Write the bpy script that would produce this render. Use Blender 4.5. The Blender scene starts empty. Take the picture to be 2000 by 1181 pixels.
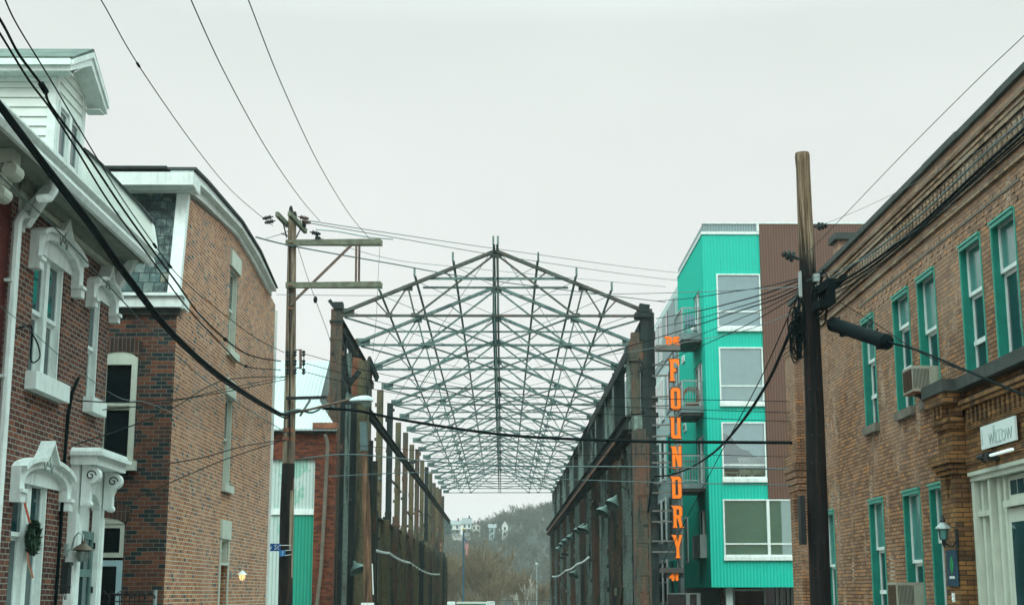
import bpy, bmesh, math, random
import numpy as np
from mathutils import Vector, Matrix
from mathutils.geometry import tessellate_polygon
R = math.radians
rnd = random.Random(7)
scn = bpy.context.scene
col = scn.collection

# ---------------------------------------------------------------- camera
F = 2800.0                       # focal length in pixels of the 2000 px wide photograph
CAM = Vector((0, 0, 1.5))
cd = bpy.data.cameras.new('camera'); cam = bpy.data.objects.new('camera', cd); col.objects.link(cam)
cd.sensor_width = 36; cd.lens = F * 36 / 2000; cd.clip_end = 5000; cd.clip_start = .1
PITCH = math.atan(566.5 / F); YAW = -R(.381)
cam.location = CAM; cam.rotation_euler = (R(90) + PITCH, 0, YAW)
scn.camera = cam
ROT = Matrix.Rotation(YAW, 3, 'Z') @ Matrix.Rotation(R(90) + PITCH, 3, 'X')

# ---------------------------------------------------------------- sky, sun, exposure
w = bpy.data.worlds.new('World'); scn.world = w; w.use_nodes = True
nt = w.node_tree; nt.nodes.clear()
def nn(t, **k):
    n = nt.nodes.new(t)
    for a, b in k.items(): setattr(n, a, b)
    return n
wo = nn('ShaderNodeOutputWorld'); bg = nn('ShaderNodeBackground')
sky = nn('ShaderNodeTexSky', sky_type='NISHITA', sun_disc=False, sun_elevation=R(48), sun_rotation=R(185))
hs = nn('ShaderNodeHueSaturation'); hs.inputs['Saturation'].default_value = .15
tc = nn('ShaderNodeTexCoord'); sx = nn('ShaderNodeSeparateXYZ')
mr = nn('ShaderNodeMapRange'); mr.inputs['From Min'].default_value = 0; mr.inputs['From Max'].default_value = 1
cr = nn('ShaderNodeValToRGB')
E = cr.color_ramp.elements
for p_, c_ in ((0, (8.0, 7.85, 7.6, 1)), (.38, (7.05, 7.5, 7.25, 1)), (.50, (11.0, 12.8, 12.4, 1)), (.88, (37, 52, 50, 1))):
    e_ = E[0] if p_ == 0 else (E[-1] if p_ == .9 else E.new(p_))
    e_.position = p_; e_.color = c_
ns = nn('ShaderNodeTexNoise'); ns.inputs['Scale'].default_value = 1.7; ns.inputs['Detail'].default_value = 4
mp = nn('ShaderNodeMapping'); mp.inputs['Scale'].default_value = (1, 1, 3)
mr2 = nn('ShaderNodeMapRange'); mr2.inputs['To Min'].default_value = .955; mr2.inputs['To Max'].default_value = 1.06
mr2.inputs['From Min'].default_value = .3; mr2.inputs['From Max'].default_value = .7
mul = nn('ShaderNodeMixRGB', blend_type='MULTIPLY'); mul.inputs[0].default_value = 1
mx = nn('ShaderNodeMixRGB'); mx.inputs[0].default_value = .93      # thick cloud over the clear sky
L = nt.links.new
L(tc.outputs['Generated'], sx.inputs[0]); L(sx.outputs['Z'], mr.inputs['Value']); L(mr.outputs[0], cr.inputs[0])
L(tc.outputs['Generated'], mp.inputs[0]); L(mp.outputs[0], ns.inputs['Vector']); L(ns.outputs['Fac'], mr2.inputs['Value'])
L(cr.outputs[0], mul.inputs[1]); L(mr2.outputs[0], mul.inputs[2])
L(sky.outputs[0], hs.inputs['Color']); L(hs.outputs[0], mx.inputs[1]); L(mul.outputs[0], mx.inputs[2])
L(mx.outputs[0], bg.inputs[0]); bg.inputs[1].default_value = .112
L(bg.outputs[0], wo.inputs[0])
sd = bpy.data.lights.new('sun', 'SUN'); sd.energy = 1.3; sd.angle = R(30); sd.color = (1, .97, .92)
so = bpy.data.objects.new('sun', sd); col.objects.link(so)
az = R(185); el = R(48)     # the same direction as the sky: Nishita measures rotation from +Y clockwise
sdir = Vector((math.sin(az) * math.cos(el), math.cos(az) * math.cos(el), math.sin(el)))
so.rotation_euler = sdir.to_track_quat('Z', 'Y').to_euler()
scn.view_settings.view_transform = 'Standard'; scn.view_settings.look = 'None'
scn.view_settings.exposure = 0; scn.view_settings.gamma = 1
scn.cycles.max_bounces = 6; scn.cycles.volume_bounces = 0
scn.cycles.transparent_max_bounces = 12

# ---------------------------------------------------------------- photograph pixel -> a point on a real plane of the place
def ray(px, py):
    return ROT @ Vector(((px - 1000) / F, (590.5 - py) / F, -1))
def onX(px, py, X):            # (Y, Z) where the sight line meets the plane x = X
    d = ray(px, py); t = X / d.x; return (d.y * t, CAM.z + d.z * t)
def onY(px, py, Y):            # (X, Z) on the plane y = Y
    d = ray(px, py); t = Y / d.y; return (d.x * t, CAM.z + d.z * t)
def at(px, py, Y):
    x, z = onY(px, py, Y); return Vector((x, Y, z))
def frL(X0): return lambda p: Vector((X0 + p[1], p[0], p[2]))        # wall facing +x ; local = (along, out, up)
def frR(X0): return lambda p: Vector((X0 - p[1], p[0], p[2]))        # wall facing -x
def frF(Y0): return lambda p: Vector((p[0], Y0 - p[1], p[2]))        # wall facing the camera (-y)
ID = lambda p: Vector(p)

# ---------------------------------------------------------------- mesh building
class MB:
    def __init__(s, T=ID): s.v = []; s.f = []; s.T = T; s.sm = False
    def add(s, vs, fs, raw=False):
        k = len(s.v)
        s.v += [tuple(p) if raw else tuple(s.T(p)) for p in vs]
        s.f += [tuple(i + k for i in f) for f in fs]; return s
    def box(s, a0, a1, b0, b1, c0, c1):
        vs = [(a, b, c) for a in (a0, a1) for b in (b0, b1) for c in (c0, c1)]
        return s.add(vs, [(0,1,3,2),(4,6,7,5),(0,4,5,1),(2,3,7,6),(0,2,6,4),(1,5,7,3)])
    def quad(s, *p): return s.add(p, [(0,1,2,3)])
    def bar(s, p, q, w, h=None, up=(0,0,1)):          # rectangular bar in world space
        h = w if h is None else h
        p = Vector(p); q = Vector(q); d = (q - p).normalized(); u = Vector(up)
        if abs(d.dot(u)) > .98: u = Vector((0,1,0))
        a = d.cross(u).normalized(); b = a.cross(d).normalized()
        vs = [c + a * (i * w / 2) + b * (j * h / 2) for c in (p, q) for i in (-1, 1) for j in (-1, 1)]
        return s.add(vs, [(0,1,3,2),(4,6,7,5),(0,4,5,1),(2,3,7,6),(0,2,6,4),(1,5,7,3)], raw=True)
    def ibeam(s, p, q, w, h, up=(0,0,1), t=.03):
        p = Vector(p); q = Vector(q); d = (q - p).normalized(); u = Vector(up)
        if abs(d.dot(u)) > .98: u = Vector((0,1,0))
        a = d.cross(u).normalized(); b = a.cross(d).normalized()
        s.bar(p + b * (h/2 - t/2), q + b * (h/2 - t/2), w, t, up=b); s.bar(p - b * (h/2 - t/2), q - b * (h/2 - t/2), w, t, up=b)
        s.bar(p, q, t, h - 2 * t - .004, up=b); return s
    def tube(s, pts, r, n=6, cap=True, raw=False):
        pts = [Vector(p) if raw else s.T(p) for p in pts]
        rs = r if isinstance(r, (list, tuple)) else [r] * len(pts)
        k = len(s.v); prev = None
        for i, p in enumerate(pts):
            d = (pts[min(i+1, len(pts)-1)] - pts[max(i-1, 0)]).normalized()
            if prev is None:
                u = Vector((0,0,1)) if abs(d.z) < .9 else Vector((1,0,0))
                a = d.cross(u).normalized()
            else: a = (prev - d * prev.dot(d)).normalized()
            prev = a; b = d.cross(a)
            for j in range(n):
                t = 2 * math.pi * j / n
                s.v.append(tuple(p + (a * math.cos(t) + b * math.sin(t)) * rs[i]))
        for i in range(len(pts) - 1):
            for j in range(n):
                s.f.append((k+i*n+j, k+i*n+(j+1)%n, k+(i+1)*n+(j+1)%n, k+(i+1)*n+j))
        if cap:
            s.f.append(tuple(k+j for j in range(n))[::-1]); s.f.append(tuple(k+(len(pts)-1)*n+j for j in range(n)))
        return s
    def lathe(s, c, prof, n=12, ax=(0,0,1)):          # profile of (radius, height) about an axis through c, world space
        c = Vector(c); ax = Vector(ax).normalized(); u = Vector((1,0,0)) if abs(ax.x) < .9 else Vector((0,1,0))
        a = ax.cross(u).normalized(); b = ax.cross(a); k = len(s.v)
        for r, h in prof:
            for j in range(n):
                t = 2 * math.pi * j / n; s.v.append(tuple(c + ax * h + (a * math.cos(t) + b * math.sin(t)) * max(r, .0005)))
        for i in range(len(prof) - 1):
            for j in range(n): s.f.append((k+i*n+j, k+i*n+(j+1)%n, k+(i+1)*n+(j+1)%n, k+(i+1)*n+j))
        s.f.append(tuple(k+j for j in range(n))); s.f.append(tuple(k+(len(prof)-1)*n+j for j in range(n)))
        return s
    def shape(s, loops, d0, d1):                      # polygon with holes in (along, up), extruded out from d0 to d1
        loops = [[(p[0], p[1]) for p in l] for l in loops]
        tris = tessellate_polygon([[Vector((x, y, 0)) for x, y in l] for l in loops])
        flat = [p for l in loops for p in l]; n = len(flat)
        vs = [(x, d0, z) for x, z in flat] + [(x, d1, z) for x, z in flat]
        fs = [tuple(t) for t in tris] + [tuple(i + n for i in t)[::-1] for t in tris]
        k = 0
        for l in loops:
            m = len(l)
            for i in range(m): fs.append((k+i, k+(i+1)%m, n+k+(i+1)%m, n+k+i))
            k += m
        return s.add(vs, fs)
    def wall(s, u0, u1, z0, z1, holes=(), depth=.2, d=0.0, bottom=None):   # a wall sheet with real openings and their reveals
        us = sorted({u0, u1, *[h[0] for h in holes], *[h[1] for h in holes]}); zs = sorted({z0, z1, *[h[2] for h in holes], *[h[3] for h in holes]})
        us = [u for u in us if u0 <= u <= u1]; zs = [z for z in zs if z0 <= z <= z1]
        for a, b in zip(us, us[1:]):
            for c, e in zip(zs, zs[1:]):
                mu, mz = (a+b)/2, (c+e)/2
                if any(h[0] < mu < h[1] and h[2] < mz < h[3] for h in holes): continue
                s.quad((a,d,c),(b,d,c),(b,d,e),(a,d,e))
        for h in holes:
            a, b, c, e = h[:4]; i = d - depth
            s.quad((a,d,c),(a,i,c),(a,i,e),(a,d,e)); s.quad((b,d,c),(b,d,e),(b,i,e),(b,i,c))
            s.quad((a,d,e),(a,i,e),(b,i,e),(b,d,e)); s.quad((a,d,c),(b,d,c),(b,i,c),(a,i,c))
        return s
    def build(s, name, mat, parent=None, loc=None, smooth=False, fix=True):
        me = bpy.data.meshes.new(name)
        o = bpy.data.objects.new(name, me); col.objects.link(o)
        org = Vector((0,0,0)); p = parent
        while p is not None: org += p.location; p = p.parent
        if loc is not None:
            o.location = Vector(loc) - org; org = Vector(loc)
        me.from_pydata([(a-org.x, b-org.y, c-org.z) for a, b, c in s.v], [], s.f)
        if fix:
            bm = bmesh.new(); bm.from_mesh(me); bmesh.ops.recalc_face_normals(bm, faces=bm.faces); bm.to_mesh(me); bm.free()
        if smooth:
            me.polygons.foreach_set('use_smooth', [True] * len(me.polygons))
            try: me.set_sharp_from_angle(angle=R(40))
            except Exception: pass
        me.materials.append(mat); o.parent = parent; me.update()
        return o
def tag(o, label=None, cat=None, group=None, kind=None):
    if label: o['label'] = label
    if cat: o['category'] = cat
    if group: o['group'] = group
    if kind: o['kind'] = kind
    return o
def empty(name, loc, label=None, cat=None, group=None):
    o = bpy.data.objects.new(name, None); o.location = loc; o.empty_display_size = .2; col.objects.link(o)
    return tag(o, label, cat, group)
def copy_tree(o, parent=None):
    c = o.copy(); col.objects.link(c); c.parent = parent
    for ch in list(o.children): copy_tree(ch, c)
    return c
def solo(mb, name, mat, loc, label, cat, group=None, smooth=False):
    o = mb.build(name, mat, None, loc=loc, smooth=smooth); return tag(o, label, cat, group)
def text_mb(txt, T, u, z, size, d0, d1, sx=1.0, align='CENTER', mb=None):
    cu = bpy.data.curves.new('text', 'FONT'); cu.body = txt; cu.size = size; cu.align_x = align; cu.align_y = 'CENTER'; cu.resolution_u = 2
    o = bpy.data.objects.new('text', cu); col.objects.link(o)
    me = bpy.data.meshes.new_from_object(o)
    mb = mb or MB(T); vs = [v.co.copy() for v in me.vertices]; n = len(vs)
    fs = [tuple(p.vertices) for p in me.polygons]
    cnt = {}
    for f in fs:
        for i in range(len(f)):
            e = (f[i], f[(i+1) % len(f)]); cnt[tuple(sorted(e))] = cnt.get(tuple(sorted(e)), 0) + 1
    V = [(u + v.x * sx, d1, z + v.y) for v in vs] + [(u + v.x * sx, d0, z + v.y) for v in vs]
    FS = fs + [tuple(i + n for i in f)[::-1] for f in fs]
    for (a, b), c in cnt.items():
        if c == 1: FS.append((a, b, b + n, a + n))
    mb.add(V, FS); bpy.data.objects.remove(o); bpy.data.curves.remove(cu); bpy.data.meshes.remove(me)
    return mb

# ---------------------------------------------------------------- materials
MATS = {}
class NT:
    def __init__(s, name):
        s.m = bpy.data.materials.new(name); s.m.use_nodes = True; s.t = s.m.node_tree; s.b = s.t.nodes['Principled BSDF']
    def n(s, t, ins=None, **k):
        o = s.t.nodes.new(t)
        for a, b in k.items(): setattr(o, a, b)
        for a, b in (ins or {}).items():
            if hasattr(b, 'is_output') or isinstance(b, bpy.types.NodeSocket): s.t.links.new(b, o.inputs[a])
            else: o.inputs[a].default_value = b
        return o
    def math(s, op, a, b=0.0): return s.n('ShaderNodeMath', {0: a, 1: b}, operation=op).outputs[0]
    def mix(s, f, a, b, mode='MIX'): return s.n('ShaderNodeMixRGB', {0: f, 1: a, 2: b}, blend_type=mode).outputs[0]
    def ramp(s, f, stops, interp='LINEAR'):
        r = s.n('ShaderNodeValToRGB', {0: f}); c = r.color_ramp; c.interpolation = interp
        while len(c.elements) > 1: c.elements.remove(c.elements[0])
        for i, (p, v) in enumerate(stops):
            e = c.elements[0] if i == 0 else c.elements.new(p)
            e.position = p; e.color = (*v, 1) if len(v) == 3 else v
        return r.outputs[0]
    def noise(s, vec, scale, detail=4, rough=.6, dist=0): 
        return s.n('ShaderNodeTexNoise', {'Vector': vec, 'Scale': scale, 'Detail': detail, 'Roughness': rough, 'Distortion': dist}).outputs['Fac']
    def out(s, base=None, rough=None, bump=None, strength=.3, dist=.02, metal=None, spec=None):
        def put(k, v):
            if v is None: return
            if isinstance(v, bpy.types.NodeSocket): s.t.links.new(v, s.b.inputs[k])
            else: s.b.inputs[k].default_value = v
        put('Base Color', base if (base is None or isinstance(base, bpy.types.NodeSocket)) else (*base, 1)[:4]); put('Roughness', rough); put('Metallic', metal); put('Specular IOR Level', spec)
        if bump is not None:
            bn = s.n('ShaderNodeBump', {'Height': bump, 'Strength': strength, 'Distance': dist}); s.t.links.new(bn.outputs[0], s.b.inputs['Normal'])
        return s.m
def c4(c): return (*c, 1)
def plain(name, c, rough=.7, metal=0, var=.25, scale=3., streak=0, dirt=None, dirtamt=.5, bump=.1, spec=.3, local=False):
    q = NT(name); pos = q.n('ShaderNodeTexCoord').outputs['Object'] if local else q.n('ShaderNodeNewGeometry').outputs['Position']
    v = q.noise(pos, scale, 6, .65)
    a = q.mix(q.n('ShaderNodeMapRange', {'Value': v, 'From Min': .3, 'From Max': .7}).outputs[0], c4([x*(1-var) for x in c]), c4([min(1,x*(1+var*.6)) for x in c]))
    if dirt:
        mp = q.n('ShaderNodeMapping', {'Vector': pos, 'Scale': (3, 3, .35) if streak else (1, 1, 1)})
        dn = q.noise(mp.outputs[0], 2.2, 8, .7)
        f = q.n('ShaderNodeMapRange', {'Value': dn, 'From Min': .5, 'From Max': .72, 'To Max': dirtamt}).outputs[0]
        a = q.mix(f, a, c4(dirt))
    return q.out(a, rough, q.noise(pos, scale * 12, 3), bump, .01, metal, spec)
def brick(name, stops, mortar, bw=.21, rh=.07, ms=0.0068, mrt_rough=.9, stain=(.4, .4, .4), stainamt=.5, pale=None, paleamt=0, vert=False, palez=None, mpatch=None):
    q = NT(name); pos = q.n('ShaderNodeNewGeometry').outputs['Position']
    s = q.n('ShaderNodeSeparateXYZ', {0: pos}); u = q.math('ADD', q.math('ADD', s.outputs[0], s.outputs[1]), 200.0); z = q.math('ADD', s.outputs[2], rh * 100)
    wob = q.noise(pos, 1.3, 2)
    z = q.math('ADD', z, q.math('MULTIPLY', wob, .02))
    if vert: u, z = z, u
    vec = q.n('ShaderNodeCombineXYZ', {0: u, 1: z}).outputs[0]
    bt = q.n('ShaderNodeTexBrick', {'Vector': vec, 'Scale': 1.0, 'Mortar Size': ms, 'Mortar Smooth': .15, 'Brick Width': bw, 'Row Height': rh, 'Bias': 0})
    bt.offset = 0.0 if vert else .5
    row = q.math('FLOOR', q.math('DIVIDE', z, rh))
    odd = q.math('MULTIPLY', q.math('MODULO', row, 2.0), 0.0 if vert else 1.0)
    off = q.math('MULTIPLY', q.math('SUBTRACT', 1.0, odd), .5 if not vert else 0.0)
    cu = q.math('FLOOR', q.math('ADD', q.math('DIVIDE', u, bw), off))
    wn = q.n('ShaderNodeTexWhiteNoise', {'Vector': q.n('ShaderNodeCombineXYZ', {0: cu, 1: row}).outputs[0]}, noise_dimensions='2D').outputs['Value']
    bc = q.ramp(wn, stops)
    fine = q.noise(pos, 30, 4)
    bc = q.mix(.5, bc, q.ramp(fine, [(.25, (.45,.45,.45)), (.75, (1,1,1))]), 'MULTIPLY')
    mc = q.mix(q.noise(pos, 2.5, 5), c4([m*.6 for m in mortar]), c4([min(1, m*1.25) for m in mortar]))
    if mpatch:
        ef = q.noise(q.n('ShaderNodeMapping', {'Vector': pos, 'Scale': (1.6, 1.6, .55), 'Location': (0, 3, 0)}).outputs[0], .8, 6, .75)
        mc = q.mix(q.n('ShaderNodeMapRange', {'Value': ef, 'From Min': .56, 'From Max': .64, 'To Max': .8}).outputs[0], mc, c4(mpatch))
    c = q.mix(bt.outputs['Fac'], bc, mc)
    mp = q.n('ShaderNodeMapping', {'Vector': pos, 'Scale': (1.2, 1.2, .5)})
    st = q.noise(mp.outputs[0], .9, 7, .7)
    f = q.n('ShaderNodeMapRange', {'Value': st, 'From Min': .45, 'From Max': .75, 'To Max': stainamt}).outputs[0]
    c = q.mix(f, c, q.mix(1.0, c, c4(stain), 'MULTIPLY'))
    if pale:
        pn = q.noise(pos, .6, 6, .7); f = q.n('ShaderNodeMapRange', {'Value': pn, 'From Min': .45, 'From Max': .7, 'To Max': paleamt}).outputs[0]
        if palez:
            zz = q.n('ShaderNodeMapRange', {'Value': s.outputs[2], 'From Min': palez[0], 'From Max': palez[1]}).outputs[0]
            f = q.math('ADD', f, q.math('MULTIPLY', zz, .35))
        c = q.mix(f, c, c4(pale))
    h = q.math('SUBTRACT', q.math('ADD', q.math('MULTIPLY', wn, .25), q.math('MULTIPLY', fine, .3)), bt.outputs['Fac'])
    return q.out(c, .9, h, .6, .012, spec=.2)
def corrug(name, c, pitch=.08, c2=None, axis='u', rough=.45, metal=0, dirt=(.1,.1,.1), dirtamt=.2, ridge=.3, patch=None, patchamt=0):
    q = NT(name); pos = q.n('ShaderNodeNewGeometry').outputs['Position']; s = q.n('ShaderNodeSeparateXYZ', {0: pos})
    u = q.math('ADD', s.outputs[0], s.outputs[1]) if axis == 'u' else s.outputs[0]
    wv = q.math('SINE', q.math('MULTIPLY', u, 2 * math.pi / pitch))
    ln = q.n('ShaderNodeMapRange', {'Value': wv, 'From Min': -1, 'From Max': -.4, 'To Min': 1 - ridge, 'To Max': 1}).outputs[0]  # wave troughs darkened in the colour, standing in for groove shade
    n = q.noise(q.n('ShaderNodeMapping', {'Vector': pos, 'Scale': (1.5, 1.5, .3)}).outputs[0], 1.5, 6, .7)
    base = q.mix(n, c4([x * .88 for x in c]), c4([min(1, x*1.1) for x in c]))
    f = q.n('ShaderNodeMapRange', {'Value': n, 'From Min': .52, 'From Max': .75, 'To Max': dirtamt}).outputs[0]
    base = q.mix(f, base, c4(dirt))
    if patch:
        pn = q.noise(q.n('ShaderNodeMapping', {'Vector': pos, 'Scale': (1, 1, .6), 'Location': (3, 1, 7)}).outputs[0], .55, 7, .75)
        base = q.mix(q.n('ShaderNodeMapRange', {'Value': pn, 'From Min': .54, 'From Max': .57, 'To Max': patchamt}).outputs[0], base, c4(patch))
    base = q.mix(1.0, base, q.n('ShaderNodeCombineXYZ', {0: ln, 1: ln, 2: ln}).outputs[0], 'MULTIPLY')
    return q.out(base, rough, wv, .35, pitch * .25, metal, .4)
def glassy(name, c, rough=.04, spec=.9, var=.5):
    q = NT(name); pos = q.n('ShaderNodeNewGeometry').outputs['Position']
    a = q.mix(q.noise(pos, 1.1, 4, .6), c4([x*(1-var) for x in c]), c4([x*(1+var) for x in c]))
    return q.out(a, rough, q.noise(pos, 1.6, 1), .05, .02, 0, spec)
M = {}
M['white'] = plain('white_paint', (.72, .79, .76), .5, var=.12, dirt=(.28,.35,.32), dirtamt=.5, streak=1, scale=6)
M['siding'] = plain('pale_siding', (.68, .74, .69), .5, var=.06, dirt=(.42,.48,.42), dirtamt=.25)
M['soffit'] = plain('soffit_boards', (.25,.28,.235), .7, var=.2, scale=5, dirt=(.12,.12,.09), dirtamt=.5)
M['carve'] = plain('carved_groove_shade', (.20,.25,.23), .8)
M['cream'] = plain('cream_paint', (.50, .54, .46), .55, var=.12, dirt=(.25,.27,.22), dirtamt=.35, streak=1)
M['teal'] = plain('teal_paint', (.008, .20, .15), .5, var=.25, dirt=(.04,.16,.12), dirtamt=.3)
M['teal_pale'] = plain('pale_teal_paint', (.06, .34, .26), .45, var=.12)
M['glass'] = glassy('window_glass', (.012, .045, .05))
M['glass_black'] = glassy('dark_window_glass', (.004, .010, .012), spec=.5)
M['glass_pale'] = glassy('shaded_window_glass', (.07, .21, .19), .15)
M['blind'] = None
M['stone_dark'] = plain('dark_stone', (.05, .06, .055), .85, var=.4, dirt=(.10,.11,.09), bump=.4)
M['stone'] = plain('sill_stone', (.16, .14, .11), .85, var=.3, dirt=(.06,.06,.05), bump=.4)
M['black'] = plain('black_metal', (.008, .012, .013), .5)
M['rubber'] = plain('black_cable_jacket', (.003, .008, .009), .75, var=.3, spec=.06)
M['cable_grey'] = plain('weathered_cable', (.08, .13, .13), .5, var=.3)
M['steel_grey'] = plain('galvanised_steel', (.30, .36, .35), .4, metal=.4, var=.2)
M['tar'] = plain('roof_tar', (.022, .03, .03), .8, var=.4)
M['brick_red'] = brick('red_brown_brick', [(0,(.07,.022,.017)),(.45,(.125,.042,.030)),(.8,(.17,.058,.038)),(.93,(.26,.085,.04)),(1,(.055,.03,.03))], (.30,.31,.27), bw=.215, rh=.078, ms=0.0074, stain=(.5,.5,.5), stainamt=.7)
M['brick_neighbour'] = brick('painted_red_brick', [(0,(.10,.018,.016)),(1,(.15,.03,.025))], (.07,.02,.018), rh=.078)
M['brick_dark'] = brick('sooty_brick', [(0,(.018,.03,.034)),(.28,(.03,.038,.038)),(.4,(.10,.042,.030)),(.75,(.15,.057,.038)),(.93,(.20,.075,.04)),(1,(.02,.035,.04))], (.15,.15,.12), rh=.078, ms=0.0062, stain=(.35,.42,.42), stainamt=.8)
M['brick_gable'] = brick('orange_brown_brick', [(0,(.07,.06,.055)),(.05,(.14,.08,.06)),(.10,(.28,.10,.042)),(.6,(.41,.155,.060)),(.9,(.50,.215,.09)),(1,(.52,.28,.15))], (.52,.54,.48), rh=.078, ms=0.0074, stain=(.6,.55,.5), stainamt=.35, pale=(.46,.34,.27), paleamt=.3)
M['brick_tan'] = brick('tan_brick', [(0,(.21,.105,.058)),(.4,(.33,.165,.085)),(.8,(.41,.215,.115)),(.95,(.52,.22,.075)),(1,(.15,.08,.055))], (.035,.033,.028), bw=.22, rh=.074, ms=0.0099, stain=(.5,.5,.48), stainamt=.55, pale=(.47,.34,.26), paleamt=.25, palez=(5.5, 9.0), mpatch=(.50,.52,.46))
M['brick_cornice'] = brick('stained_cornice_brick', [(0,(.18,.12,.08)),(.5,(.30,.195,.12)),(1,(.38,.25,.15))], (.035,.033,.028), bw=.22, rh=.074, ms=.009, stain=(.5,.5,.48), stainamt=.6, pale=(.42,.36,.29), paleamt=.4)
M['brick_warm'] = brick('rusty_tan_brick', [(0,(.13,.065,.03)),(.4,(.23,.115,.045)),(.85,(.31,.155,.055)),(1,(.08,.05,.03))], (.035,.028,.02), bw=.22, rh=.074, ms=0.0074, stain=(.45,.45,.45), stainamt=.6)
M['brick_soldier'] = brick('upright_arch_brick', [(0,(.045,.03,.028)),(.6,(.09,.045,.034)),(1,(.13,.055,.036))], (.14,.13,.11), bw=.3, rh=.078, ms=0.0074, vert=True)
M['brick_works'] = brick('workshop_red_brick', [(0,(.07,.02,.012)),(.5,(.17,.045,.022)),(.9,(.24,.065,.028)),(1,(.05,.02,.015))], (.09,.075,.06), rh=.078, ms=0.0062, stain=(.35,.38,.38), stainamt=.9)
M['teal_panel'] = corrug('teal_corrugated_cladding', (.003, .50, .375), .14, ridge=.16, dirt=(.01,.34,.26), dirtamt=0.35)
M['teal_flat'] = plain('teal_smooth_cladding', (.003, .46, .34), .8, var=.06, spec=.08, dirt=(.01,.33,.25), dirtamt=.4, streak=1)
M['brown_panel'] = corrug('brown_corrugated_cladding', (.135, .068, .046), .12, ridge=.45, dirtamt=0.1)
M['grey_panel'] = corrug('grey_corrugated_cladding', (.22, .30, .31), .12, ridge=.4, dirtamt=.05)
M['pale_panel'] = plain('pale_grey_cladding', (.42, .54, .53), .5, var=.05)
M['roof_sheet'] = corrug('silver_roof_sheet', (.36, .44, .43), .16, ridge=.25, dirt=(.30,.12,.05), dirtamt=.25, axis='x', metal=.1)
M['works_white'] = corrug('peeling_white_sheet', (.50, .62, .58), .13, ridge=.35, patch=(.10,.40,.28), patchamt=.6)
M['works_teal'] = corrug('green_sheet', (.012, .30, .20), .13, ridge=.4, dirt=(.15,.40,.32), dirtamt=.2)
def wood(name, stops, local=False):
    q = NT(name); pos = q.n('ShaderNodeNewGeometry').outputs['Position']
    v = q.n('ShaderNodeMapping', {'Vector': pos, 'Scale': (14, 14, .5)}).outputs[0]
    n = q.noise(v, 1.2, 8, .75, .4); big = q.noise(q.n('ShaderNodeMapping', {'Vector': pos, 'Scale': (5, 5, .6)}).outputs[0], 1, 3)
    a = q.ramp(q.math('ADD', q.math('MULTIPLY', n, .6), q.math('MULTIPLY', big, .4)), stops)
    return q.out(a, .85, n, .7, .02, spec=.2)
M['pole_grey'] = wood('weathered_pole_wood', [(.40, (.05,.04,.03)), (.5, (.18,.135,.095)), (.6, (.34,.29,.21))])
M['pole_tar'] = wood('creosote_pole_wood', [(.40, (.006,.008,.008)), (.52, (.020,.017,.015)), (.60, (.07,.035,.02)), (.70, (.15,.07,.035))])
def two_tone():      # old pole: bare weathered top running down into tarred wood
    q = NT('half_tarred_pole_wood'); pos = q.n('ShaderNodeNewGeometry').outputs['Position']
    v = q.n('ShaderNodeMapping', {'Vector': pos, 'Scale': (14, 14, .5)}).outputs[0]; n = q.noise(v, 1.2, 8, .75, .4)
    a = q.ramp(n, [(.38, (.04,.028,.02)), (.5, (.15,.10,.06)), (.62, (.30,.25,.18))]); b = q.ramp(n, [(.40, (.005,.007,.007)), (.54, (.012,.012,.012)), (.63, (.04,.02,.013)), (.74, (.11,.05,.025))])
    z = q.n('ShaderNodeSeparateXYZ', {0: pos}).outputs[2]
    f = q.math('ADD', q.n('ShaderNodeMapRange', {'Value': z, 'From Min': 6.6, 'From Max': 8.4}).outputs[0], q.math('MULTIPLY', q.math('SUBTRACT', n, .5), 1.6))
    f = q.n('ShaderNodeMapRange', {'Value': f, 'From Min': .3, 'From Max': .7}).outputs[0]
    return q.out(q.mix(f, b, a), .85, n, .8, .02, spec=.15)
M['pole_mixed'] = two_tone()
M['arm_wood'] = plain('mossy_crossarm_wood', (.15, .17, .12), .85, var=.45, scale=5, dirt=(.10,.07,.05), dirtamt=.6)
M['arm_rust'] = plain('rusty_brace_steel', (.13, .09, .07), .8, var=.4, scale=6)
def rusty(name, paint, rust, amt, dark=(.012,.018,.018), sc=1.2):
    q = NT(name); pos = q.n('ShaderNodeNewGeometry').outputs['Position']
    v = q.n('ShaderNodeMapping', {'Vector': pos, 'Scale': (1.6, 1.6, .45)}).outputs[0]
    a = q.mix(q.n('ShaderNodeMapRange', {'Value': q.noise(v, sc, 8, .72), 'From Min': .5 - amt, 'From Max': .66 - amt}).outputs[0], c4(paint), c4(rust))
    r2 = q.noise(pos, 9, 6, .7)
    a = q.mix(.7, a, q.ramp(r2, [(.3, (.3,.3,.3)), (.7, (1.25,1.2,1.15))]), 'MULTIPLY')
    d = q.noise(q.n('ShaderNodeMapping', {'Vector': pos, 'Scale': (2.5, .8, .2), 'Location': (5,2,1)}).outputs[0], 1.1, 7, .7)
    a = q.mix(q.n('ShaderNodeMapRange', {'Value': d, 'From Min': .5, 'From Max': .62}).outputs[0], a, c4(dark))
    return q.out(a, .85, r2, .5, .02, 0, .25)
M['steel_roof'] = rusty('hazy_weathered_roof_steel', (.15,.24,.225), (.16,.11,.09), -.05, (.05,.095,.095))  # paint tones lightened toward cyan to stand in for haze; the rust is real
M['steel_rust'] = rusty('rusted_column_steel', (.075,.08,.06), (.15,.075,.048), .06, (.02,.03,.03))
M['steel_front'] = rusty('rusted_truss_steel', (.10,.125,.11), (.13,.08,.06), .0, (.05,.06,.055))
M['steel_moss'] = rusty('mossy_rusted_steel', (.13,.12,.068), (.15,.08,.045), -.03, (.022,.032,.028))
M['steel_green'] = rusty('flaking_green_steel', (.20,.28,.25), (.09,.05,.035), 0.0, (.012,.02,.02))
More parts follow.
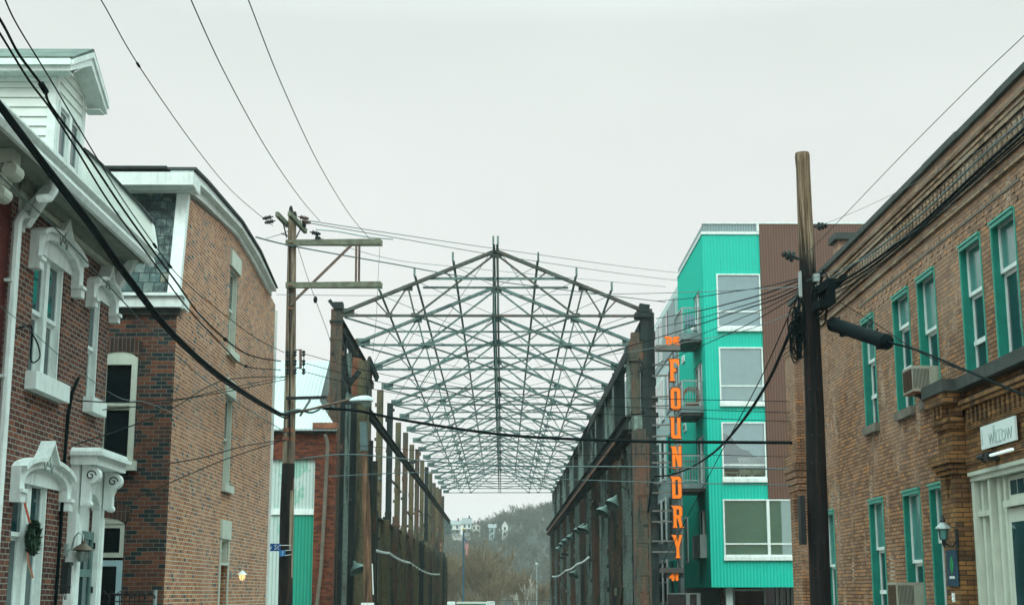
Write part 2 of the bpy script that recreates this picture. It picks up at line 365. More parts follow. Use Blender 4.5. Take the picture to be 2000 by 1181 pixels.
M['steel_dark'] = rusty('sooty_steel', (.022,.036,.035), (.08,.042,.028), -.03, (.008,.016,.016))
M['wall_dark'] = rusty('stained_sheet_wall', (.03,.042,.034), (.09,.055,.03), 0.02, (.008,.016,.015))
M['rust_orange'] = plain('orange_rust_plate', (.24,.10,.055), .85, var=.5, scale=3, dirt=(.07,.03,.02))
M['orange'] = plain('orange_sign_face', (.98, .20, .010), .45, var=.05, scale=5)
M['sign_dark'] = plain('sign_return_steel', (.06,.055,.05), .6, var=.3)
M['foliage'] = plain('evergreen_sprigs', (.014,.045,.022), .7, var=.6, scale=30)
M['ribbon_red'] = plain('red_ribbon', (.42,.035,.025), .7); M['ribbon_gold'] = plain('tan_ribbon', (.36,.25,.14), .7)
M['bark'] = plain('bare_twigs', (.19,.145,.085), .9, var=.3, scale=.3)
M['bark_hill'] = plain('hillside_twigs', (.125,.118,.088), .9, var=.35, scale=.05)
M['bark_pale'] = plain('pale_bark', (.36,.35,.30), .8)
M['asphalt'] = plain('asphalt', (.05,.05,.05), .9, var=.3, scale=2); M['concrete'] = plain('pavement_concrete', (.26,.26,.24), .9, var=.2, scale=2)
M['earth'] = plain('winter_ground', (.085,.08,.055), .95, var=.4, scale=.3); M['hillground'] = plain('leaf_litter', (.05,.052,.042), .95, var=.6, scale=.25)
# slates: random greens and blacks with pale blooms
def slate():
    q = NT('old_slates'); pos = q.n('ShaderNodeNewGeometry').outputs['Position']; s = q.n('ShaderNodeSeparateXYZ', {0: pos})
    rh, bw = .19, .21
    wv = q.math('MULTIPLY', q.noise(pos, 2.0, 2), .08)
    u = q.math('ADD', q.math('ADD', s.outputs[0], 200.0), wv); z = q.math('ADD', q.math('ADD', s.outputs[2], 30.0), wv)
    bt = q.n('ShaderNodeTexBrick', {'Vector': q.n('ShaderNodeCombineXYZ', {0: u, 1: z}).outputs[0], 'Scale': 1.0, 'Mortar Size': .010, 'Mortar Smooth': .6, 'Brick Width': bw, 'Row Height': rh})
    row = q.math('FLOOR', q.math('DIVIDE', z, rh)); off = q.math('MULTIPLY', q.math('SUBTRACT', 1.0, q.math('MODULO', row, 2.0)), .5)
    cu = q.math('FLOOR', q.math('ADD', q.math('DIVIDE', u, bw), off))
    wn = q.n('ShaderNodeTexWhiteNoise', {'Vector': q.n('ShaderNodeCombineXYZ', {0: cu, 1: row}).outputs[0]}, noise_dimensions='2D').outputs['Value']
    a = q.ramp(wn, [(0, (.02,.05,.05)), (.5, (.045,.09,.09)), (.85, (.09,.13,.12)), (.97, (.2,.18,.11))])
    bl = q.noise(pos, 7, 8, .75)
    a = q.mix(q.n('ShaderNodeMapRange', {'Value': bl, 'From Min': .5, 'From Max': .64, 'To Max': .6}).outputs[0], a, c4((.22,.27,.24)))
    dk = q.noise(pos, 3.3, 6, .7)
    a = q.mix(q.n('ShaderNodeMapRange', {'Value': dk, 'From Min': .5, 'From Max': .6, 'To Max': .9}).outputs[0], a, c4((.010,.02,.02)))
    a = q.mix(bt.outputs['Fac'], a, c4((.008,.014,.014)))
    return q.out(a, .75, q.math('SUBTRACT', wn, bt.outputs['Fac']), .6, .03)
M['slate'] = slate()
M['shingle'] = brick('grey_green_shingles', [(0,(.10,.14,.125)),(1,(.17,.22,.19))], (.07,.09,.08), bw=.3, rh=.1, ms=.006)

# ---------------------------------------------------------------- ground: falls gently to the river beyond y = 50
def gz(y): return 0 if y < 50 else (-3.0 * min(1, (y - 50) / 140.0))
g = MB()
ys = [-60, 0, 50, 80, 120, 160, 190, 260, 440, 900, 2600]
for a, b in zip(ys, ys[1:]): g.quad((-900, a, gz(a)), (900, a, gz(a)), (900, b, gz(b)), (-900, b, gz(b)))
tag(g.build('ground', M['earth']), kind='structure')
g = MB()
for a, b in zip(ys[:7], ys[1:7]): g.quad((-4.2, a, gz(a)+.01), (4.0, a, gz(a)+.01), (4.0, b, gz(b)+.01), (-4.2, b, gz(b)+.01))
tag(g.build('road', M['asphalt']), kind='structure')
g = MB()
for x0, x1 in ((-6.69, -4.2), (4.0, 7.49)):
    g.box(x0, x1, -60, 50, .0, .13)
tag(g.build('pavement', M['concrete']), kind='structure')

# ---------------------------------------------------------------- sash window used by every building
def window(root, T, u0, u1, z0, z1, rec=.18, mf=None, mg=None, fw=.06, mid=.5, mull=0, sill=None, jamb=None, sashd=0.0, upper=None, extra=None):
    """frame with sub-parts pane and sill; mull = width of a central mullion"""
    mf = mf or M['white']; mg = mg or M['glass']
    f = MB(T)
    if jamb:                              # boxed lining of the opening
        jm, jt, jo = jamb
        j = MB(T); j.box(u0, u0+jt, -rec, jo, z0, z1); j.box(u1-jt, u1, -rec, jo, z0, z1); j.box(u0+jt, u1-jt, -rec, jo, z1-jt, z1)
        u0 += jt; u1 -= jt; z1 -= jt
    bays = [(u0, u1)] if not mull else [(u0, (u0+u1-mull)/2), ((u0+u1+mull)/2, u1)]
    if mull: f.box(bays[0][1], bays[1][0], -rec, -rec+.14, z0, z1)
    zm = z0 + (z1 - z0) * mid
    panes = []
    for a, b in bays:
        for (c, e, dd) in ((zm, z1, .05), (z0, zm, .0)):
            d0 = -rec + dd; d1 = d0 + .05
            f.box(a, a+fw, d0, d1, c, e); f.box(b-fw, b, d0, d1, c, e)
            f.box(a+fw, b-fw, d0, d1, e-fw, e); f.box(a+fw, b-fw, d0, d1, c, c+fw*1.1)
            panes.append((a+fw-.005, b-fw+.005, d0+.02, d0+.03, c+fw, e-fw))
        if extra is not None:                  # a further meeting bar (storm sash)
            zz = z0 + (z1-z0)*extra; f.box(a+fw, b-fw, -rec+.051, -rec+.085, zz-.04, zz+.04)
    o = f.build('window', mf, root)
    for i, p in enumerate(panes):
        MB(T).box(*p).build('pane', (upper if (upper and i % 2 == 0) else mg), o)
    if jamb: j.build('jamb', jm, o)
    if sill:
        ext, h, proj, sm = sill
        U0, U1 = (u0 - (jamb[1] if jamb else 0), u1 + (jamb[1] if jamb else 0))
        MB(T).box(U0-ext, U1+ext, -rec+.06, proj, z0-h, z0-.001).build('sill', sm, o)
    return o
def arc(c, w, z, h, n=9, a0=math.pi, a1=0): return [(c + w*math.cos(a0+(a1-a0)*i/n), z + h*math.sin(a0+(a1-a0)*i/n)) for i in range(n+1)]
def rim(pts, inner):        # ring between two open outlines as one polygon
    return pts + inner[::-1]

# ================================================================ LEFT ROW HOUSE
XL = -6.7; TL = frL(XL)
yE = onX(213, 640, XL)[0]              # far corner
yN = onX(16, 500, XL)[0]               # party line with the neighbour
zTop = onX(640/2.953*0+214, 531, XL)[1]
rh_ = empty('row_house', (XL, (yN+yE)/2, 0), 'red-brown brick row house with white arched window hoods, white eaves and a white dormer', 'house')
wins = {}
def opx(l, r, top, bot, X):            # opening from the left edge, right edge, one head point and one sill point
    u0 = onX(*l, X)[0]; u1 = onX(*r, X)[0]; return [min(u0,u1), max(u0,u1), onX(*bot, X)[1], onX(*top, X)[1]]
A = opx((54, 728), (113, 750), (98, 500), (113, 752), XL)
B = opx((166, 776), (187, 784), (190, 572), (187, 785), XL)
C = opx((13, 1160), (82, 1160), (70, 935), (13, 1300), XL)
Dr = opx((134, 1170), (171, 1170), (155, 960), (150, 1500), XL); Dr[2] = .25
C[2] = 1.0
wl = MB(TL).wall(yN, yE, 0, zTop+.35, [A, B, C, Dr], .24)
wl.wall(yE, yE, 0, 0)                  # nothing; keeps the frame
wl.box(yN+.01, yE, -9, -.3, 0, zTop+.2)
wl.quad((yE, 0, 0), (yE, -.3, 0), (yE, -.3, zTop+.35), (yE, 0, zTop+.35))
wl.build('wall', M['brick_red'], rh_)
def hood(T, root, u0, u1, zs, leg, spike, arch, s=1.0, name='window_hood'):
    """white arched hood with a pointed crown; zs = shoulder height"""
    c = (u0+u1)/2; w = (u1-u0)/2
    out = [(u0, zs-leg), (u0, zs)] + [(c + w*t, zs + arch*(1-t*t)**.7*1.0 if abs(t) < 1 else zs) for t in (-.9,-.75,-.55,-.38,-.24)]
    zc = zs + arch
    out += [(c-.14*w, zc+spike*.35), (c, zc+spike), (c+.14*w, zc+spike*.35)]
    out += [(2*c-x, z) for x, z in out[:7][::-1]]
    iw = w - .20*s; zi = zs - leg*.55
    inner = [(c-iw, zs-leg)] + arc(c, iw, zi, (zs-zi)+arch*.25, 12) + [(c+iw, zs-leg)]
    m = MB(T); m.shape([out + inner[::-1]], -.02, .13)
    # raised outer moulding
    k = .055*s
    def inset(p, q):
        return [(c + (x-c)*(1-q/w), z - (q if z > zs - leg*.5 else 0)) for x, z in p]
    m.shape([out[1:-1] + inset(out[1:-1], k)[::-1]], .13, .21)
    m.shape([[(u0-.01, zs-leg-.13*s), (u0-.01, zs-leg-.001), (u0+.17*s, zs-leg-.001), (u0+.17*s, zs-leg-.13*s)]], -.02, .16)
    m.shape([[(u1+.01, zs-leg-.13*s), (u1+.01, zs-leg-.001), (u1-.17*s, zs-leg-.001), (u1-.17*s, zs-leg-.13*s)]], -.02, .16)
    m.box(u0-.02, u0+.19*s, .131, .19, zs-leg, zs-leg+.05); m.box(u1-.19*s, u1+.02, .131, .19, zs-leg, zs-leg+.05)
    h = m.build(name, M['white'], root)
    tp = MB(T); tp.shape([arc(c, iw-.002, zi, (zs-zi)+arch*.25-.002, 12)], -.10, .03); tp.build('tympanum', M['white'], h)
    sc = MB(T)
    for sg in (-1, 1):
        sc.tube([(c+sg*(.03+.16*t*w/1.1)*s, .135, zc - .12*s + .07*s*math.sin(t*7)) for t in [i/9 for i in range(10)]], .011, 4)
        sc.tube([(c+sg*.025*s, .135, zc - .04*s), (c+sg*.05*s, .135, zc+.04*s), (c+sg*.012*s, .135, zc+.10*s)], .010, 4)
    sc.build('carving', M['carve'], h)
    return h
sw = (.06, .19, .16, M['white'])
def topz(px, py): return onX(px, py, XL)[1]
# big upper window
W1 = window(rh_, TL, *A, rec=.17, mull=.16, fw=.055, mid=.5, sill=(.10, .26, .16, M['white']), jamb=(M['white'], .05, -.02))
zA = (topz(66, 452)+topz(148, 508))/2 - .04
hood(TL, W1, onX(59, 470, XL)[0]+.0, onX(147, 540, XL)[0], zA, .42, .26, .20)
W2 = window(rh_, TL, *B, rec=.17, fw=.05, mid=.48, sill=(.10, .24, .16, M['white']), jamb=(M['white'], .05, -.02))
hood(TL, W2, onX(169, 560, XL)[0], onX(218, 590, XL)[0], (topz(170, 545)+topz(217, 582))/2, .34, .24, .16, .8)
W3 = window(rh_, TL, *C, rec=.17, mull=.18, fw=.055, mid=.62, sill=(.10, .26, .16, M['white']), jamb=(M['white'], .05, -.02), mg=M['glass'])
hood(TL, W3, onX(21, 930, XL)[0], onX(123, 960, XL)[0], (topz(22, 908)+topz(123, 935))/2, .36, .26, .20)
# door case with canopy and scroll brackets
dc = MB(TL); u0, u1 = Dr[0]-.30, Dr[1]+.22; zc0 = onX(150, 899, XL+.3)[1]
dc.box(u0, Dr[0], -.02, .13, .13, zc0); dc.box(Dr[1], u1, -.02, .13, .13, zc0); dc.box(u0+.05, Dr[0]-.05, .131, .16, .4, zc0-.75); dc.box(Dr[1]+.05, u1-.04, .131, .16, .4, zc0-.75)
ar = arc((Dr[0]+Dr[1])/2, (Dr[1]-Dr[0])/2, Dr[3]-.25, .25, 10)
dc.shape([[(Dr[0], zc0), (Dr[1], zc0)] + ar[::-1]], -.02, .12)
case = dc.build('door_case', M['white'], rh_)
cn = MB(TL); a0, a1 = u0-.10, u1+.16
cn.box(a0+.05, a1-.05, .0, .42, zc0, zc0+.14); cn.box(a0, a1, -.0, .50, zc0+.142, zc0+.20); cn.box(a0+.025, a1-.025, .0, .46, zc0+.1405, zc0+.1415)
cn.shape([[(a0, zc0+.202), (a1, zc0+.202), (a1-.1, zc0+.27), (a0+.1, zc0+.27)]], 0, .44)
cn.build('canopy', M['white'], case)
for uu in (u0+.06, u1-.20):
    s_ = MB(TL)
    s_.box(uu, uu+.14, .161, .30, zc0-.62, zc0-.001)
    for (cz, cdp, r) in ((zc0-.15, .31, .13), (zc0-.60, .27, .055)):
        ax = s_.T((uu-.01, cdp, cz)); s_.lathe(ax, [(r, 0), (r, .16)], 14, ax=(0, 1, 0))
        s_.lathe(ax, [(r*.55, -.02), (r*.55, .0)], 10, ax=(0, 1, 0))
    s_.tube([(uu+.07, .30, zc0-.24), (uu+.07, .26, zc0-.40), (uu+.07, .25, zc0-.56)], [.07, .05, .05], 6)
    s_.build('scroll_bracket', M['white'], case)
    t_ = MB(TL)
    t_.tube([(uu-.035, .31+.085*(1-i/14)*math.cos(i*.7), zc0-.16+.085*(1-i/14)*math.sin(i*.7)) for i in range(13)], .010, 4); t_.build('scroll_carving', M['black'], case)
dr = MB(TL); dz1 = onX(160, 1038, XL-.1)[1]
dr.box(Dr[0]+.02, Dr[0]+.12, .0, .05, .25, dz1); dr.box(Dr[1]-.12, Dr[1]-.02, .0, .05, .25, dz1); dr.box(Dr[0]+.12, Dr[1]-.12, .0, .05, dz1-.12, dz1)
dr.box(Dr[0]+.12, Dr[1]-.12, .0, .05, 1.75, 1.87); dr.box(Dr[0]+.12, Dr[1]-.12, .0, .05, .25, .5)
M['door_grey'] = plain('grey_green_door_paint', (.10,.17,.155), .5, var=.2)
do = dr.build('storm_door', M['door_grey'], rh_)
MB(TL).box(Dr[0]+.12, Dr[1]-.12, .015, .025, .5, dz1-.12).build('door_pane', M['glass'], do)
hg = MB(TL)
for z_ in (.7, 1.5, 2.2): hg.box(Dr[1]-.03, Dr[1]-.005, .051, .08, z_, z_+.1)
hg.build('hinge', M['black'], do)
MB(TL).box(Dr[0], Dr[1], -.06, -.045, .2, Dr[3]).build('transom_panel', M['white'], case)
# eaves: soffit, gutter, frieze, brackets
zg = onX(118, 322, XL+.66)[1]
ev = MB(TL); n_g = 9
ev.box(yN-.1, yE+.12, -.2, .60, zg-.16, zg-.10)                     # soffit boards
for i in range(4): ev.box(yN-.1, yE+.12, .04+i*.15, .055+i*.15, zg-.175, zg-.161)
MB(TL).box(yN, yE+.10, .001, .10, zTop-.02, zg-.305).build('frieze', M['cream'], rh_)
ev.box(yN, yE+.10, .10, .17, zg-.30, zg-.1621)
ev.box(yE-.0, yE+.12, -1.2, .0, zTop-.1, zg-.1)                      # return at the far end
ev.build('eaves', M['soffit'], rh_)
gt = MB(TL)
prof = [(.60, -.22), (.66, -.22), (.70, -.14), (.66, -.05), (.73, .0), (.73, .03), (.70, .03), (.62, .03), (.60, .03)]
n = len(prof); vs = [(yN-.1, a, zg+b) for a, b in prof] + [(yE+.14, a, zg+b) for a, b in prof]
gt.add(vs, [(i, (i+1)%n, n+(i+1)%n, n+i) for i in range(n)] + [tuple(range(n))[::-1], tuple(range(n, 2*n))])
gt.build('gutter', M['white'], rh_)
for (uc, zz) in ((onX(40, 432, XL)[0], 0), (yE-.12, 0)):
    b_ = MB(TL); zb = zg-.163
    b_.add([(uc-.09, .0, zb-.58), (uc-.09, .0, zb-.42), (uc-.09, .32, zb), (uc-.09, .46, zb), (uc-.09, .12, zb-.58),
            (uc+.09, .0, zb-.58), (uc+.09, .0, zb-.42), (uc+.09, .32, zb), (uc+.09, .46, zb), (uc+.09, .12, zb-.58)],
           [(0,1,2,3,4), (5,6,7,8,9), (0,1,6,5), (1,2,7,6), (2,3,8,7), (3,4,9,8), (4,0,5,9)])
    b_.box(uc-.13, uc+.13, .0, .03, zb-.64, zb); b_.build('eaves_bracket', M['white'], rh_)
# downspout with ribbed elbows
ud = onX(14, 520, XL)[0]
dp = MB(TL)
zz = zg-.17
uo = onX(108, 325, XL+.56)[0]
pts = [(uo, .56, zz+.02), (uo, .56, zz-.18), (uo-.04, .52, zz-.28), (uo-.20, .45, zz-.34), (ud+.30, .20, zz-.42), (ud+.08, .12, zz-.48), (ud, .10, zz-.62), (ud, .10, 3.4), (ud, .10, .1)]
dp.tube(pts, .065, 8)
for i in range(7): 
    dp.tube([(uo-.001*i*i, .56-.001*i*i, zz-.08-.028*i), (uo-.001*i*i, .56-.001*i*i, zz-.092-.028*i)], .074, 8)
for z_ in (5.6, 4.3, 2.6): dp.box(ud-.09, ud+.09, .0, .11, z_, z_+.04)
dp.build('downspout', M['white'], rh_, smooth=True)
# main roof
rf = MB(TL)
rf.add([(yN, .66, zg+.031), (yE+.0, .66, zg+.031), (yE+.0, -5, zg+1.9), (yN, -5, zg+1.9), (yN, -9, zg+.2), (yE+.0, -9, zg+.2), (yE+.0, -9, zg-.2), (yN, -9, zg-.2), (yN, .56, zg-.1), (yE+.0, .56, zg-.1)],
       [(0,1,2,3), (3,2,5,4), (4,5,6,7), (0,3,4,7,8), (1,2,5,6,9), (7,6,9,8), (0,1,9,8)])
rf.build('roof', M['shingle'], rh_)
# steep curved end of the roof beyond the dormer, seen edge-on with a dark edge
YE_ = yE+.16
prf = [onY(*p, YE_) for p in ((166, 300), (180, 310), (207, 335), (241, 372), (274, 407), (302, 441))]
xg_ = XL+.72
pe = MB(frF(0)); pe.shape([prf + [(xg_+.02, zg+.04), (prf[0][0], zg+.04)]], -YE_, -(yE-.02)); pe.build('roof_end', M['siding'], rh_)
pt = MB(frF(0)); pt.shape([[(a, b+.08) for a, b in prf] + [(a, b+.003) for a, b in prf[::-1]]], -(YE_+.04), -(yE-.06)); pt.build('roof_edge', M['tar'], rh_)
pc = MB(frF(0)); pc.shape([[(prf[0][0], zg+.9), (prf[0][0]+.1, zg+.9), (prf[3][0], prf[3][1]-.42), (prf[3][0], prf[3][1]-.46)]], -(yE-.021), -(yE-.05)); pc.build('end_moulding', M['white'], rh_)
# dormer
XD = XL - .25; TD = frL(XD)
d0 = onX(101, 300, XD)[0]; d1 = onX(158, 300, XD)[0]; dm = (d0+d1)/2
fo = .31; zr = onX(170, 81, XD+fo)[1]-.05; ze = (onX(124, 97, XD+fo)[1] + onX(203, 182, XD+fo)[1])/2 - .03; zp = ze - .05; HG = zr - ze - .10
dh = MB(TD)
dwin = [opx((113, 200), (124, 200), (119, 165), (118, 300), XD), opx((134, 230), (146, 230), (140, 195), (140, 330), XD)]
zlo = zg - .1
h1 = [d0+.20, dm-.07, zlo+.35, zp-.55]; h2 = [dm+.07, d1-.20, zlo+.35, zp-.55]
dh.wall(d0, d1, zlo, ze, [h1, h2], .12)
dh.shape([[(d0, ze), (d1, ze), (dm, ze+HG)]], -.05, -.001)
dh.box(d0, d0+.02, -4, -.05, zlo, ze); dh.box(d1-.02, d1, -4, -.05, zlo, ze)
dobj = dh.build('dormer', M['siding'], rh_)
sb = MB(TD)
for i in range(24):
    z_ = zlo + .05 + i*.155
    if z_ > ze - .3: break
    sb.add([(d0-.002, -4, z_), (d0-.028, -4, z_), (d0-.004, -4, z_+.15), (d0-.002, -.10, z_), (d0-.028, -.10, z_), (d0-.004, -.10, z_+.15)], [(0,1,2), (3,4,5), (0,1,4,3), (1,2,5,4)])
for i in range(30):
    z_ = zlo + .05 + i*.155
    hw = (d1-d0)/2 if z_ < ze else (d1-d0)/2*(1-(z_-ze)/HG)
    if hw < .08: break
    segs = [(dm-hw+.06, dm+hw-.06)] if z_ > zp-.50 else ([(d0+.10, d0+.15), (d1-.14, d1-.02)])
    for a, b in segs: sb.add([(a, .0, z_), (a, .025, z_), (a, .002, z_+.15), (b, .0, z_), (b, .025, z_), (b, .002, z_+.15)], [(0,1,2), (3,4,5), (0,1,4,3), (1,2,5,4)])
sb.build('clapboards', M['siding'], dobj)
tr = MB(TD); tr.box(d0-.03, d0+.10, -.10, .03, zlo, ze-.05); tr.box(d1-.10, d1+.03, -.10, .03, zlo, ze-.05)
tr.box(h1[0]-.07, h1[0], .001, .035, h1[2], h1[3]+.08); tr.box(h2[1], h2[1]+.07, .001, .035, h2[2], h2[3]+.08); tr.box(h1[0], h2[1], .001, .035, h1[3], h1[3]+.09); tr.box(h1[1], h2[0], .001, .035, h1[2], h1[3])
tr.box(d0-.04, d0-.029, -4, -.1, ze-.28, ze-.02)
tr.build('dormer_trim', M['white'], dobj)
for h in (h1, h2): window(rh_, TD, *h, rec=.10, fw=.045, mid=.48)
# dormer roof: eave slabs both sides + gable verge, ridge runs back from the street
rr = MB(TD); ov = .30
def slab(m, a, za, b, zb, x0, x1, t):      # sloping slab between (a,za) and (b,zb)
    m.add([(a, x0, za), (b, x0, zb), (b, x0, zb+t), (a, x0, za+t), (a, x1, za), (b, x1, zb), (b, x1, zb+t), (a, x1, za+t)],
          [(0,1,2,3), (7,6,5,4), (0,4,5,1), (3,2,6,7), (0,3,7,4), (1,5,6,2)])
slab(rr, d0-ov, ze-.02+.0, dm, zr, -4, fo+.02, .05); slab(rr, dm, zr, d1+ov, ze-.02, -4, fo+.02, .05)
rr.build('dormer_roof', M['shingle'], dobj)
rv = MB(TD)
slab(rv, d0-ov, ze-.20, dm, zr-.24, fo-.04, fo, .22); slab(rv, dm, zr-.24, d1+ov, ze-.20, fo-.04, fo, .22)      # verge boards
slab(rv, d0-ov, ze-.10, dm, zr-.10, fo, fo+.03, .09); slab(rv, dm, zr-.10, d1+ov, ze-.10, fo, fo+.03, .09)
slab(rv, d0-.01, ze-.13, dm, zr-.22, .01, fo-.041, .03); slab(rv, dm, zr-.22, d1+ov-.03, ze-.21, .01, fo-.041, .03)   # soffit
rv.box(d0-ov, d0-ov+.03, -4, fo-.041, ze-.20, ze-.021); rv.box(d0-ov-.06, d0-ov-.001, -4, fo, ze-.12, ze-.022)
rv.box(d0-ov+.031, d0-.045, -4, fo-.041, ze-.20, ze-.18)
rv.box(d1, d1+ov-.02, .0, fo-.041, ze-.22, ze-.20)
rv.build('dormer_cornice', M['white'], dobj)

# black conduit down the front, mailbox, lantern, wreath
P = [onX(x, y, XL+.05) for x, y in ((152, 738), (140, 770), (133, 810), (126, 900), (118, 1040), (108, 1181))]
m = MB(TL); m.tube([(P[0][0]+.03, .05, P[0][1])] + [(a, .05, b) for a, b in P[1:]] + [(P[-1][0], .05, .6)], .028, 6)
solo(m, 'service_cable', M['rubber'], (XL, P[3][0], 0), 'black service cable running down the red brick wall beside the white door case', 'cable')
def gooseneck(root, T, u, z, s, mm, mg, emat=None):
    m = MB(T); m.box(u-.05*s, u+.05*s, 0, .04, z-.08*s, z+.10*s)
    m.tube([(u, .04, z), (u, .10, z+.02), (u, .14, z+.20*s), (u, .20, z+.28*s), (u, .27, z+.24*s), (u, .28, z+.12*s)], .014*s, 6); m.build('gooseneck_arm', mm, root, smooth=True)
    c = m.T((u, .28, z+.05*s)); k = MB(); k.lathe(c, [(.03*s, .10*s), (.035*s, .06*s), (.10*s, .02*s), (.165*s, -.04*s), (.155*s, -.045*s), (.09*s, .0)], 14); k.build('shade', M['rust_shade'], root, smooth=True)
    b = MB(); b.lathe(c, [(.05*s, -.02*s), (.095*s, -.06*s), (.10*s, -.12*s), (.06*s, -.20*s), (.01, -.22*s)], 12); b.build('globe', emat or mg, root, smooth=True)
    q = MB()
    for i in range(4):
        a = i*math.pi/4; q.tube([c + Vector((math.cos(a)*r*s, math.sin(a)*r*s, h*s)) for r, h in ((.10, -.05), (.11, -.12), (.07, -.21), (-.07, -.21), (-.11, -.12), (-.10, -.05))], .006, 4, raw=True)
    q.build('guard', mm, root)
M['rust_shade'] = plain('brown_lamp_shade', (.10,.075,.055), .5, metal=.3, var=.3)
u_, z_ = onX(126, 1075, XL)
lg = empty('wall_lantern', (XL, u_, z_), 'caged gooseneck lantern with brown shade beside the white door case of the red-brown house', 'lamp')
M['globe'] = glassy('lamp_glass', (.16,.22,.20), .1)
gooseneck(lg, TL, u_, z_, 1.0, M['steel_grey'], M['globe'])
u_, z_ = onX(135, 1131, XL+.4)
m = MB(frL(XL+.3)); m.box(u_-.09, u_+.09, .0, .10, z_-.20, z_+.20); m.box(u_-.10, u_+.10, .0, .12, z_+.202, z_+.25); m.box(u_-.06, u_+.06, .101, .115, z_-.12, z_-.09)
m.tube([(u_-.05, .05, z_-.20), (u_-.03, .06, z_-.28), (u_+.04, .06, z_-.28), (u_+.05, .05, z_-.20)], .008, 4)
solo(m, 'mailbox', M['black'], (XL+.3, u_, z_), 'small black mailbox fixed to the white door case below the lantern', 'mailbox')
uw, zw = onX(64, 1050, XL+.06)
wr = empty('wreath', (XL+.05, uw, zw), 'round evergreen wreath hung by red and tan ribbon before the lower double window', 'wreath')
m = MB(TL)
m.tube([(uw+.15*math.cos(t*.4), .06, zw+.16*math.sin(t*.4)) for t in range(17)], .035, 6)
for i in range(1800):
    a = rnd.uniform(0, 2*math.pi); b = rnd.uniform(0, 2*math.pi); rr_ = rnd.uniform(.02, .075)
    p = Vector((uw + (.15+rr_*math.cos(b))*math.cos(a), .06+rr_*math.sin(b)*.8, zw + (.16+rr_*math.cos(b))*math.sin(a)))
    d = Vector((math.cos(a+1.2)+rnd.uniform(-.6,.6), rnd.uniform(-.3,.8), math.sin(a+1.2)+rnd.uniform(-.6,.6))).normalized()*.075
    s = Vector((rnd.uniform(-1,1), rnd.uniform(-1,1), rnd.uniform(-1,1)))*.014
    m.add([p-s, p+s, p+d], [(0,1,2)])
m.build('sprigs', M['foliage'], wr, fix=False)
def rib(name, pts, wd, mat, root):
    m = MB(TL)
    for (a, b) in zip(pts, pts[1:]):
        m.box
    vs = []; 
    for p in pts: vs += [(p[0]-wd/2, p[1], p[2]), (p[0]+wd/2, p[1], p[2]), (p[0]+wd/2, p[1]+.006, p[2]), (p[0]-wd/2, p[1]+.006, p[2])]
    fs = []
    for i in range(len(pts)-1):
        for j in range(4): fs.append((i*4+j, i*4+(j+1)%4, i*4+4+(j+1)%4, i*4+4+j))
    m.add(vs, fs + [(0,1,2,3), tuple(len(vs)-4+i for i in range(4))]); return m.build(name, mat, root)
rp = [onX(*p, XL+.07) for p in ((38, 952), (45, 975), (52, 1000), (57, 1020))]
rib('ribbon', [(a, .07, b) for a, b in rp], .06, M['ribbon_red'], wr); rib('ribbon', [(a+.06, .068, b) for a, b in rp], .03, M['ribbon_gold'], wr)
rp = [onX(*p, XL+.07) for p in ((52, 1078), (54, 1100), (60, 1118), (62, 1128))]
rib('ribbon', [(a, .07, b) for a, b in rp], .045, M['ribbon_gold'], wr); rib('ribbon', [(a+.045, .073, b) for a, b in rp], .025, M['ribbon_red'], wr)

# ---- neighbour at the far left
nb = empty('neighbour_house', (XL, yN-3, 0), 'dark red painted brick house at the far left edge with a carved white corner corbel', 'house')
m = MB(TL); m.box(yN-7, yN-.002, -9, .0, 0, zTop+.3); m.build('wall', M['brick_neighbour'], nb)
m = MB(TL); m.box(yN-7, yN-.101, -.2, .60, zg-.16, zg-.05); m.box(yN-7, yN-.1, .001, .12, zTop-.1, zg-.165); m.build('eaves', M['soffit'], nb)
n = len(prof); gt = MB(TL); vs = [(yN-7, a, zg+b) for a, b in prof] + [(yN-.102, a, zg+b) for a, b in prof]
gt.add(vs, [(i, (i+1)%n, n+(i+1)%n, n+i) for i in range(n)] + [tuple(range(n))[::-1], tuple(range(n, 2*n))]); gt.build('gutter', M['white'], nb)
m = MB(TL); m.add([(yN-7, .62, zg+.031), (yN-.01, .62, zg+.031), (yN-.01, -5, zg+1.8), (yN-7, -5, zg+1.8), (yN-.01, -9, zg+.1), (yN-7, -9, zg+.1)], [(0,1,2,3), (3,2,4,5)]); m.build('roof', M['shingle'], nb)
m = MB(TL); uc = onX(14, 330, XL+.35)[0]
m.box(uc-.13, uc+.16, .0, .46, zg-.36, zg-.17); m.box(uc-.10, uc+.13, .0, .30, zg-.75, zg-.36)
for k, (dd, zz_, r) in enumerate(((.42, -.44, .11), (.30, -.56, .085), (.30, -.74, .10), (.16, -.86, .06))):
    for j in range(4): m.lathe(m.T((uc-.13+j*.075, dd, zg+zz_)), [(r*.9, 0), (r, .02), (r, .045), (r*.9, .06)], 12, ax=(0,1,0))
m.build('corner_corbel', M['cream'], nb)

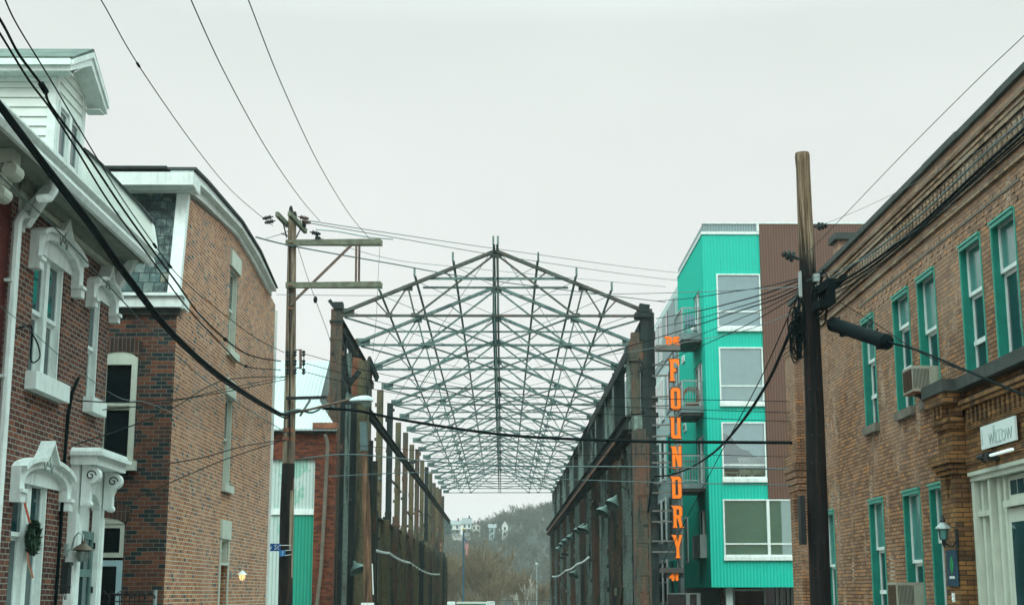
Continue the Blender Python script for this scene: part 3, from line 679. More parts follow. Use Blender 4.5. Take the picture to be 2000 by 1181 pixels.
# ================================================================ HOUSE WITH THE MANSARD ROOF
Y2 = 27.1; X2 = onY(320, 1157, Y2)[0]; TG = frL(X2); TF = frF(Y2)
y2e = onX(519, 1157, X2)[0]
h2 = empty('mansard_house', ((X2-3), (Y2+y2e)/2, 0), 'brick house with a slate mansard front, white cornice and tall orange-brown gable wall', 'house')
zE = onX(347, 606, X2)[1]                          # top of the front brickwork
inner = [onX(*p, X2) for p in ((366, 384), (400, 412), (461, 459), (481, 490), (503, 530), (526, 573))]
gw = [opx((445, 560), (462, 560), (455, 497), (452, 688), X2), opx((436, 850), (452, 850), (445, 766), (443, 948), X2), opx((429, 1050), (444, 1050), (437, 1050), (437, 1100), X2)]
def gwin(l, r, tp, bt): 
    u0 = onX(l, (tp+bt)/2, X2)[0]; u1 = onX(r, (tp+bt)/2, X2)[0]; um = (l+r)/2
    return [u0, u1, onX(um, bt, X2)[1], onX(um, tp, X2)[1]]
G1 = gwin(447, 463, 525, 688); G2 = gwin(437.5, 452.5, 772, 948); G3 = gwin(430, 445, 1052, 1098)
G4 = [G3[0], G3[1], .3, G3[2]-.06]
m = MB(TG)
m.wall(Y2, y2e, 0, zE, [G2, G3, G4] + ([G1] if G1[3] < zE else []), .22)
# upper gable as a polygon with the upper window's hole
loop = [(Y2, zE), (inner[0][0], inner[0][1])] + inner[1:] + [(y2e, inner[-1][1]-.1), (y2e, zE)]
z1lo = max(G1[2], zE+.001)
if G1[3] > zE:
    if G1[2] > zE: hole = [[(G1[0], G1[2]), (G1[1], G1[2]), (G1[1], G1[3]), (G1[0], G1[3])]]
    m2 = MB(TG)
    if G1[2] > zE: m.shape([loop] + hole, -.22, 0)
    else:
        loop = [(Y2, zE), (inner[0][0], inner[0][1])] + inner[1:] + [(y2e, inner[-1][1]-.1), (y2e, zE), (G1[1], zE), (G1[1], G1[3]), (G1[0], G1[3]), (G1[0], zE)]
        m.shape([loop], -.22, 0)
# if the hole straddles zE the lower wall needs it too
m.v = m.v; 
gobj = m.build('gable_wall', M['brick_gable'], h2)
print('gable', zE, G1, y2e, X2, 'leftwall', A, B, 'zg', zg, 'zTop', zTop, 'yE', yE, yN, 'd', d0, d1, ze)
if G1[2] < zE < G1[3]:
    bpy.data.objects.remove(gobj)
    m = MB(TG); m.wall(Y2, y2e, 0, zE, [[G1[0], G1[1], G1[2], zE], G2, G3, G4], .22); m.shape([loop], -.22, 0); m.build('gable_wall', M['brick_gable'], h2)
for i, (G, lh) in enumerate(((G1, .38), (G2, .38), (G3, .42))):
    wi = window(h2, TG, *G, rec=.20, mf=M['cream'], mg=M['glass'] if i < 2 else M['glass_pale'], fw=.05, mid=.52, sill=(.08, .17, .09, M['cream']) if i < 2 else None, jamb=(M['cream'], .05, -.015))
    MB(TG).box(G[0]-.10, G[1]+.10, -.01, .05, G[3]+.001, G[3]+lh).build('lintel', M['cream'], wi)
dd_ = MB(TG); dd_.box(G4[0], G4[1], -.2, -.15, G4[2], G4[3]); dd_.build('side_door', M['black'], h2)
m = MB(TG); m.box(G4[0]-.07, G4[0]-.001, -.1, .03, .3, G3[3]); m.box(G4[1]+.001, G4[1]+.07, -.1, .03, .3, G3[3]); m.box(G4[0], G4[1], -.2, .02, G4[3]+.001, G3[2]-.001); m.build('door_frame', M['cream'], h2)
# front wall (faces the camera)
def fwin(l, r, tp, bt, Y=Y2): 
    ym = (tp+bt)/2; a = onY(l, ym, Y)[0]; b = onY(r, ym, Y)[0]; return [a, b, onY((l+r)/2, bt, Y)[1], onY((l+r)/2, tp, Y)[1]]
H1 = fwin(196, 263, 698, 900); H2 = fwin(160, 242, 1022, 1088); H2b = [H2[0], H2[1], .3, H2[2]-.05]
m = MB(TF); m.wall(-14, X2, 0, zE, [H1, H2, H2b], .2); m.build('front_wall', M['brick_dark'], h2)
w_ = window(h2, TF, *H1, rec=.12, mf=M['cream'], mg=M['glass_black'], fw=.07, mid=.53, sill=(.10, .18, .12, M['cream']))
m = MB(TF); m.box(H1[0]-.0, H1[0]+.08, -.12, .03, H1[2], H1[3]); m.box(H1[1]-.09, H1[1]+.02, -.06, .035, H1[2], H1[3]); m.box(H1[0]+.08, H1[1]-.09, -.06, .03, H1[3]-.14, H1[3]-.001); m.build('casing', M['cream'], w_)
for k, Hh in enumerate((H1, H2)):
    c = (Hh[0]+Hh[1])/2; hw = (Hh[1]-Hh[0])/2+.04
    lo_ = [(c+hw*t, Hh[3]+.02+.10*(1-t*t)) for t in (-1,-.6,-.2,.2,.6,1)]; hi_ = [(c+(hw+.06)*t, Hh[3]+.30+.12*(1-t*t)) for t in (-1,-.6,-.2,.2,.6,1)]
    MB(TF).shape([lo_ + hi_[::-1]], .001, .025).build('brick_arch', M['brick_soldier'], h2)
    MB(TF).shape([[(c-hw+.04, Hh[3]-.002)] + lo_[1:-1] + [(c+hw-.04, Hh[3]-.002)]], -.05, .012).build('arch_panel', M['cream'], h2)
bl = MB(TF)
for i in range(17): bl.box(H1[0]+.12, H1[1]-.13, -.145, -.135, H1[3]-.2-i*.055, H1[3]-.175-i*.055)
tw = window(h2, TF, *H2, rec=.1, mf=M['cream'], mg=M['glass_black'], fw=.08, mid=.0)
dw = window(h2, TF, *H2b, rec=.1, mf=M['pale_blue'] if 'pale_blue' in M else plain('pale_blue_paint', (.36,.52,.56), .5, var=.1), mg=M['glass_black'], fw=.11, mid=.0)
m = MB(TF); m.box(H2b[0], H2b[1], -.1, .0, H2b[3]+.001, H2[2]-.001); m.build('transom_bar', M['cream'], h2)
m = MB(TF)
for i in range(3): m.box(H2b[0]+.12+.28*(i+1), H2b[0]+.135+.28*(i+1), -.075, -.06, .4, H2b[3]-.1)
for i in range(4): m.box(H2b[0]+.12, H2b[1]-.12, -.0745, -.0605, 1.1+.35*i, 1.112+.35*i)
m.build('glazing_bars', M['sign_dark'], h2)
# a small lamp with a tan shade stands inside the upper window: seen through the dark pane as a warm triangle
# gutter box under the slates
m = MB(TF); m.box(-14, X2+.10, -.05, .16, zE+.03, zE+.24); m.box(-14, X2+.14, -.05, .22, zE+.242, zE+.30); m.box(X2+.001, X2+.12, -.5, -.051, zE+.05, zE+.30); m.build('front_gutter', M['white'], h2)
m = MB(TF); m.box(-14, X2+.05, -.05, .05, zE-.10, zE+.029); m.build('eaves_course', M['stone_dark'], h2)
# slate slope: from the gutter back to the cornice
yS, zS = onX(366, 384, X2)
b0 = (Y2+.02, zE+.30); 
m = MB(); m.add([(-14, b0[0], b0[1]), (X2-.16, b0[0], b0[1]), (X2-.16, yS, zS+.1), (-14, yS, zS+.1), (-14, yS+.3, zS+.1), (X2-.16, yS+.3, zS+.1), (X2-.16, b0[0]+.3, b0[1]), (-14, b0[0]+.3, b0[1])], [(0,1,2,3), (3,2,5,4), (4,5,6,7), (0,1,6,7), (1,2,5,6), (0,3,4,7)])
m.build('slate_slope', M['slate'], h2)
# white corner board following the slope
m = MB(); xa, xb = X2-.20, X2+.03; e = .05
m.add([(xa, b0[0]-e, b0[1]), (xb, b0[0]-e, b0[1]), (xb, yS-e, zS+.05), (xa, yS-e, zS+.05), (xa, b0[0]+.12, b0[1]), (xb, b0[0]+.12, b0[1]), (xb, yS+.12, zS+.05), (xa, yS+.12, zS+.05)], [(0,1,2,3), (4,5,6,7), (0,1,5,4), (1,2,6,5), (2,3,7,6), (3,0,4,7)])
m.build('corner_board', M['white'], h2)
# cornice along the front top and the raking verge
outer = [onX(*p, X2+.22) for p in ((380, 333), (407, 360), (473, 436), (509, 494), (541, 562))]
m = MB(); zc = outer[0][1]; yc = outer[0][0]
m.box(-14, X2+.22, yS-.30, yS+.1, zS+.06, zc-.32); m.box(-14, X2+.225, yc-.1, yS+.12, zc-.318, zc-.06)
m.build('front_cornice', M['white'], h2)
inn2 = [onX(*p, X2) for p in ((362, 376), (400, 412), (461, 459), (481, 490), (503, 530), (526, 575))]
m = MB(TG); 
def lerp(p, q, t): return (p[0]+(q[0]-p[0])*t, p[1]+(q[1]-p[1])*t)
ou = outer[:]; inr = [onX(*p, X2+.05) for p in ((366, 370), (401, 400), (463, 460), (496, 515), (530, 578))]
mid_ = [lerp(a, b, .45) for a, b in zip(ou, inr)]
m.shape([mid_ + inr[::-1]], -.25, .07); m.shape([ou + mid_[::-1]], -.25, .20)
m.build('raking_cornice', M['white'], h2)
m = MB(TG); up = [(a, b+.07) for a, b in ou]; up[-1] = (ou[-1][0]+.06, ou[-1][1]-.0)
m.shape([[(ou[0][0]-.05, ou[0][1]+.005)] + up + [(a, b+.004) for a, b in ou[::-1]]], -.3, .25)
m.box(ou[0][0]-.12, ou[0][0]+.3, -8, -.301, ou[0][1]+.004, ou[0][1]+.06); m.build('roof_edge', M['tar'], h2)
m = MB(TG); m.shape([[(Y2+.6, zE), (Y2+.6, zE+.3), (yS+.45, zS)] + [(a+(.5 if i == 0 else .02), b-.08) for i, (a, b) in enumerate(ou)] + [(y2e-.02, zE)]], -8, -.31); m.box(Y2+.21, y2e-.01, -8, -.23, 0, zE); m.build('roof_body', M['tar'], h2)
m = MB(TG); m.box(y2e+.001, y2e+.09, -.12, .06, 0, inner[-1][1]-.25); m.build('rear_downspout', M['white'], h2)
# lit gooseneck lamp on the gable wall
u_, z_ = onX(449, 1122, X2)
lg = empty('gable_lamp', (X2, u_, z_), 'lit gooseneck lamp with warm glowing bulb beside the black side door of the gable', 'lamp')
q = NT('glowing_bulb'); q.b.inputs['Emission Color'].default_value = (1, .62, .25, 1); q.b.inputs['Emission Strength'].default_value = 1.6; M['bulb'] = q.out((.5, .3, .1), .3)
old = M['rust_shade']; M['rust_shade'] = M['white']; gooseneck(lg, TG, u_, z_, .75, M['steel_grey'], M['bulb'], M['bulb']); M['rust_shade'] = old
# porch railing with a string of small bulbs in front of the dark front wall
rl = empty('porch_railing', (-7.3, Y2-1.2, 0), 'dark metal porch railing with one pale end post below the pale blue door frame', 'railing')
Yr = Y2-1.2; xr0 = onY(186, 1165, Yr)[0]; xr1 = onY(303, 1165, Yr)[0]; zr_ = onY(250, 1160, Yr)[1]
m = MB(); m.tube([(xr0, Yr, zr_), (xr1, Yr, zr_)], .022, 6); m.tube([(xr0, Yr, zr_-.12), (xr1, Yr, zr_-.12)], .012, 6)
for i in range(11):
    x = xr0 + (xr1-xr0-.1)*i/11; m.tube([(x, Yr, zr_), (x, Yr, .5)], .010, 5)
m.build('rails', M['black'], rl)
MB().tube([(xr1, Yr, zr_+.08), (xr1, Yr, .13)], .035, 8).build('end_post', M['steel_grey'], rl)
MB().box(xr0, xr1+.1, Yr-.05, Y2-.01, .13, .5).build('porch_step', M['stone_dark'], rl)
m = MB(); k = 26
pts = [(xr0+(xr1-xr0)*i/k, Yr-.03, zr_+.02+.05*math.sin(i*1.9)) for i in range(k+1)]; m.tube(pts, .008, 4)
for p in pts[::2]: m.lathe((p[0], p[1], p[2]-.05), [(.012, .05), (.02, .02), (.005, -.01)], 6)
solo(m, 'string_lights', M['black'], (xr0, Yr, zr_), 'string of small unlit bulbs wound along the dark porch railing', 'string lights')
# ================================================================ WORKSHOP left of the steel frame
YW = 54.0; TW = frF(YW)
def F2(px, py, Y=YW): return onY(px, py, Y)
ws = empty('workshop', (-9, YW+5, 0), 'red brick workshop with silver corrugated roofs and peeling white and green sheet doors', 'workshop')
xr_, zr1 = F2(655, 845); xr_ = F2(653, 1000)[0]
XB_ = -7.45; xd0 = F2(500, 1000)[0]; xd1 = F2(613, 1000)[0]; zt_ = F2(570, 896)[1]; zm_ = F2(570, 998)[1]
m = MB(TW); m.wall(-20, xr_, -1, zr1, [[xd0, xd1, .0, zt_]], .25); m.box(-20, XB_, -3, -.26, -1, zr1-.05)
m.quad((xr_, 0, -1), (xr_, -.5, -1), (xr_, -.5, zr1), (xr_, 0, zr1)); m.quad((XB_, -.5, -1), (xr_, -.5, -1), (xr_, -.5, zr1), (XB_, -.5, zr1)); m.build('wall', M['brick_works'], ws)
m = MB(TW); m.box(-20, xr_+.05, .0, .07, zr1-.02, zr1+.10); m.build('coping', M['stone_dark'], ws)
xs = F2(558, 1000)[0]
m = MB(TW); m.box(xd0, xd1, -.18, -.12, zm_+.10, zt_); m.box(xd0, xs, -.18, -.12, .0, zm_-.12); m.build('sheet_panel', M['works_white'], ws)
m = MB(TW); m.box(xs+.003, xd1, -.18, -.12, .0, zm_-.12); m.build('green_sheet_panel', M['works_teal'], ws)
m = MB(TW); m.box(xd0, xd1, -.19, -.06, zm_-.119, zm_+.099); m.build('rail', M['white'], ws)
# low front roof and tall body with a corrugated gable behind
z2 = F2(600, 782, YW+4)[1]
m = MB(); m.add([(-20, YW-.25, zr1+.12), (xr_+.05, YW-.25, zr1+.12), (XB_, YW+4, z2), (-20, YW+4, z2), (-20, YW-.25, zr1+.06), (xr_+.05, YW-.25, zr1+.06), (XB_, YW+4, zr1), (-20, YW+4, zr1)], [(0,1,2,3), (4,5,6,7), (0,1,5,4), (1,2,6,5), (2,3,7,6), (3,0,4,7)])
m.build('low_roof', M['roof_sheet'], ws)
m = MB(); m.box(F2(655, 1000)[0]-.9, xr_+.04, YW-.3, YW+.25, zr1+.14, zr1+.36); m.build('rusty_flashing', M['rust_orange'], ws)
z3 = F2(600, 690, YW+5)[1]; xg = XB_ - .1
m = MB(); m.box(-20, xg, YW+4.3, YW+13, 0, z2-.25); m.build('rear_wall', M['brick_works'], ws)
m = MB(); m.add([(-20, YW+4.0, z2-.1), (xg+.1, YW+4.0, z2-.1), (xg+.1, YW+7, z3), (-20, YW+7, z3), (-20, YW+13, z2-.1), (xg+.1, YW+13, z2-.1), (-20, YW+4.3, z2-.2), (xg+.1, YW+4.3, z2-.2)], [(0,1,2,3), (3,2,5,4), (1,2,5,7), (0,3,4,6), (6,7,5,4), (0,1,7,6)])
m.build('tall_roof', M['roof_sheet'], ws)
# drain pipe leaning slightly, bent at its foot
pts = [at(634, 848, YW-.4), at(638, 858, YW-.35), at(640, 870, YW-.25), at(634, 990, YW-.22), at(627, 1110, YW-.22), at(619, 1181, YW-.22), at(612, 1240, YW-.22)]
m = MB(); m.tube(pts, .07, 8); m.build('drain_pipe', M['stone'], ws, smooth=True)

# ================================================================ STEEL FRAME OF THE OLD WORKS
Y0 = 57.0; BAY = 7.0; NB = 15
XLf = onY(648, 1000, Y0)[0]; XRf = onY(1273, 1000, Y0)[0]; XC = onY(968, 520, Y0)[0]
ZB = onY(968, 616.5, Y0)[1]; ZA = onY(968, 490, Y0)[1]; ZE = ZB + .15
fr = empty('steel_frame', (XC, Y0+BAY*NB/2, -1), 'roofless rusted steel frame of the old works, rows of columns carrying bare roof trusses', 'steel frame')
def tz(x):        # height of the top chord
    return ZA - (ZA - ZE) * abs(x - XC) / ((XRf-XLf)/2 - .05) if abs(x-XC) < (XRf-XLf)/2 else ZE
hw = (XRf - XLf)/2
def truss_mesh(Y):
    m = MB()
    A_ = Vector((XC, Y, ZA)); 
    for sg in (-1, 1):
        e = Vector((XC + sg*(hw-.15), Y, ZE)); q = lambda t: e.lerp(A_, t); b = lambda t: Vector((XC + sg*(hw-.15)*(1-t), Y, ZB))
        for dy in (-.07, .07): m.bar(e + Vector((0,dy,0)), A_ + Vector((0,dy,0)), .07, .125)
        gs = [.20, .42, .66]
        m.bar(q(.42), b(.30), .04, .06); m.bar(q(.42), b(.47), .05, .07); m.bar(b(.47), A_ - Vector((0,0,.12)), .05, .08)
        m.bar(q(.66), b(.47).lerp(A_, .52), .04, .055); m.bar(q(.20), b(.30), .04, .055)
        for t, gw_, gh_ in ((0.02, .32, .36), (.42, .20, .22)):  # gusset plates
            c = q(t); m.bar(c + Vector((-gw_, 0, -.08)), c + Vector((gw_, 0, -.08)), .03, gh_)
        c = b(.47); m.bar(c + Vector((-.16,0,.02)), c + Vector((.16,0,.02)), .03, .18)
        c = b(.30); m.bar(c + Vector((-.14,0,.02)), c + Vector((.14,0,.02)), .03, .18)
    for dy in (-.06, .06): m.bar((XC-hw+.1, Y+dy, ZB), (XC+hw-.1, Y+dy, ZB), .05, .08)
    c = A_ + Vector((0,0,-.15)); m.bar(c + Vector((-.24,0,0)), c + Vector((.24,0,0)), .03, .30)
    m.bar((XC-.09, Y, ZB), (XC-.09, Y, ZA-.1), .06, .06); m.bar((XC+.09, Y, ZB), (XC+.09, Y, ZA-.1), .06, .06)
    return m
tf_ = truss_mesh(Y0).build('roof_truss', M['steel_front'], fr, loc=(XC, Y0, ZB))
t0 = truss_mesh(Y0+BAY).build('roof_truss', M['steel_roof'], fr, loc=(XC, Y0+BAY, ZB))
for i in range(2, NB+1):
    t = t0.copy(); col.objects.link(t); t.parent = fr; t.location.y += BAY*(i-1)
    t.rotation_euler.y = rnd.uniform(-.004, .004); t.location.z += rnd.uniform(-.04, .04)
# collar ties on the first two trusses only
m = MB()
for k in (0,):
    Yt = Y0; zc_ = onY(968, 544, Y0)[1]; hwc = hw*(ZA-zc_)/(ZA-ZE)
    m.bar((XC-hwc, Yt, zc_), (XC+hwc, Yt, zc_), .06, .10)
    m.bar((XC-hwc-.1, Yt+.25, zc_-.32), (XC+hwc+.1, Yt+.25, zc_-.32), .06, .08)
m.build('collar_tie', M['steel_roof'], fr)
Y1 = Y0 + BAY*NB
# purlins run the whole length and stick out past the first truss with an upstand
for sg in (-1, 1):
    for t in (.24, .47, .72, .985):
        x = XC + sg*(hw-.15)*(1-t); z = ZE + (ZA-ZE)*t + .20
        m = MB(); m.bar((x, Y0-.7, z), (x, Y1, z), .055, .09); m.bar((x-.05*sg, Y0-.7, z-.06), (x-.05*sg, Y1, z-.06), .05, .02)
        m.bar((x, Y0-.65, z-.05), (x, Y0-.65, z+.30), .08, .09)
        m.build('purlin', M['steel_roof'], fr)
    m = MB(); x = XC + sg*.10
    m.bar((x, Y0-.1, ZB+.1), (x, Y1, ZB+.1), .07, .09); m.build('ridge_tie', M['steel_roof'], fr)
# bracing in the plane of the bottom chords and thin rods under the roof
for i in range(NB):
    ya = Y0+BAY*i; yb = ya+BAY; ym = (ya+yb)/2; m = MB(); g = []
    for sg in (-1, 1):
        E = XC + sg*(hw-.2); Q = XC + sg*hw*.50; K = XC + sg*hw*.70
        if i % 3 != 2 or i < 2:
            m.bar((Q, ya, ZB-.03), (XC, yb, ZB-.03), .07, .055); m.bar((E, ya+.2, ZB-.04), (K, ym, ZB-.02), .07, .06)
        if i % 2 == 1: m.bar((K, ym, ZB-.02), (E, yb, ZB-.04), .07, .06)
        for t1, t2 in ((.24, .47), (.47, .72), (.72, .98), (0, .24)):
            x1 = XC + sg*(hw-.15)*(1-t1); x2 = XC + sg*(hw-.15)*(1-t2); z1 = ZE+(ZA-ZE)*t1+.1; z2_ = ZE+(ZA-ZE)*t2+.1
            m.tube([(x1, ya, z1), (x2, yb, z2_)], .014, 4, raw=True); 
            if (i+int(t1*10)) % 2: m.tube([(x2, ya, z2_), (x1, yb, z1)], .014, 4, raw=True)
    if i % 3 != 2 or i < 2: m.bar((XC-hw*.70, ym, ZB-.02), (XC+hw*.70, ym, ZB-.02), .07, .07)
    m.build('roof_bracing', M['steel_roof'], fr)
# columns -------------------------------------------------
mats_l = ['steel_rust', 'steel_moss', 'steel_rust', 'steel_moss', 'steel_dark', 'steel_moss']
def column(x, y, w, dpt, z1, mat, name='column', z0=-3.2, gird=None):
    m = MB(); t = .035
    m.box(x-w/2, x+w/2, y-dpt/2, y-dpt/2+t, z0, z1)                   # flanges face the camera
    m.box(x-w/2, x+w/2, y+dpt/2-t, y+dpt/2, z0, z1)
    m.box(x-t/2, x+t/2, y-dpt/2+t+.001, y+dpt/2-t-.001, z0, z1-.01)
    m.box(x-w/2+.03, x-w/2+.07, y-dpt/2+t+.001, y+dpt/2-t-.001, z0, z1-.02); m.box(x+w/2-.07, x+w/2-.03, y-dpt/2+t+.001, y+dpt/2-t-.001, z0, z1-.02)
    k = z0 + .4
    while k < z1 - .3:                                            # rivets and batten plates
        if rnd.random() < .22: m.box(x-w/2-.03, x+w/2+.03, y-dpt/2-.02, y-dpt/2-.001, k, k+rnd.uniform(.08, .35))
        for sx in (-1, 1): m.box(x+sx*w*.38-.015, x+sx*w*.38+.015, y-dpt/2-.0155, y-dpt/2-.0005, k+.5, k+.53)
        if rnd.random() < .25:
            s = rnd.choice((-1, 1)); m.box(*sorted((x+s*w/2, x+s*(w/2+.10))), y-.08, y+.08, k, k+rnd.uniform(.1, .3))
        k += .62
    return m.build(name, M[mat], fr, loc=(x, y, z0))
for i in range(NB+1):
    y = Y0 + BAY*i
    zt = ZB + (.25 if i in (0, 1, 2) else rnd.uniform(-.5, .1))
    column(XLf+.02, y, .46 if i == 0 else .34, .30, zt, mats_l[i % 6])
    column(XRf-.05, y, .50 if i else .55, .40, ZB+.10, 'steel_dark' if i % 2 == 0 else 'steel_green')
# crane columns inside, lower
ZL = onX(705, 1000, XLf+.5)[1]
zL1 = onX(750, 1007, XLf+.6)[1]                 # ledge height of the left sheet wall
zgl = onX(790, 906, XLf+.75)[1]; zgr = onX(1180, 887, XRf-.68)[1]
for i in range(NB+1):
    y = Y0 + BAY*i + .01
    if i: column(XLf+.45, y, .34, .4, zL1+rnd.uniform(-.05, .5), mats_l[(i+2) % 6], 'crane_column')
    column(XRf-.38, y, .38, .45, zgr-.55, 'steel_green' if i % 2 else 'steel_rust', 'crane_column')
for i in range(NB):                                              # intermediate studs in the sheet walls
    y = Y0 + BAY*(i+.5)
    column(XLf+.12, y, .26, .22, zL1+.3, mats_l[(i+1) % 6], 'stud')
    column(XRf-.28, y, .30, .22, zgr-.30, 'steel_green' if i % 3 == 0 else 'steel_rust', 'stud')
    for f_ in (.25, .75): column(XRf-.22, Y0+BAY*(i+f_), .20, .16, zgr-.3-.4*(f_ > .5), 'steel_dark' if (i+(f_ > .5)) % 2 else 'steel_moss', 'stud')
# left sheet wall with a ledge
m = MB(); m.box(XLf-.12, XLf-.02, Y0+3, Y1, -3.2, zL1); m.build('sheet_wall', M['wall_dark'], fr)
m = MB(); m.box(XLf+.0, XLf+.35, Y0+3, Y1, zL1-.12, zL1-.02); m.box(XLf+.0, XLf+.2, Y0+3, Y1, zL1-1.9, zL1-1.75)
m.build('wall_girt', M['steel_rust'], fr)
m = MB(); m.box(XLf+.15, XLf+.21, Y0+3, Y1, zL1-8, zL1-.13)
m.build('inner_sheeting', M['steel_moss'], fr)
# right sheet wall up to the crane rail, sheet remnants above
m = MB(); m.box(XRf+.02, XRf+.10, Y0+.5, Y1, -3.2, zgr+.4); m.build('sheet_wall', M['wall_dark'], fr)
for i in range(NB):
    y = Y0 + BAY*i
    if i >= 3:
        m = MB(); a = y + rnd.uniform(.2, 1.0); m.box(XRf-.02, XRf+.02, a, y+BAY-rnd.uniform(.2, 3.2), zgr+.42, ZB-rnd.uniform(.0, .35)); m.build('upper_sheet', M['steel_dark'] if i % 2 else M['steel_green'], fr)
    if i >= 2 and i % 2 == 0:
        m = MB(); m.box(XRf-.3, XRf-.22, y+.4, y+1.6, zgr+.2, ZB-.5); m.build('plate', M['steel_green'], fr)
# loose braces, cleats and stubs left on both walls
rc = random.Random(21)
for i in range(26):
    sd_ = -1 if i % 2 == 0 else 1; X_ = (XLf+.30) if sd_ < 0 else (XRf-.62); y_ = Y0+2+rc.random()*(BAY*NB-9); z_ = rc.uniform(.5, ZB-2.2) if sd_ < 0 else rc.uniform(0, zgr-1.5)
    k_ = rc.random()
    if k_ < .5: MB().bar((X_, y_, z_), (X_, y_+rc.uniform(1.5, 4), z_+rc.uniform(-2.2, 2.2)), .07, .09).build('loose_brace', M[rc.choice(['steel_rust', 'steel_dark', 'rust_orange'])], fr)
    elif k_ < .8: MB().box(X_-.06, X_+.06, y_, y_+rc.uniform(.5, 2.2), z_, z_+rc.uniform(.1, .5)).build('cleat_plate', M[rc.choice(['steel_rust', 'steel_green', 'steel_moss'])], fr)
    else: MB().bar((X_, y_, z_), (X_-sd_*rc.uniform(.3, .8), y_-.1, z_+.1), .10, .16).build('stub', M['steel_dark'], fr)
for i in range(NB):
    z_ = zL1 + rc.uniform(1.2, 3.5); y_ = Y0+BAY*i+.2
    if rc.random() < .45: MB().bar((XLf+.05, y_, z_), (XLf+.05, y_+BAY-.3, z_+rc.uniform(-.3, .3)), .07, .14).build('wall_girt', M['steel_rust'], fr)
# eaves girders
m = MB(); m.ibeam((XLf+.10, Y0-.05, ZB-.32), (XLf+.10, Y0+BAY*2+.9, ZB-.40), .26, .50); m.build('eaves_girder', M['steel_dark'], fr)
m = MB(); m.ibeam((XRf-.10, Y0-.05, ZB-.32), (XRf-.10, Y1, ZB-.32), .30, .55); m.build('eaves_girder', M['steel_dark'], fr)
m = MB(); m.bar((XRf-.34, Y0+.3, ZB-.5), (XRf-.34, Y0+BAY*5, ZB-.5), .03, .5); m.build('eaves_web', M['steel_dark'], fr)
# crane girders
m = MB(); m.ibeam((XLf+.85, Y0+5, zgl+.05), (XLf+.85, Y1, zgl+.05), .22, .34); m.build('crane_girder', M['steel_dark'], fr)
m = MB(); m.ibeam((XRf-.85, Y0+.4, zgr-.25), (XRf-.85, Y1+1, zgr-.25), .36, .55); m.bar((XRf-.62, Y0+.4, zgr-.62), (XRf-.62, Y1, zgr-.62), .4, .10); m.build('crane_girder', M['steel_dark'], fr)
m = MB(); m.bar((XRf-1.02, Y0+4, zgr-.56), (XRf-1.02, Y1, zgr-.56), .06, .10); m.build('crane_rail', M['rust_orange'], fr)
# front right cluster: stub post, box bracket, cap
xq = onY(1241, 700, Y0)[0]
m = MB(); m.box(xq-.17, xq+.17, Y0-.15, Y0+.2, zgr+.1, ZB-.7); m.build('stub_post', M['steel_rust'], fr)
m = MB(); m.box(xq-.26, xq+.26, Y0-.24, Y0+.28, onY(1241, 706, Y0)[1], onY(1241, 668, Y0)[1]); MB().box(xq-.22, xq+.3, Y0-.2, Y0+.25, zgr+.05, zgr+.16).build('cap_plate', M['steel_rust'], fr); m.box(xq-.30, xq+.30, Y0-.25, Y0-.241, onY(1241, 700, Y0)[1], onY(1241, 690, Y0)[1]); m.build('box_bracket', M['steel_rust'], fr)
m = MB()
for k in range(5): m.tube([(xq+.12+k*.03, Y0-.26, onY(1, 700, Y0)[1]-.1*k), (xq+.3, Y0-.28, onY(1, 712, Y0)[1]-.12*k), (xq+.1+.06*k, Y0-.25, onY(1, 728, Y0)[1])], .03, 5, raw=True)
m.build('torn_bracket', M['steel_dark'], fr)
m = MB(); m.box(xq-.1, xq+.45, Y0-.18, Y0+.22, zgr-.6, zgr+.0); m.box(xq+.0, XRf-.2, Y0-.20, Y0+.2, onY(1, 1180, Y0)[1]-2, zgr-.95); m.build('plated_pier', M['steel_green'], fr)
m = MB(); m.box(xq-.18, xq+.0-.004, Y0-.24, Y0+.3, -2, zgr-.62); m.box(xq+.38, xq+.46, Y0-.24, Y0+.1, -2, zgr-.9)
for k in range(5): m.box(xq-.12, XRf-.3, Y0-.225, Y0-.205, -.5+k*1.75, -.38+k*1.75)
m.build('pier_flange', M['steel_rust'], fr)
m = MB(); m.box(XRf-.36, XRf+.02, Y0-.3, Y0+.3, ZB+.12, ZB+.40); m.bar((XRf-.36, Y0, ZB+.40), (XRf+.05, Y0, ZB+.34), .5, .16); m.box(XRf-.55, XRf+.16, Y0-.32, Y0+.32, ZB-.1, ZB+.09); m.build('column_cap', M['steel_dark'], fr)
m = MB(); m.box(XLf-.12, XLf+.26, Y0-.25, Y0+.25, ZB+.26, ZB+.52); m.bar((XLf-.30, Y0, ZB+.62), (XLf-.1, Y0, ZB+.36), .3, .14); MB().box(XLf-.26, XLf+.32, Y0-.22, Y0+.22, ZB-.3, ZB-.22).build('column_collar', M['steel_dark'], fr); m.build('column_cap', M['steel_dark'], fr)
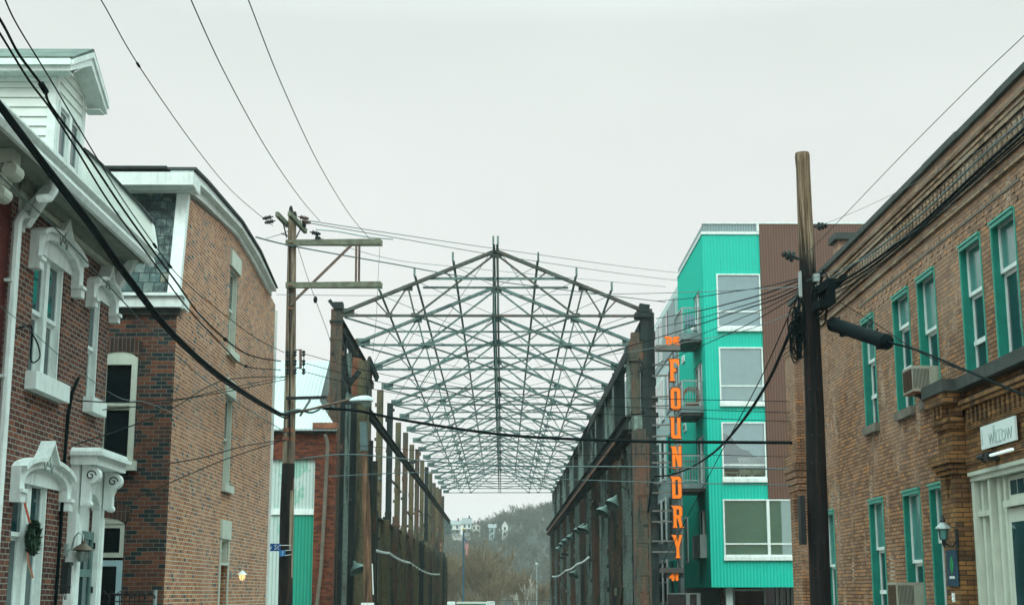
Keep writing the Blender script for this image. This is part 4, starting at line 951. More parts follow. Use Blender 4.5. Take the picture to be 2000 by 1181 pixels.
# front left cluster: orange plate, mossy post, knee pieces
xa, za = onY(700, 700, Y0+5)
m = MB(); m.shape([[onY(*p, Y0+5) for p in ((690, 697), (707, 702), (704, 772), (678, 772), (683, 755))]], Y0+4.9, Y0+5)
m.build('orange_plate', M['rust_orange'], fr)
m = MB(); p1 = onY(712, 705, Y0+4.6); p2 = onY(712, 1000, Y0+4.6); m.box(p1[0]-.25, p1[0]+.22, Y0+4.4, Y0+4.8, -2, p1[1]); m.build('post', M['steel_moss'], fr)
for k, (px, tp, bt, ww, mt_) in enumerate(((664, 632, 900, .16, 'steel_green'), (673, 662, 1181, .20, 'steel_dark'), (681, 690, 1181, .26, 'steel_green'), (690, 780, 1181, .34, 'steel_dark'), (662, 840, 1181, .3, 'steel_dark'), (672, 880, 1000, .28, 'rust_orange'), (697, 850, 1181, .22, 'steel_dark'), (731, 900, 1181, .30, 'wall_dark'))):
    Yk = Y0 + 1.2 + k*.9; a = onY(px, tp, Yk); b = onY(px, bt, Yk)
    m = MB(); m.box(a[0]-ww/2, a[0]+ww/2, Yk-.1, Yk+.1, b[1]-(2 if bt > 1100 else 0), a[1]); m.build('post' if k != 5 else 'orange_plate', M[mt_], fr)
for a_, b_, w_, h_ in (((668, 770, Y0+2), (702, 724, Y0+2), .12, .2), ((655, 735, Y0+1.5), (690, 740, Y0+1.5), .1, .14), ((660, 787, Y0+1), (720, 783, Y0+1), .14, .16), ((664, 640, Y0+1.4), (684, 770, Y0+3), .1, .16), ((650, 690, Y0-.2), (676, 700, Y0+3), .1, .1), ((720, 700, Y0+8), (737, 740, Y0+9), .12, .3)):
    MB().bar(at(*a_), at(*b_), w_, h_).build('knee_brace', M['steel_dark'], fr)
m = MB(); m.box(XLf-.2, XLf+1.0, Y0+6.3, Y0+6.5, -3, onY(700, 860, Y0+6.4)[1]); m.build('end_sheet', M['wall_dark'], fr)
# pale horizontal pipe rods across the sign side are part of the sign (below)

# barn lamps on the right wall and one on the left
lamps = [((1184, 988), 1.0), ((1203, 970), .9), ((1148, 1025), .95), ((1140, 1023), .8), ((1133, 1028), .9), ((1117, 1042), .8), ((1107, 1050), .8), ((1100, 1057), .8), ((1125, 1113), 1.0), ((1093, 1066), .8)]
M['lampgreen'] = plain('green_enamel', (.10,.17,.15), .4, var=.3)
desc = ['large barn lamp, second from the street, on the right steel wall below the crane rail', 'barn lamp nearest the street on the right steel wall', 'barn lamp just beyond the two big ones on the right steel wall',
        'barn lamp fourth from the street on the right steel wall', 'barn lamp fifth from the street on the right steel wall', 'barn lamp sixth from the street on the right steel wall', 'barn lamp seventh from the street on the right steel wall', 'barn lamp eighth from the street on the right steel wall',
        'barn lamp hanging alone low on the right steel wall above the string of lights', 'farthest and smallest barn lamp on the right steel wall']
def barn_lamp(p, side, label, s=1.0, group='barn lamps on the right steel wall'):
    r = empty('barn_lamp', p, label, 'lamp', group)
    p = Vector(p); tip = p + Vector((-side*.25, -.15, -.18)); ax = Vector((-side*.45, -.3, -.85)).normalized()
    m = MB(); m.tube([p + Vector((side*.55, 0, -.05)), p + Vector((side*.5, 0, .28)), p + Vector((side*.25, 0, .42)), p + Vector((.0, 0, .30)), p], .025, 6, raw=True); m.build('bracket', M['steel_dark'], r, smooth=True)
    m = MB(); m.lathe(p, [(.05, -.08), (.07, 0), (.09, .06), (.26*s, .22), (.36*s, .40), (.34*s, .405), (.24*s, .24), (.05, .08)], 16, ax=ax); m.build('shade', M['lampgreen'], r, smooth=True)
    return r
for (pp_, s), d_ in zip(lamps, desc):
    X = XRf - 1.25 if pp_[0] > 1170 else XRf - 1.0
    y_, z_ = onX(*pp_, X); barn_lamp((X, y_, z_), 1, d_, s)
barn_lamp(tuple(at(692, 1098, Y0+3)), -1, 'pale barn lamp facing right low on the left steel columns beside the brown pole', 1.0, None)
def string(px, X, label, name='light_string'):
    pts = []
    for i in range(len(px)-1):
        a = onX(*px[i], X); b = onX(*px[i+1], X)
        for k in range(6): t = k/6; pts.append(Vector((X, a[0]+(b[0]-a[0])*t, a[1]+(b[1]-a[1])*t - .25*math.sin(math.pi*t)*(b[0]-a[0])/40)))
    a = onX(*px[-1], X); pts.append(Vector((X, a[0], a[1])))
    m = MB(); m.tube(pts, .03, 5, raw=True)
    for i in range(len(pts)*2-1):
        p = pts[i//2] if i % 2 == 0 else (pts[i//2]+pts[i//2+1])/2; m.lathe(p, [(.03, .0), (.07, -.06), (.02, -.12)], 6)
    solo(m, name, M['white'], tuple(pts[0]), label, 'string lights')
string([(723, 1067), (760, 1078), (800, 1097), (858, 1120)], XLf+.85, 'white string of lights sagging along the left steel wall')
string([(1150, 1086), (1128, 1099), (1105, 1112), (1079, 1124)], XRf-1.35, 'white string of lights climbing along the right steel wall')

# ================================================================ THE VERTICAL SIGN
sgn = empty('vertical_sign', tuple(at(1318, 1100, Y0-.6)), 'tall orange lettered vertical sign reading THE FOUNDRY AT 41ST bracketed to the right steel column', 'sign')
YS = Y0 - .6; TS = frF(YS)
LET = {  # outlines on a 10 x 20 grid
 'F': [[(-1.5,20),(10,20),(10.5,14.5),(8.6,13.2),(8,16.5),(4.6,16.5),(4.6,11.6),(7,11.6),(7,8.4),(4.6,8.4),(4.6,2),(6.2,0),(0,0),(1,2.5),(1,17.5)]],
 'O': [[(2,0),(8,0),(10,2),(10,18),(8,20),(2,20),(0,18),(0,2)], [(3.7,3.2),(3.7,16.8),(6.3,16.8),(6.3,3.2)]],
 'U': [[(-1,20),(4.2,20),(3.7,18.5),(3.7,3.2),(6.6,3.2),(6.6,18.5),(6.1,20),(10.6,20),(10,18.5),(10,1.8),(11,0),(2,0),(.3,1.8),(.3,18)]],
 'N': [[(-1.2,20),(4.4,20),(7,10),(7,18.5),(6.4,20),(10.8,20),(10,18.5),(10,0),(6.6,0),(3.6,11.5),(3.6,1.8),(4.4,0),(-.4,0),(.5,1.8),(.5,17.5)]],
 'D': [[(-1.5,20),(7.6,20),(10,18),(10,2),(8.4,0),(.3,0),(.3,17.5)], [(3.7,3.2),(3.7,16.8),(6.4,16.8),(6.4,3.2)]],
 'R': [[(-1.5,20),(7.8,20),(9.8,18.2),(9.8,11.4),(8.3,9.8),(9.6,2),(11.5,.0),(7,0),(4.8,8.6),(3.9,8.6),(3.9,2),(4.8,0),(-.2,0),(.7,2),(.7,17.5)], [(3.9,11.6),(3.9,16.8),(6.5,16.8),(6.5,11.6)]],
 'Y': [[(-2,20),(3.8,20),(5.3,13),(7.0,20),(11,20),(9.8,18),(6.8,9),(6.8,2.4),(8.2,0),(2.4,0),(3.5,2.4),(3.5,9),(.0,17.8)]],
}
rows = [('F', 1307, 1326, 701, 744), ('O', 1310, 1329, 757, 800), ('U', 1310, 1329, 814, 856), ('N', 1312, 1331, 871, 914), ('D', 1312, 1331, 930, 973), ('R', 1314, 1333, 987, 1030), ('Y', 1315, 1332, 1044, 1089)]
for ch, l, r, tp, bt in rows:
    a = onY(l, (tp+bt)/2, YS)[0]; b = onY(r, (tp+bt)/2, YS)[0]; z1 = onY(l, tp, YS)[1]; z0 = onY(l, bt, YS)[1]
    sxx = (b-a)/10; szz = (z1-z0)/20
    lp = [[(a+x*sxx, z0+z*szz) for x, z in l_] for l_ in LET[ch]]
    big = []
    cx, cz = a+5*sxx, z0+10*szz
    outer_ = [(x + (.035 if x > cx else -.035), z + (.035 if z > cz else -.035)) for x, z in lp[0]]
    m = MB(TS); m.shape([outer_] + [[(x + (-.02 if x > cx else .02), z + (-.02 if z > cz else .02)) for x, z in h] for h in lp[1:]], -.12, .0); o_ = m.build('letter', M['sign_dark'], sgn)
    MB(TS).shape(lp, .001, .03).build('letter_face', M['orange'], o_)
def ztxt(t, l, r, tp, bt, mat, par):
    a = onY(l, (tp+bt)/2, YS)[0]; b = onY(r, (tp+bt)/2, YS)[0]; z1 = onY(l, tp, YS)[1]; z0 = onY(l, bt, YS)[1]
    m = text_mb(t, TS, 0, 0, 1.0, -.05, .03); X = [v[0] for v in m.v]; Z = [v[2] for v in m.v]
    sx_ = (b-a)/(max(X)-min(X)); sz_ = (z1-z0)/(max(Z)-min(Z)); x0 = min(X); zz0 = min(Z)
    m.v = [(a+(x-x0)*sx_, y, z0+(z-zz0)*sz_) for x, y, z in m.v]
    # embolden by stacking offset copies a few millimetres apart in depth
    n = len(m.v); base = list(m.v); bf = list(m.f)
    for k, (ox, oz) in enumerate(((.035, 0), (-.035, 0), (0, .025), (0, -.025))):
        m.v += [(x+ox, y+.004*(k+1), z+oz) for x, y, z in base]; m.f += [tuple(i+n*(k+1) for i in f) for f in bf]
    m.build('lettering', mat, par)
shf = MB(TS); a = onY(1281, 677, YS); b = onY(1328, 677, YS); shf.box(a[0], b[0], -.35, .1, onY(1300, 684, YS)[1], onY(1300, 674, YS)[1])
M['shelf'] = plain('grey_sign_shelf', (.13,.125,.11), .6, var=.2)
s1 = shf.build('top_shelf', M['shelf'], sgn); ztxt('THE', 1299, 1326, 658, 673, M['orange'], s1)
shf = MB(TS); a = onY(1287, 1110, YS); b = onY(1336, 1110, YS); shf.box(a[0], b[0], -.3, .1, onY(1300, 1118, YS)[1], onY(1300, 1108, YS)[1])
s2 = shf.build('bottom_shelf', M['sign_dark'], sgn); ztxt('AT', 1296, 1306, 1119, 1127, M['black'], s2); ztxt('41', 1308, 1323, 1118, 1133, M['orange'], s2); ztxt('ST', 1325, 1335, 1119, 1127, M['black'], s2)
for k, py in enumerate((713, 734, 775, 793, 830, 852, 885, 903, 943, 962, 997, 1018, 1056, 1077)):
    a = at(1274, py, Y0-.3); xx = onY(1313 if py < 1030 else 1318, py, YS)[0]
    MB().bar(a, (xx, YS+.1, a.z), .05, .06).build('bracket', M['shelf'], sgn)
m = MB(TS)
for px in (1318, 1326):
    a = onY(px, 684, YS); b = onY(px+4, 1108, YS); m.box((a[0]+b[0])/2-.02, (a[0]+b[0])/2+.02, -.18, -.14, b[1], a[1])
m.build('spine', M['shelf'], sgn)

# ================================================================ BEYOND THE FRAME: flagpole, trees, hill, houses
def branchy(seed, H, spread, depth=6, trunk=.28, lean=0, seg=3, twig=.02, multi=1, up=.35, crown0=.25):
    r = random.Random(seed); V = []; Fc = []
    def limb(p, d, ln, rad, lv):
        n = 2 if lv > 3 else 3
        pts = [p]; q = p
        for i in range(n):
            d = (d + Vector((r.uniform(-.16,.16), r.uniform(-.16,.16), r.uniform(-.06,.16)))).normalized(); q = q + d*ln/n; pts.append(q)
        e = max(rad*.62, twig); k = len(V)
        u = d.cross(Vector((.3,.2,1))).normalized(); w_ = d.cross(u)
        for i, pt in enumerate(pts):
            rr = rad + (e-rad)*i/n
            for j in range(seg): t = 2*math.pi*j/seg; V.append(pt + (u*math.cos(t)+w_*math.sin(t))*rr)
        for i in range(n):
            for j in range(seg): Fc.append((k+i*seg+j, k+i*seg+(j+1)%seg, k+(i+1)*seg+(j+1)%seg, k+(i+1)*seg+j))
        if lv >= depth: return
        nb = r.choice((2,3,3)) if lv < depth-1 else r.choice((3,4))
        for b in range(nb):
            st = pts[-1] if b == 0 else pts[r.randint(1, n)]
            a = r.uniform(0, 6.28); sp = spread*r.uniform(.5, 1.2) * (.5 if b == 0 else 1)
            nd = (d + (u*math.cos(a)+w_*math.sin(a))*sp + Vector((0,0,up*.5))).normalized()
            limb(st, nd, ln*r.uniform(.62,.86), e*(.95 if b == 0 else .75), lv+1)
    for k in range(multi):
        a = r.uniform(0, 6.28); limb(Vector((r.uniform(-.3,.3)*(multi>1), r.uniform(-.3,.3)*(multi>1), 0)), Vector((lean + (multi>1)*.35*math.cos(a), (multi>1)*.35*math.sin(a), 1)).normalized(), H*crown0, trunk/(1 if multi==1 else 1.5), 0)
    zm = max(v.z for v in V); s = H/zm
    V2 = np.array([[v.x*s, v.y*s, v.z*s] for v in V], dtype=np.float32)
    return V2, np.array(Fc, dtype=np.int32)
def mesh_np(name, V, Fq, mat):
    me = bpy.data.meshes.new(name); me.vertices.add(len(V)); me.vertices.foreach_set('co', V.astype(np.float32).ravel())
    me.loops.add(len(Fq)*4); me.loops.foreach_set('vertex_index', Fq.ravel().astype(np.int32))
    me.polygons.add(len(Fq)); me.polygons.foreach_set('loop_start', np.arange(0, len(Fq)*4, 4, dtype=np.int32))
    try: me.polygons.foreach_set('loop_total', np.full(len(Fq), 4, dtype=np.int32))
    except Exception: pass
    me.update(calc_edges=True); me.materials.append(mat); return me
def hillz(x, y):
    e = max(0.0, min(1.0, (y-430)/170.0)); s = e*e*(3-2*e)
    px = 981 + x/600*2800
    top = 24.0 + max(0, min(1, (px-935)/110))*6.2 + 1.2*math.sin(x*.09)+.8*math.sin(x*.23+1)
    if px < 900: top = 24
    return -3 + (top+3)*s + (max(0, y-600)*.02)
N = 60; m = MB(); xs_ = [-260+i*9 for i in range(60)]; ys_ = [425+i*8 for i in range(46)]
vs = [(x, y, hillz(x, y)) for y in ys_ for x in xs_]
m.add(vs, [(j*60+i, j*60+i+1, (j+1)*60+i+1, (j+1)*60+i) for j in range(45) for i in range(59)])
m.build('hill', M['hillground']); tag(bpy.data.objects['hill'], kind='structure')
# wood on the hillside: nobody could count it
vars_ = [branchy(100+i, 10, .8, 5, .2, twig=.045, seg=3, multi=1 if i % 2 else 2) for i in range(5)]
VV = []; FF = []; off = 0; rr0 = random.Random(3)
for i in range(2600):
    y = rr0.uniform(440, 650); x = rr0.uniform(-75, 75) * (y/600) + 0
    px = 981 + x/y*2800
    z = hillz(x, y) - .3
    if px < 925 and y > 560 : continue                    # clearing round the houses
    if 975 < px < 1000 and 545 < y < 590: continue
    s = rr0.uniform(.3, .95) * (1.0 if y > 590 else .8); V, Fq = vars_[rr0.randrange(5)]
    a = rr0.uniform(0, 6.28); c_, s_ = math.cos(a), math.sin(a)
    W = np.empty_like(V); W[:,0] = (V[:,0]*c_ - V[:,1]*s_)*s*1.15 + x; W[:,1] = (V[:,0]*s_ + V[:,1]*c_)*s + y; W[:,2] = V[:,2]*s + z
    VV.append(W); FF.append(Fq+off); off += len(V)
me = mesh_np('hillside_wood', np.concatenate(VV), np.concatenate(FF), M['bark_hill'])
wo_ = bpy.data.objects.new('hillside_wood', me); col.objects.link(wo_); tag(wo_, 'grey leafless wood covering the far hillside', 'trees', kind='stuff')
# single trees between the frame and the hill
protos = [branchy(11, 10, .72, 7, .32, twig=.02, multi=3, up=.45), branchy(12, 10, .8, 7, .34, twig=.02, multi=3, up=.35), branchy(13, 10, .65, 7, .22, twig=.02, multi=4, up=.5)]
pmesh = [mesh_np('crown', V, Fq, M['bark']) for V, Fq in protos]
spots = [  # px of trunk, Y, height, label
 (872, 235, 9.5, 'bushy brown leafless tree at the left edge of the opening, beside the steel wall'), (905, 250, 11.5, 'brown leafless tree directly behind the flagpole'),
 (935, 240, 12.5, 'tallest brown leafless tree, right of the flagpole'), (965, 232, 9.8, 'rounded brown leafless tree near the middle of the opening'),
 (995, 226, 7.4, 'leaning brown leafless tree right of the middle of the opening'), (1012, 262, 8.6, 'small brown leafless tree behind the pale white-barked tree'),
 (888, 300, 12.5, 'leafless tree behind the flagpole, half hidden by nearer crowns'), (948, 310, 12.0, 'pale brown tree set back behind the tallest crown'),
 (1055, 270, 6.2, 'low leafless tree by the light pole'), (1082, 250, 7.4, 'leafless tree at the right edge of the opening beside the steel wall'), (980, 300, 9.0, 'low leafless tree set back behind the middle of the opening')]
for i, (px, Y, h, lb) in enumerate(spots):
    x = onY(px, 1157, Y)[0]
    e_ = empty('bare_tree', (x, Y, -3.1), lb, 'tree', 'leafless trees beyond the steel frame'); o = bpy.data.objects.new('crown', pmesh[i % 3]); col.objects.link(o); o.parent = e_
    o.scale = (h/10*1.1, h/10*1.1, (h+1)/10); o.rotation_euler.z = i*1.7
    MB().tube([(x, Y, -3.3), (x+.05, Y, -3.1+h*.13)], [.24, .17], 7, raw=True).build('trunk', M['bark'], e_)
V, Fq = branchy(31, 7.2, .6, 4, .12, twig=.03, up=.5); px = 1024; Y = 215; x = onY(px, 1157, Y)[0]
o = bpy.data.objects.new('pale_tree', mesh_np('pale_tree', V, Fq, M['bark_pale'])); col.objects.link(o); o.location = (x, Y, -3.1); tag(o, 'slender white-barked leafless tree standing in front of the brown trees', 'tree')
# dark evergreen at the left, up on the hill
V = MB()
x, z = onY(866, 1046, 560); rr1 = random.Random(5)
for i in range(2600):
    t = rr1.random(); a = rr1.uniform(0, 6.28); r_ = 3.4*math.sin(math.pi*min(1, .15+t*.85))**.7*rr1.uniform(.4, 1); c = Vector((x + r_*math.cos(a), 560+r_*math.sin(a), z-1+8.5*t))
    s = Vector((rr1.uniform(-1,1), rr1.uniform(-1,1), rr1.uniform(-1,1)))*.4; s2_ = Vector((rr1.uniform(-1,1), rr1.uniform(-1,1), rr1.uniform(-1,1)))*.5
    V.add([c-s, c+s, c+s2_], [(0,1,2)])
e_ = empty('evergreen_tree', (x, 560, z-1), 'dark evergreen tree at the left end of the far ridge beside the white houses', 'tree')
V.build('crown', M['foliage'], e_, fix=False); MB().tube([(x, 560, z-1.5), (x, 560, z+4)], [.3, .15], 6, raw=True).build('trunk', M['bark'], e_)
# houses on the ridge
M['far_roof'] = plain('grey_shingle_roof', (.20,.22,.22), .8); M['far_wall'] = plain('far_white_siding', (.62,.64,.60), .7, var=.05); M['far_cream'] = plain('far_cream_siding', (.52,.52,.44), .7, var=.05)
def far_house(l, r, top, eave, base, Y, label, wall, gable=False, porch=False):
    xa, zb = onY(l, base, Y); xb, ze_ = onY(r, eave, Y); zt_ = onY(l, top, Y)[1]; dp_ = (xb-xa)*.8 + 2
    e = empty('far_house', ((xa+xb)/2, Y, zb-2), label, 'house')
    m = MB(); m.box(xa, xb, Y, Y+dp_, zb-2.5, ze_); 
    if gable: m.add([(xa, Y, ze_+.002), (xb, Y, ze_+.002), ((xa+xb)/2, Y, zt_-.1), (xa, Y+dp_, ze_+.002), (xb, Y+dp_, ze_+.002), ((xa+xb)/2, Y+dp_, zt_-.1)], [(0,1,2), (3,4,5), (0,1,4,3)])
    m.build('wall', wall, e)
    m = MB(); k = .35
    if gable:
        xm = (xa+xb)/2
        for (p, q) in (((xa-k, ze_-.2), (xm, zt_)), ((xm, zt_), (xb+k, ze_-.2))): m.add([(p[0], Y-k, p[1]), (q[0], Y-k, q[1]), (q[0], Y+dp_, q[1]), (p[0], Y+dp_, p[1]), (p[0], Y-k, p[1]+.2), (q[0], Y-k, q[1]+.2), (q[0], Y+dp_, q[1]+.2), (p[0], Y+dp_, p[1]+.2)], [(0,1,2,3), (4,5,6,7), (0,1,5,4), (2,3,7,6), (0,3,7,4), (1,2,6,5)])
    else: m.add([(xa-k, Y-k, ze_), (xb+k, Y-k, ze_), (xb+k, Y+dp_/2, zt_), (xa-k, Y+dp_/2, zt_), (xa-k, Y+dp_+k, ze_), (xb+k, Y+dp_+k, ze_)], [(0,1,2,3), (3,2,5,4), (0,3,4), (1,5,2), (0,1,5,4)])
    r_ = m.build('roof', M['far_roof'], e)
    MB().box(xb-1.2, xb-.6, Y+dp_/2-.3, Y+dp_/2+.3, zt_-.5, zt_+.9).build('chimney', M['brick_neighbour'], r_)
    h = ze_-zb; n = 2 if (xb-xa) > 3 else 1
    for fz in (.62, .14):
        for i in range(n):
            xc = xa + (xb-xa)*(i+.5)/n*1.0; MB().box(xc-.42, xc+.42, Y-.06, Y-.01, zb+h*fz, zb+h*fz+1.15).build('window', M['glass'], e)
    if porch: MB().box(xa, xb, Y-2, Y-.02, zb+h*.42, zb+h*.48).build('porch_roof', M['far_roof'], e)
far_house(875, 899, 1015, 1024, 1043, 585, 'wide white house with a low grey roof and porch on the far ridge', M['far_wall'], porch=True)
far_house(903, 920.5, 1010, 1022, 1042, 580, 'narrow white house with a tall grey roof, second from the left on the far ridge', M['far_wall'], porch=True)
far_house(922, 938, 1021, 1026, 1045, 575, 'cream house with a shallow gable standing left of the hillside trees', M['far_cream'], gable=True)
far_house(980, 992, 1016, 1026, 1048, 548, 'tall narrow white house with a pointed gable alone among the hillside trees', M['far_wall'], gable=True)
far_house(862, 871, 1004, 1010, 1040, 600, 'pale house at the left end of the ridge behind the evergreen tree', M['pale_panel'])
far_house(955, 968, 1022, 1030, 1052, 560, 'faint pale blue house hidden among the hillside trees', M['pale_panel'], gable=False)
# flagpole with flag
Y = 185; x, zt_ = onY(905.5, 1036, Y); fp = empty('flagpole', (x, Y, -3), 'dark flagpole with a gold finial in front of the brown trees', 'flagpole')
MB().tube([(x, Y, -3.2), (x, Y, zt_)], [.16, .10], 8, raw=True).build('pole', plain('dark_blue_pole', (.02,.07,.10), .5), fp)
MB().lathe((x, Y, zt_), [(.02, 0), (.16, .1), (.18, .2), (.12, .32), (.02, .38)], 10).build('finial', plain('gold_finial', (.35,.30,.06), .4), fp)
q = NT('flag_cloth'); uvm = q.n('ShaderNodeAttribute', attribute_name='fuv').outputs['Vector']; s = q.n('ShaderNodeSeparateXYZ', {0: uvm})
st_ = q.math('GREATER_THAN', q.math('MODULO', q.math('MULTIPLY', s.outputs[1], 13.0), 2.0), 1.0)
cc = q.mix(st_, c4((.50,.05,.06)), c4((.62,.60,.56))); blu = q.math('MULTIPLY', q.math('LESS_THAN', s.outputs[0], .42), q.math('GREATER_THAN', s.outputs[1], .46))
cc = q.mix(blu, cc, c4((.02,.05,.14)))
stars = q.n('ShaderNodeTexVoronoi', {'Vector': uvm, 'Scale': 17.0}); stars.inputs['Randomness'].default_value = 0
cc = q.mix(q.math('MULTIPLY', blu, q.math('LESS_THAN', stars.outputs['Distance'], .22)), cc, c4((.65,.65,.62)))
M['flag'] = q.out(cc, .8)
NU, NV = 24, 16; vs = []; uv = []
for i in range(NU+1):
    for j in range(NV+1):
        u = i/NU; v = j/NV       # limp flag: the fly falls down and gathers in folds
        fold = .22*math.sin(u*15+v*2)*u**.5
        X = x + .12 + .95*u*(.35+.25*v) + fold*.35; Yv = Y + fold; Z = zt_ - .7 - (1-v)*1.1 - 1.5*u + .3*u*v
        vs.append((X, Yv, Z)); uv.append((u, v, 0))
m = MB(); m.add(vs, [(i*(NV+1)+j, (i+1)*(NV+1)+j, (i+1)*(NV+1)+j+1, i*(NV+1)+j+1) for i in range(NU) for j in range(NV)])
o = solo(m, 'flag', M['flag'], (x, Y, zt_), 'limp red and white striped flag hanging from the flagpole', 'flag', smooth=True)
at_ = o.data.attributes.new('fuv', 'FLOAT_VECTOR', 'POINT'); at_.data.foreach_set('vector', [c for p in uv for c in p])
# far light pole and roadside things at the bottom of the opening
x, zt_ = onY(1048, 1101, 260); lp = empty('light_pole', (x, 260, -3), 'thin grey light pole among the trees on the right of the opening', 'pole')
MB().tube([(x, 260, -3.1), (x, 260, zt_)], [.13, .09], 7, raw=True).build('shaft', M['steel_grey'], lp); MB().box(x-.2, x+.2, 259.6, 260.2, zt_, zt_+.25).build('head', M['white'], lp)
x0_, z0_ = onY(858, 1174.5, 176); x1_ = onY(889, 1174, 176)[0]
tl = empty('box_trailer', ((x0_+x1_)/2, 178, -3), 'low white ribbed trailer at the left foot of the opening', 'trailer')
m = MB(); m.box(x0_, x1_, 176, 180, -2.2, z0_); 
for i in range(14): m.box(x0_+.05+i*(x1_-x0_)/14, x0_+.11+i*(x1_-x0_)/14, 175.95, 175.999, -2.1, z0_-.05)
m.build('body', M['white'], tl); MB().box(x1_+.01, x1_+.22, 176, 176.3, -2.6, z0_+.05).build('post', M['brick_neighbour'], tl)
for xw in (x0_+.4, x1_-.4): MB().lathe((xw, 176.1, -2.55), [(.4, 0), (.4, .3), (.2, .31)], 14, ax=(0,1,0)).build('wheel', M['black'], tl)
x0_, z0_ = onY(893, 1173, 172); x1_ = onY(948, 1173, 172)[0]
gk = empty('green_container', ((x0_+x1_)/2, 174, -3), 'green container with a pale roof behind the foot of the flagpole', 'container')
m = MB(); m.box(x0_, x1_, 172, 175, -2.9, z0_-.32); m.box(x1_-.9, x1_+.1, 171.8, 172-.001, -2.9, z0_-.1); m.build('body', M['works_teal'], gk); MB().box(x0_-.1, x1_+.15, 171.7, 175.2, z0_-.318, z0_-.1).build('roof', M['cream'], gk)
x0_, z0_ = onY(950, 1174, 168); x1_ = onY(966, 1174, 168)[0]
vn = empty('white_van', ((x0_+x1_)/2, 170, -3), 'white van roof with dark windscreen showing right of the green container', 'van')
m = MB(); m.box(x0_, x1_, 168.4, 172.5, -2.5, z0_-.12); m.add([(x0_, 168, z0_-1.0), (x1_, 168, z0_-1.0), (x1_, 168.4, z0_-.12), (x0_, 168.4, z0_-.12), (x0_, 168.4, z0_-1.0), (x1_, 168.4, z0_-1.0)], [(0,1,2,3), (0,3,4), (1,2,5)]); m.box(x0_+.03, x1_-.03, 168.3, 172.3, z0_-.118, z0_); m.box(x0_, x1_, 167.2, 168.399, -2.5, z0_-1.02); m.build('body', M['white'], vn)
MB().add([(x0_+.08, 168.0+.02, z0_-.93), (x1_-.08, 168.02, z0_-.93), (x1_-.08, 168.36, z0_-.2), (x0_+.08, 168.36, z0_-.2), (x0_+.08, 168.0, z0_-.92), (x1_-.08, 168.0, z0_-.92), (x1_-.08, 168.34, z0_-.19), (x0_+.08, 168.34, z0_-.19)], [(0,1,2,3), (4,5,6,7), (0,1,5,4), (2,3,7,6), (0,3,7,4), (1,2,6,5)]).build('windscreen', M['glass'], vn)
for xw in (x0_+.05, x1_-.25): MB().lathe((xw, 168.0, -2.6), [(.33, 0), (.33, .22), (.18, .23)], 14, ax=(1,0,0)).build('wheel', M['black'], vn)
fn = empty('wire_fence', (4, 200, -3), 'thin dark chain fence crossing the foot of the opening', 'fence')
xa = onY(966, 1175, 200)[0]; xb = onY(1090, 1175, 200)[0]; zf = onY(1000, 1172, 200)[1]
MB().bar((xa, 200, zf), (xb, 200, zf), .06, .06).build('rail', M['sign_dark'], fn); 
k = 0
while xa + k*1.5 < xb: MB().tube([(xa+k*1.5, 200, -3), (xa+k*1.5, 200, zf+.05)], .04, 5, raw=True).build('post', M['sign_dark'], fn); k += 1
# ================================================================ TEAL APARTMENT BUILDING
YT = 61.0; XT = onY(1390, 1157, YT)[0]; TA = frF(YT); TB_ = frR(XT)
q = NT('clear_window_glass'); q.b.inputs['Base Color'].default_value = (.02,.05,.05,1); q.b.inputs['Roughness'].default_value = .02
tr_ = q.n('ShaderNodeBsdfTransparent'); tr_.inputs[0].default_value = (.96,.99,.985,1); gl = q.n('ShaderNodeBsdfGlossy'); gl.inputs['Roughness'].default_value = .02; gl.inputs['Color'].default_value = (.78,.97,1,1)
lw = q.n('ShaderNodeFresnel'); lw.inputs['IOR'].default_value = 1.5
mxs = q.n('ShaderNodeMixShader'); q.t.links.new(q.math('ADD', lw.outputs[0], .15), mxs.inputs[0]); q.t.links.new(tr_.outputs[0], mxs.inputs[1]); q.t.links.new(gl.outputs[0], mxs.inputs[2])
q.t.links.new(mxs.outputs[0], q.t.nodes['Material Output'].inputs[0]); M['clear'] = q.m
ap = empty('apartment_building', (XT+8, YT+15, 0), 'apartment block clad in bright teal and brown corrugated metal with big square windows', 'building')
def W2(l, r, tp, bt): return fwin(l, r, tp, bt, YT)
wA = W2(1400, 1487, 535, 640); wB = W2(1405, 1492, 678, 786); wC = W2(1410, 1496, 824, 934); wD = W2(1413, 1567, 974, 1086)
xsplit = (onY(1483, 437, YT)[0] + onY(1498, 950, YT)[0])/2; zb_ = onY(1450, 1146, YT)[1]; ztl = onY(1430, 458, YT)[1]; ztp = onY(1430, 437, YT)[1]; zbr = onY(1530, 973.5, YT)[1]
wD[3] = min(wD[3], zbr-.02)
for w_ in (wA, wB, wC): w_[1] = xsplit - .02
m = MB(TA); m.wall(XT, xsplit, zb_, ztl, [wA, wB, wC, [wD[0], xsplit-.0, wD[2], wD[3]]], .35)
m.wall(xsplit, wD[1]+.001, zb_, wD[2], [], .35); m.wall(wD[1]+.001, 27, zb_, zbr, [], .35)
m.build('teal_cladding', M['teal_panel'], ap)
m = MB(TA); m.box(xsplit+.001, 27, -.1, .06, zbr, ztp-.02); m.build('brown_cladding', M['brown_panel'], ap)
m = MB(TA); m.box(27, 27.05, -.3, 0, zb_, zbr); m.box(XT+.1, 27, -28, -.36, zb_+.02, zb_+.2); m.box(XT+.3, 27, -28, -4, zb_+.2, ztp-.3); m.build('core', M['pale_panel'], ap)
m = MB(TA); m.box(XT, 27, -9, -.351, ztl+.001, ztl+.05); m.build('roof', M['tar'], ap)
m = MB(TA); m.box(XT+.06, xsplit, -.2, -.04, ztl+.12, ztp); m.box(XT+.04, XT+.2, -9, -.2, ztl+.12, ztp-.004); m.build('parapet', M['grey_panel'], ap)
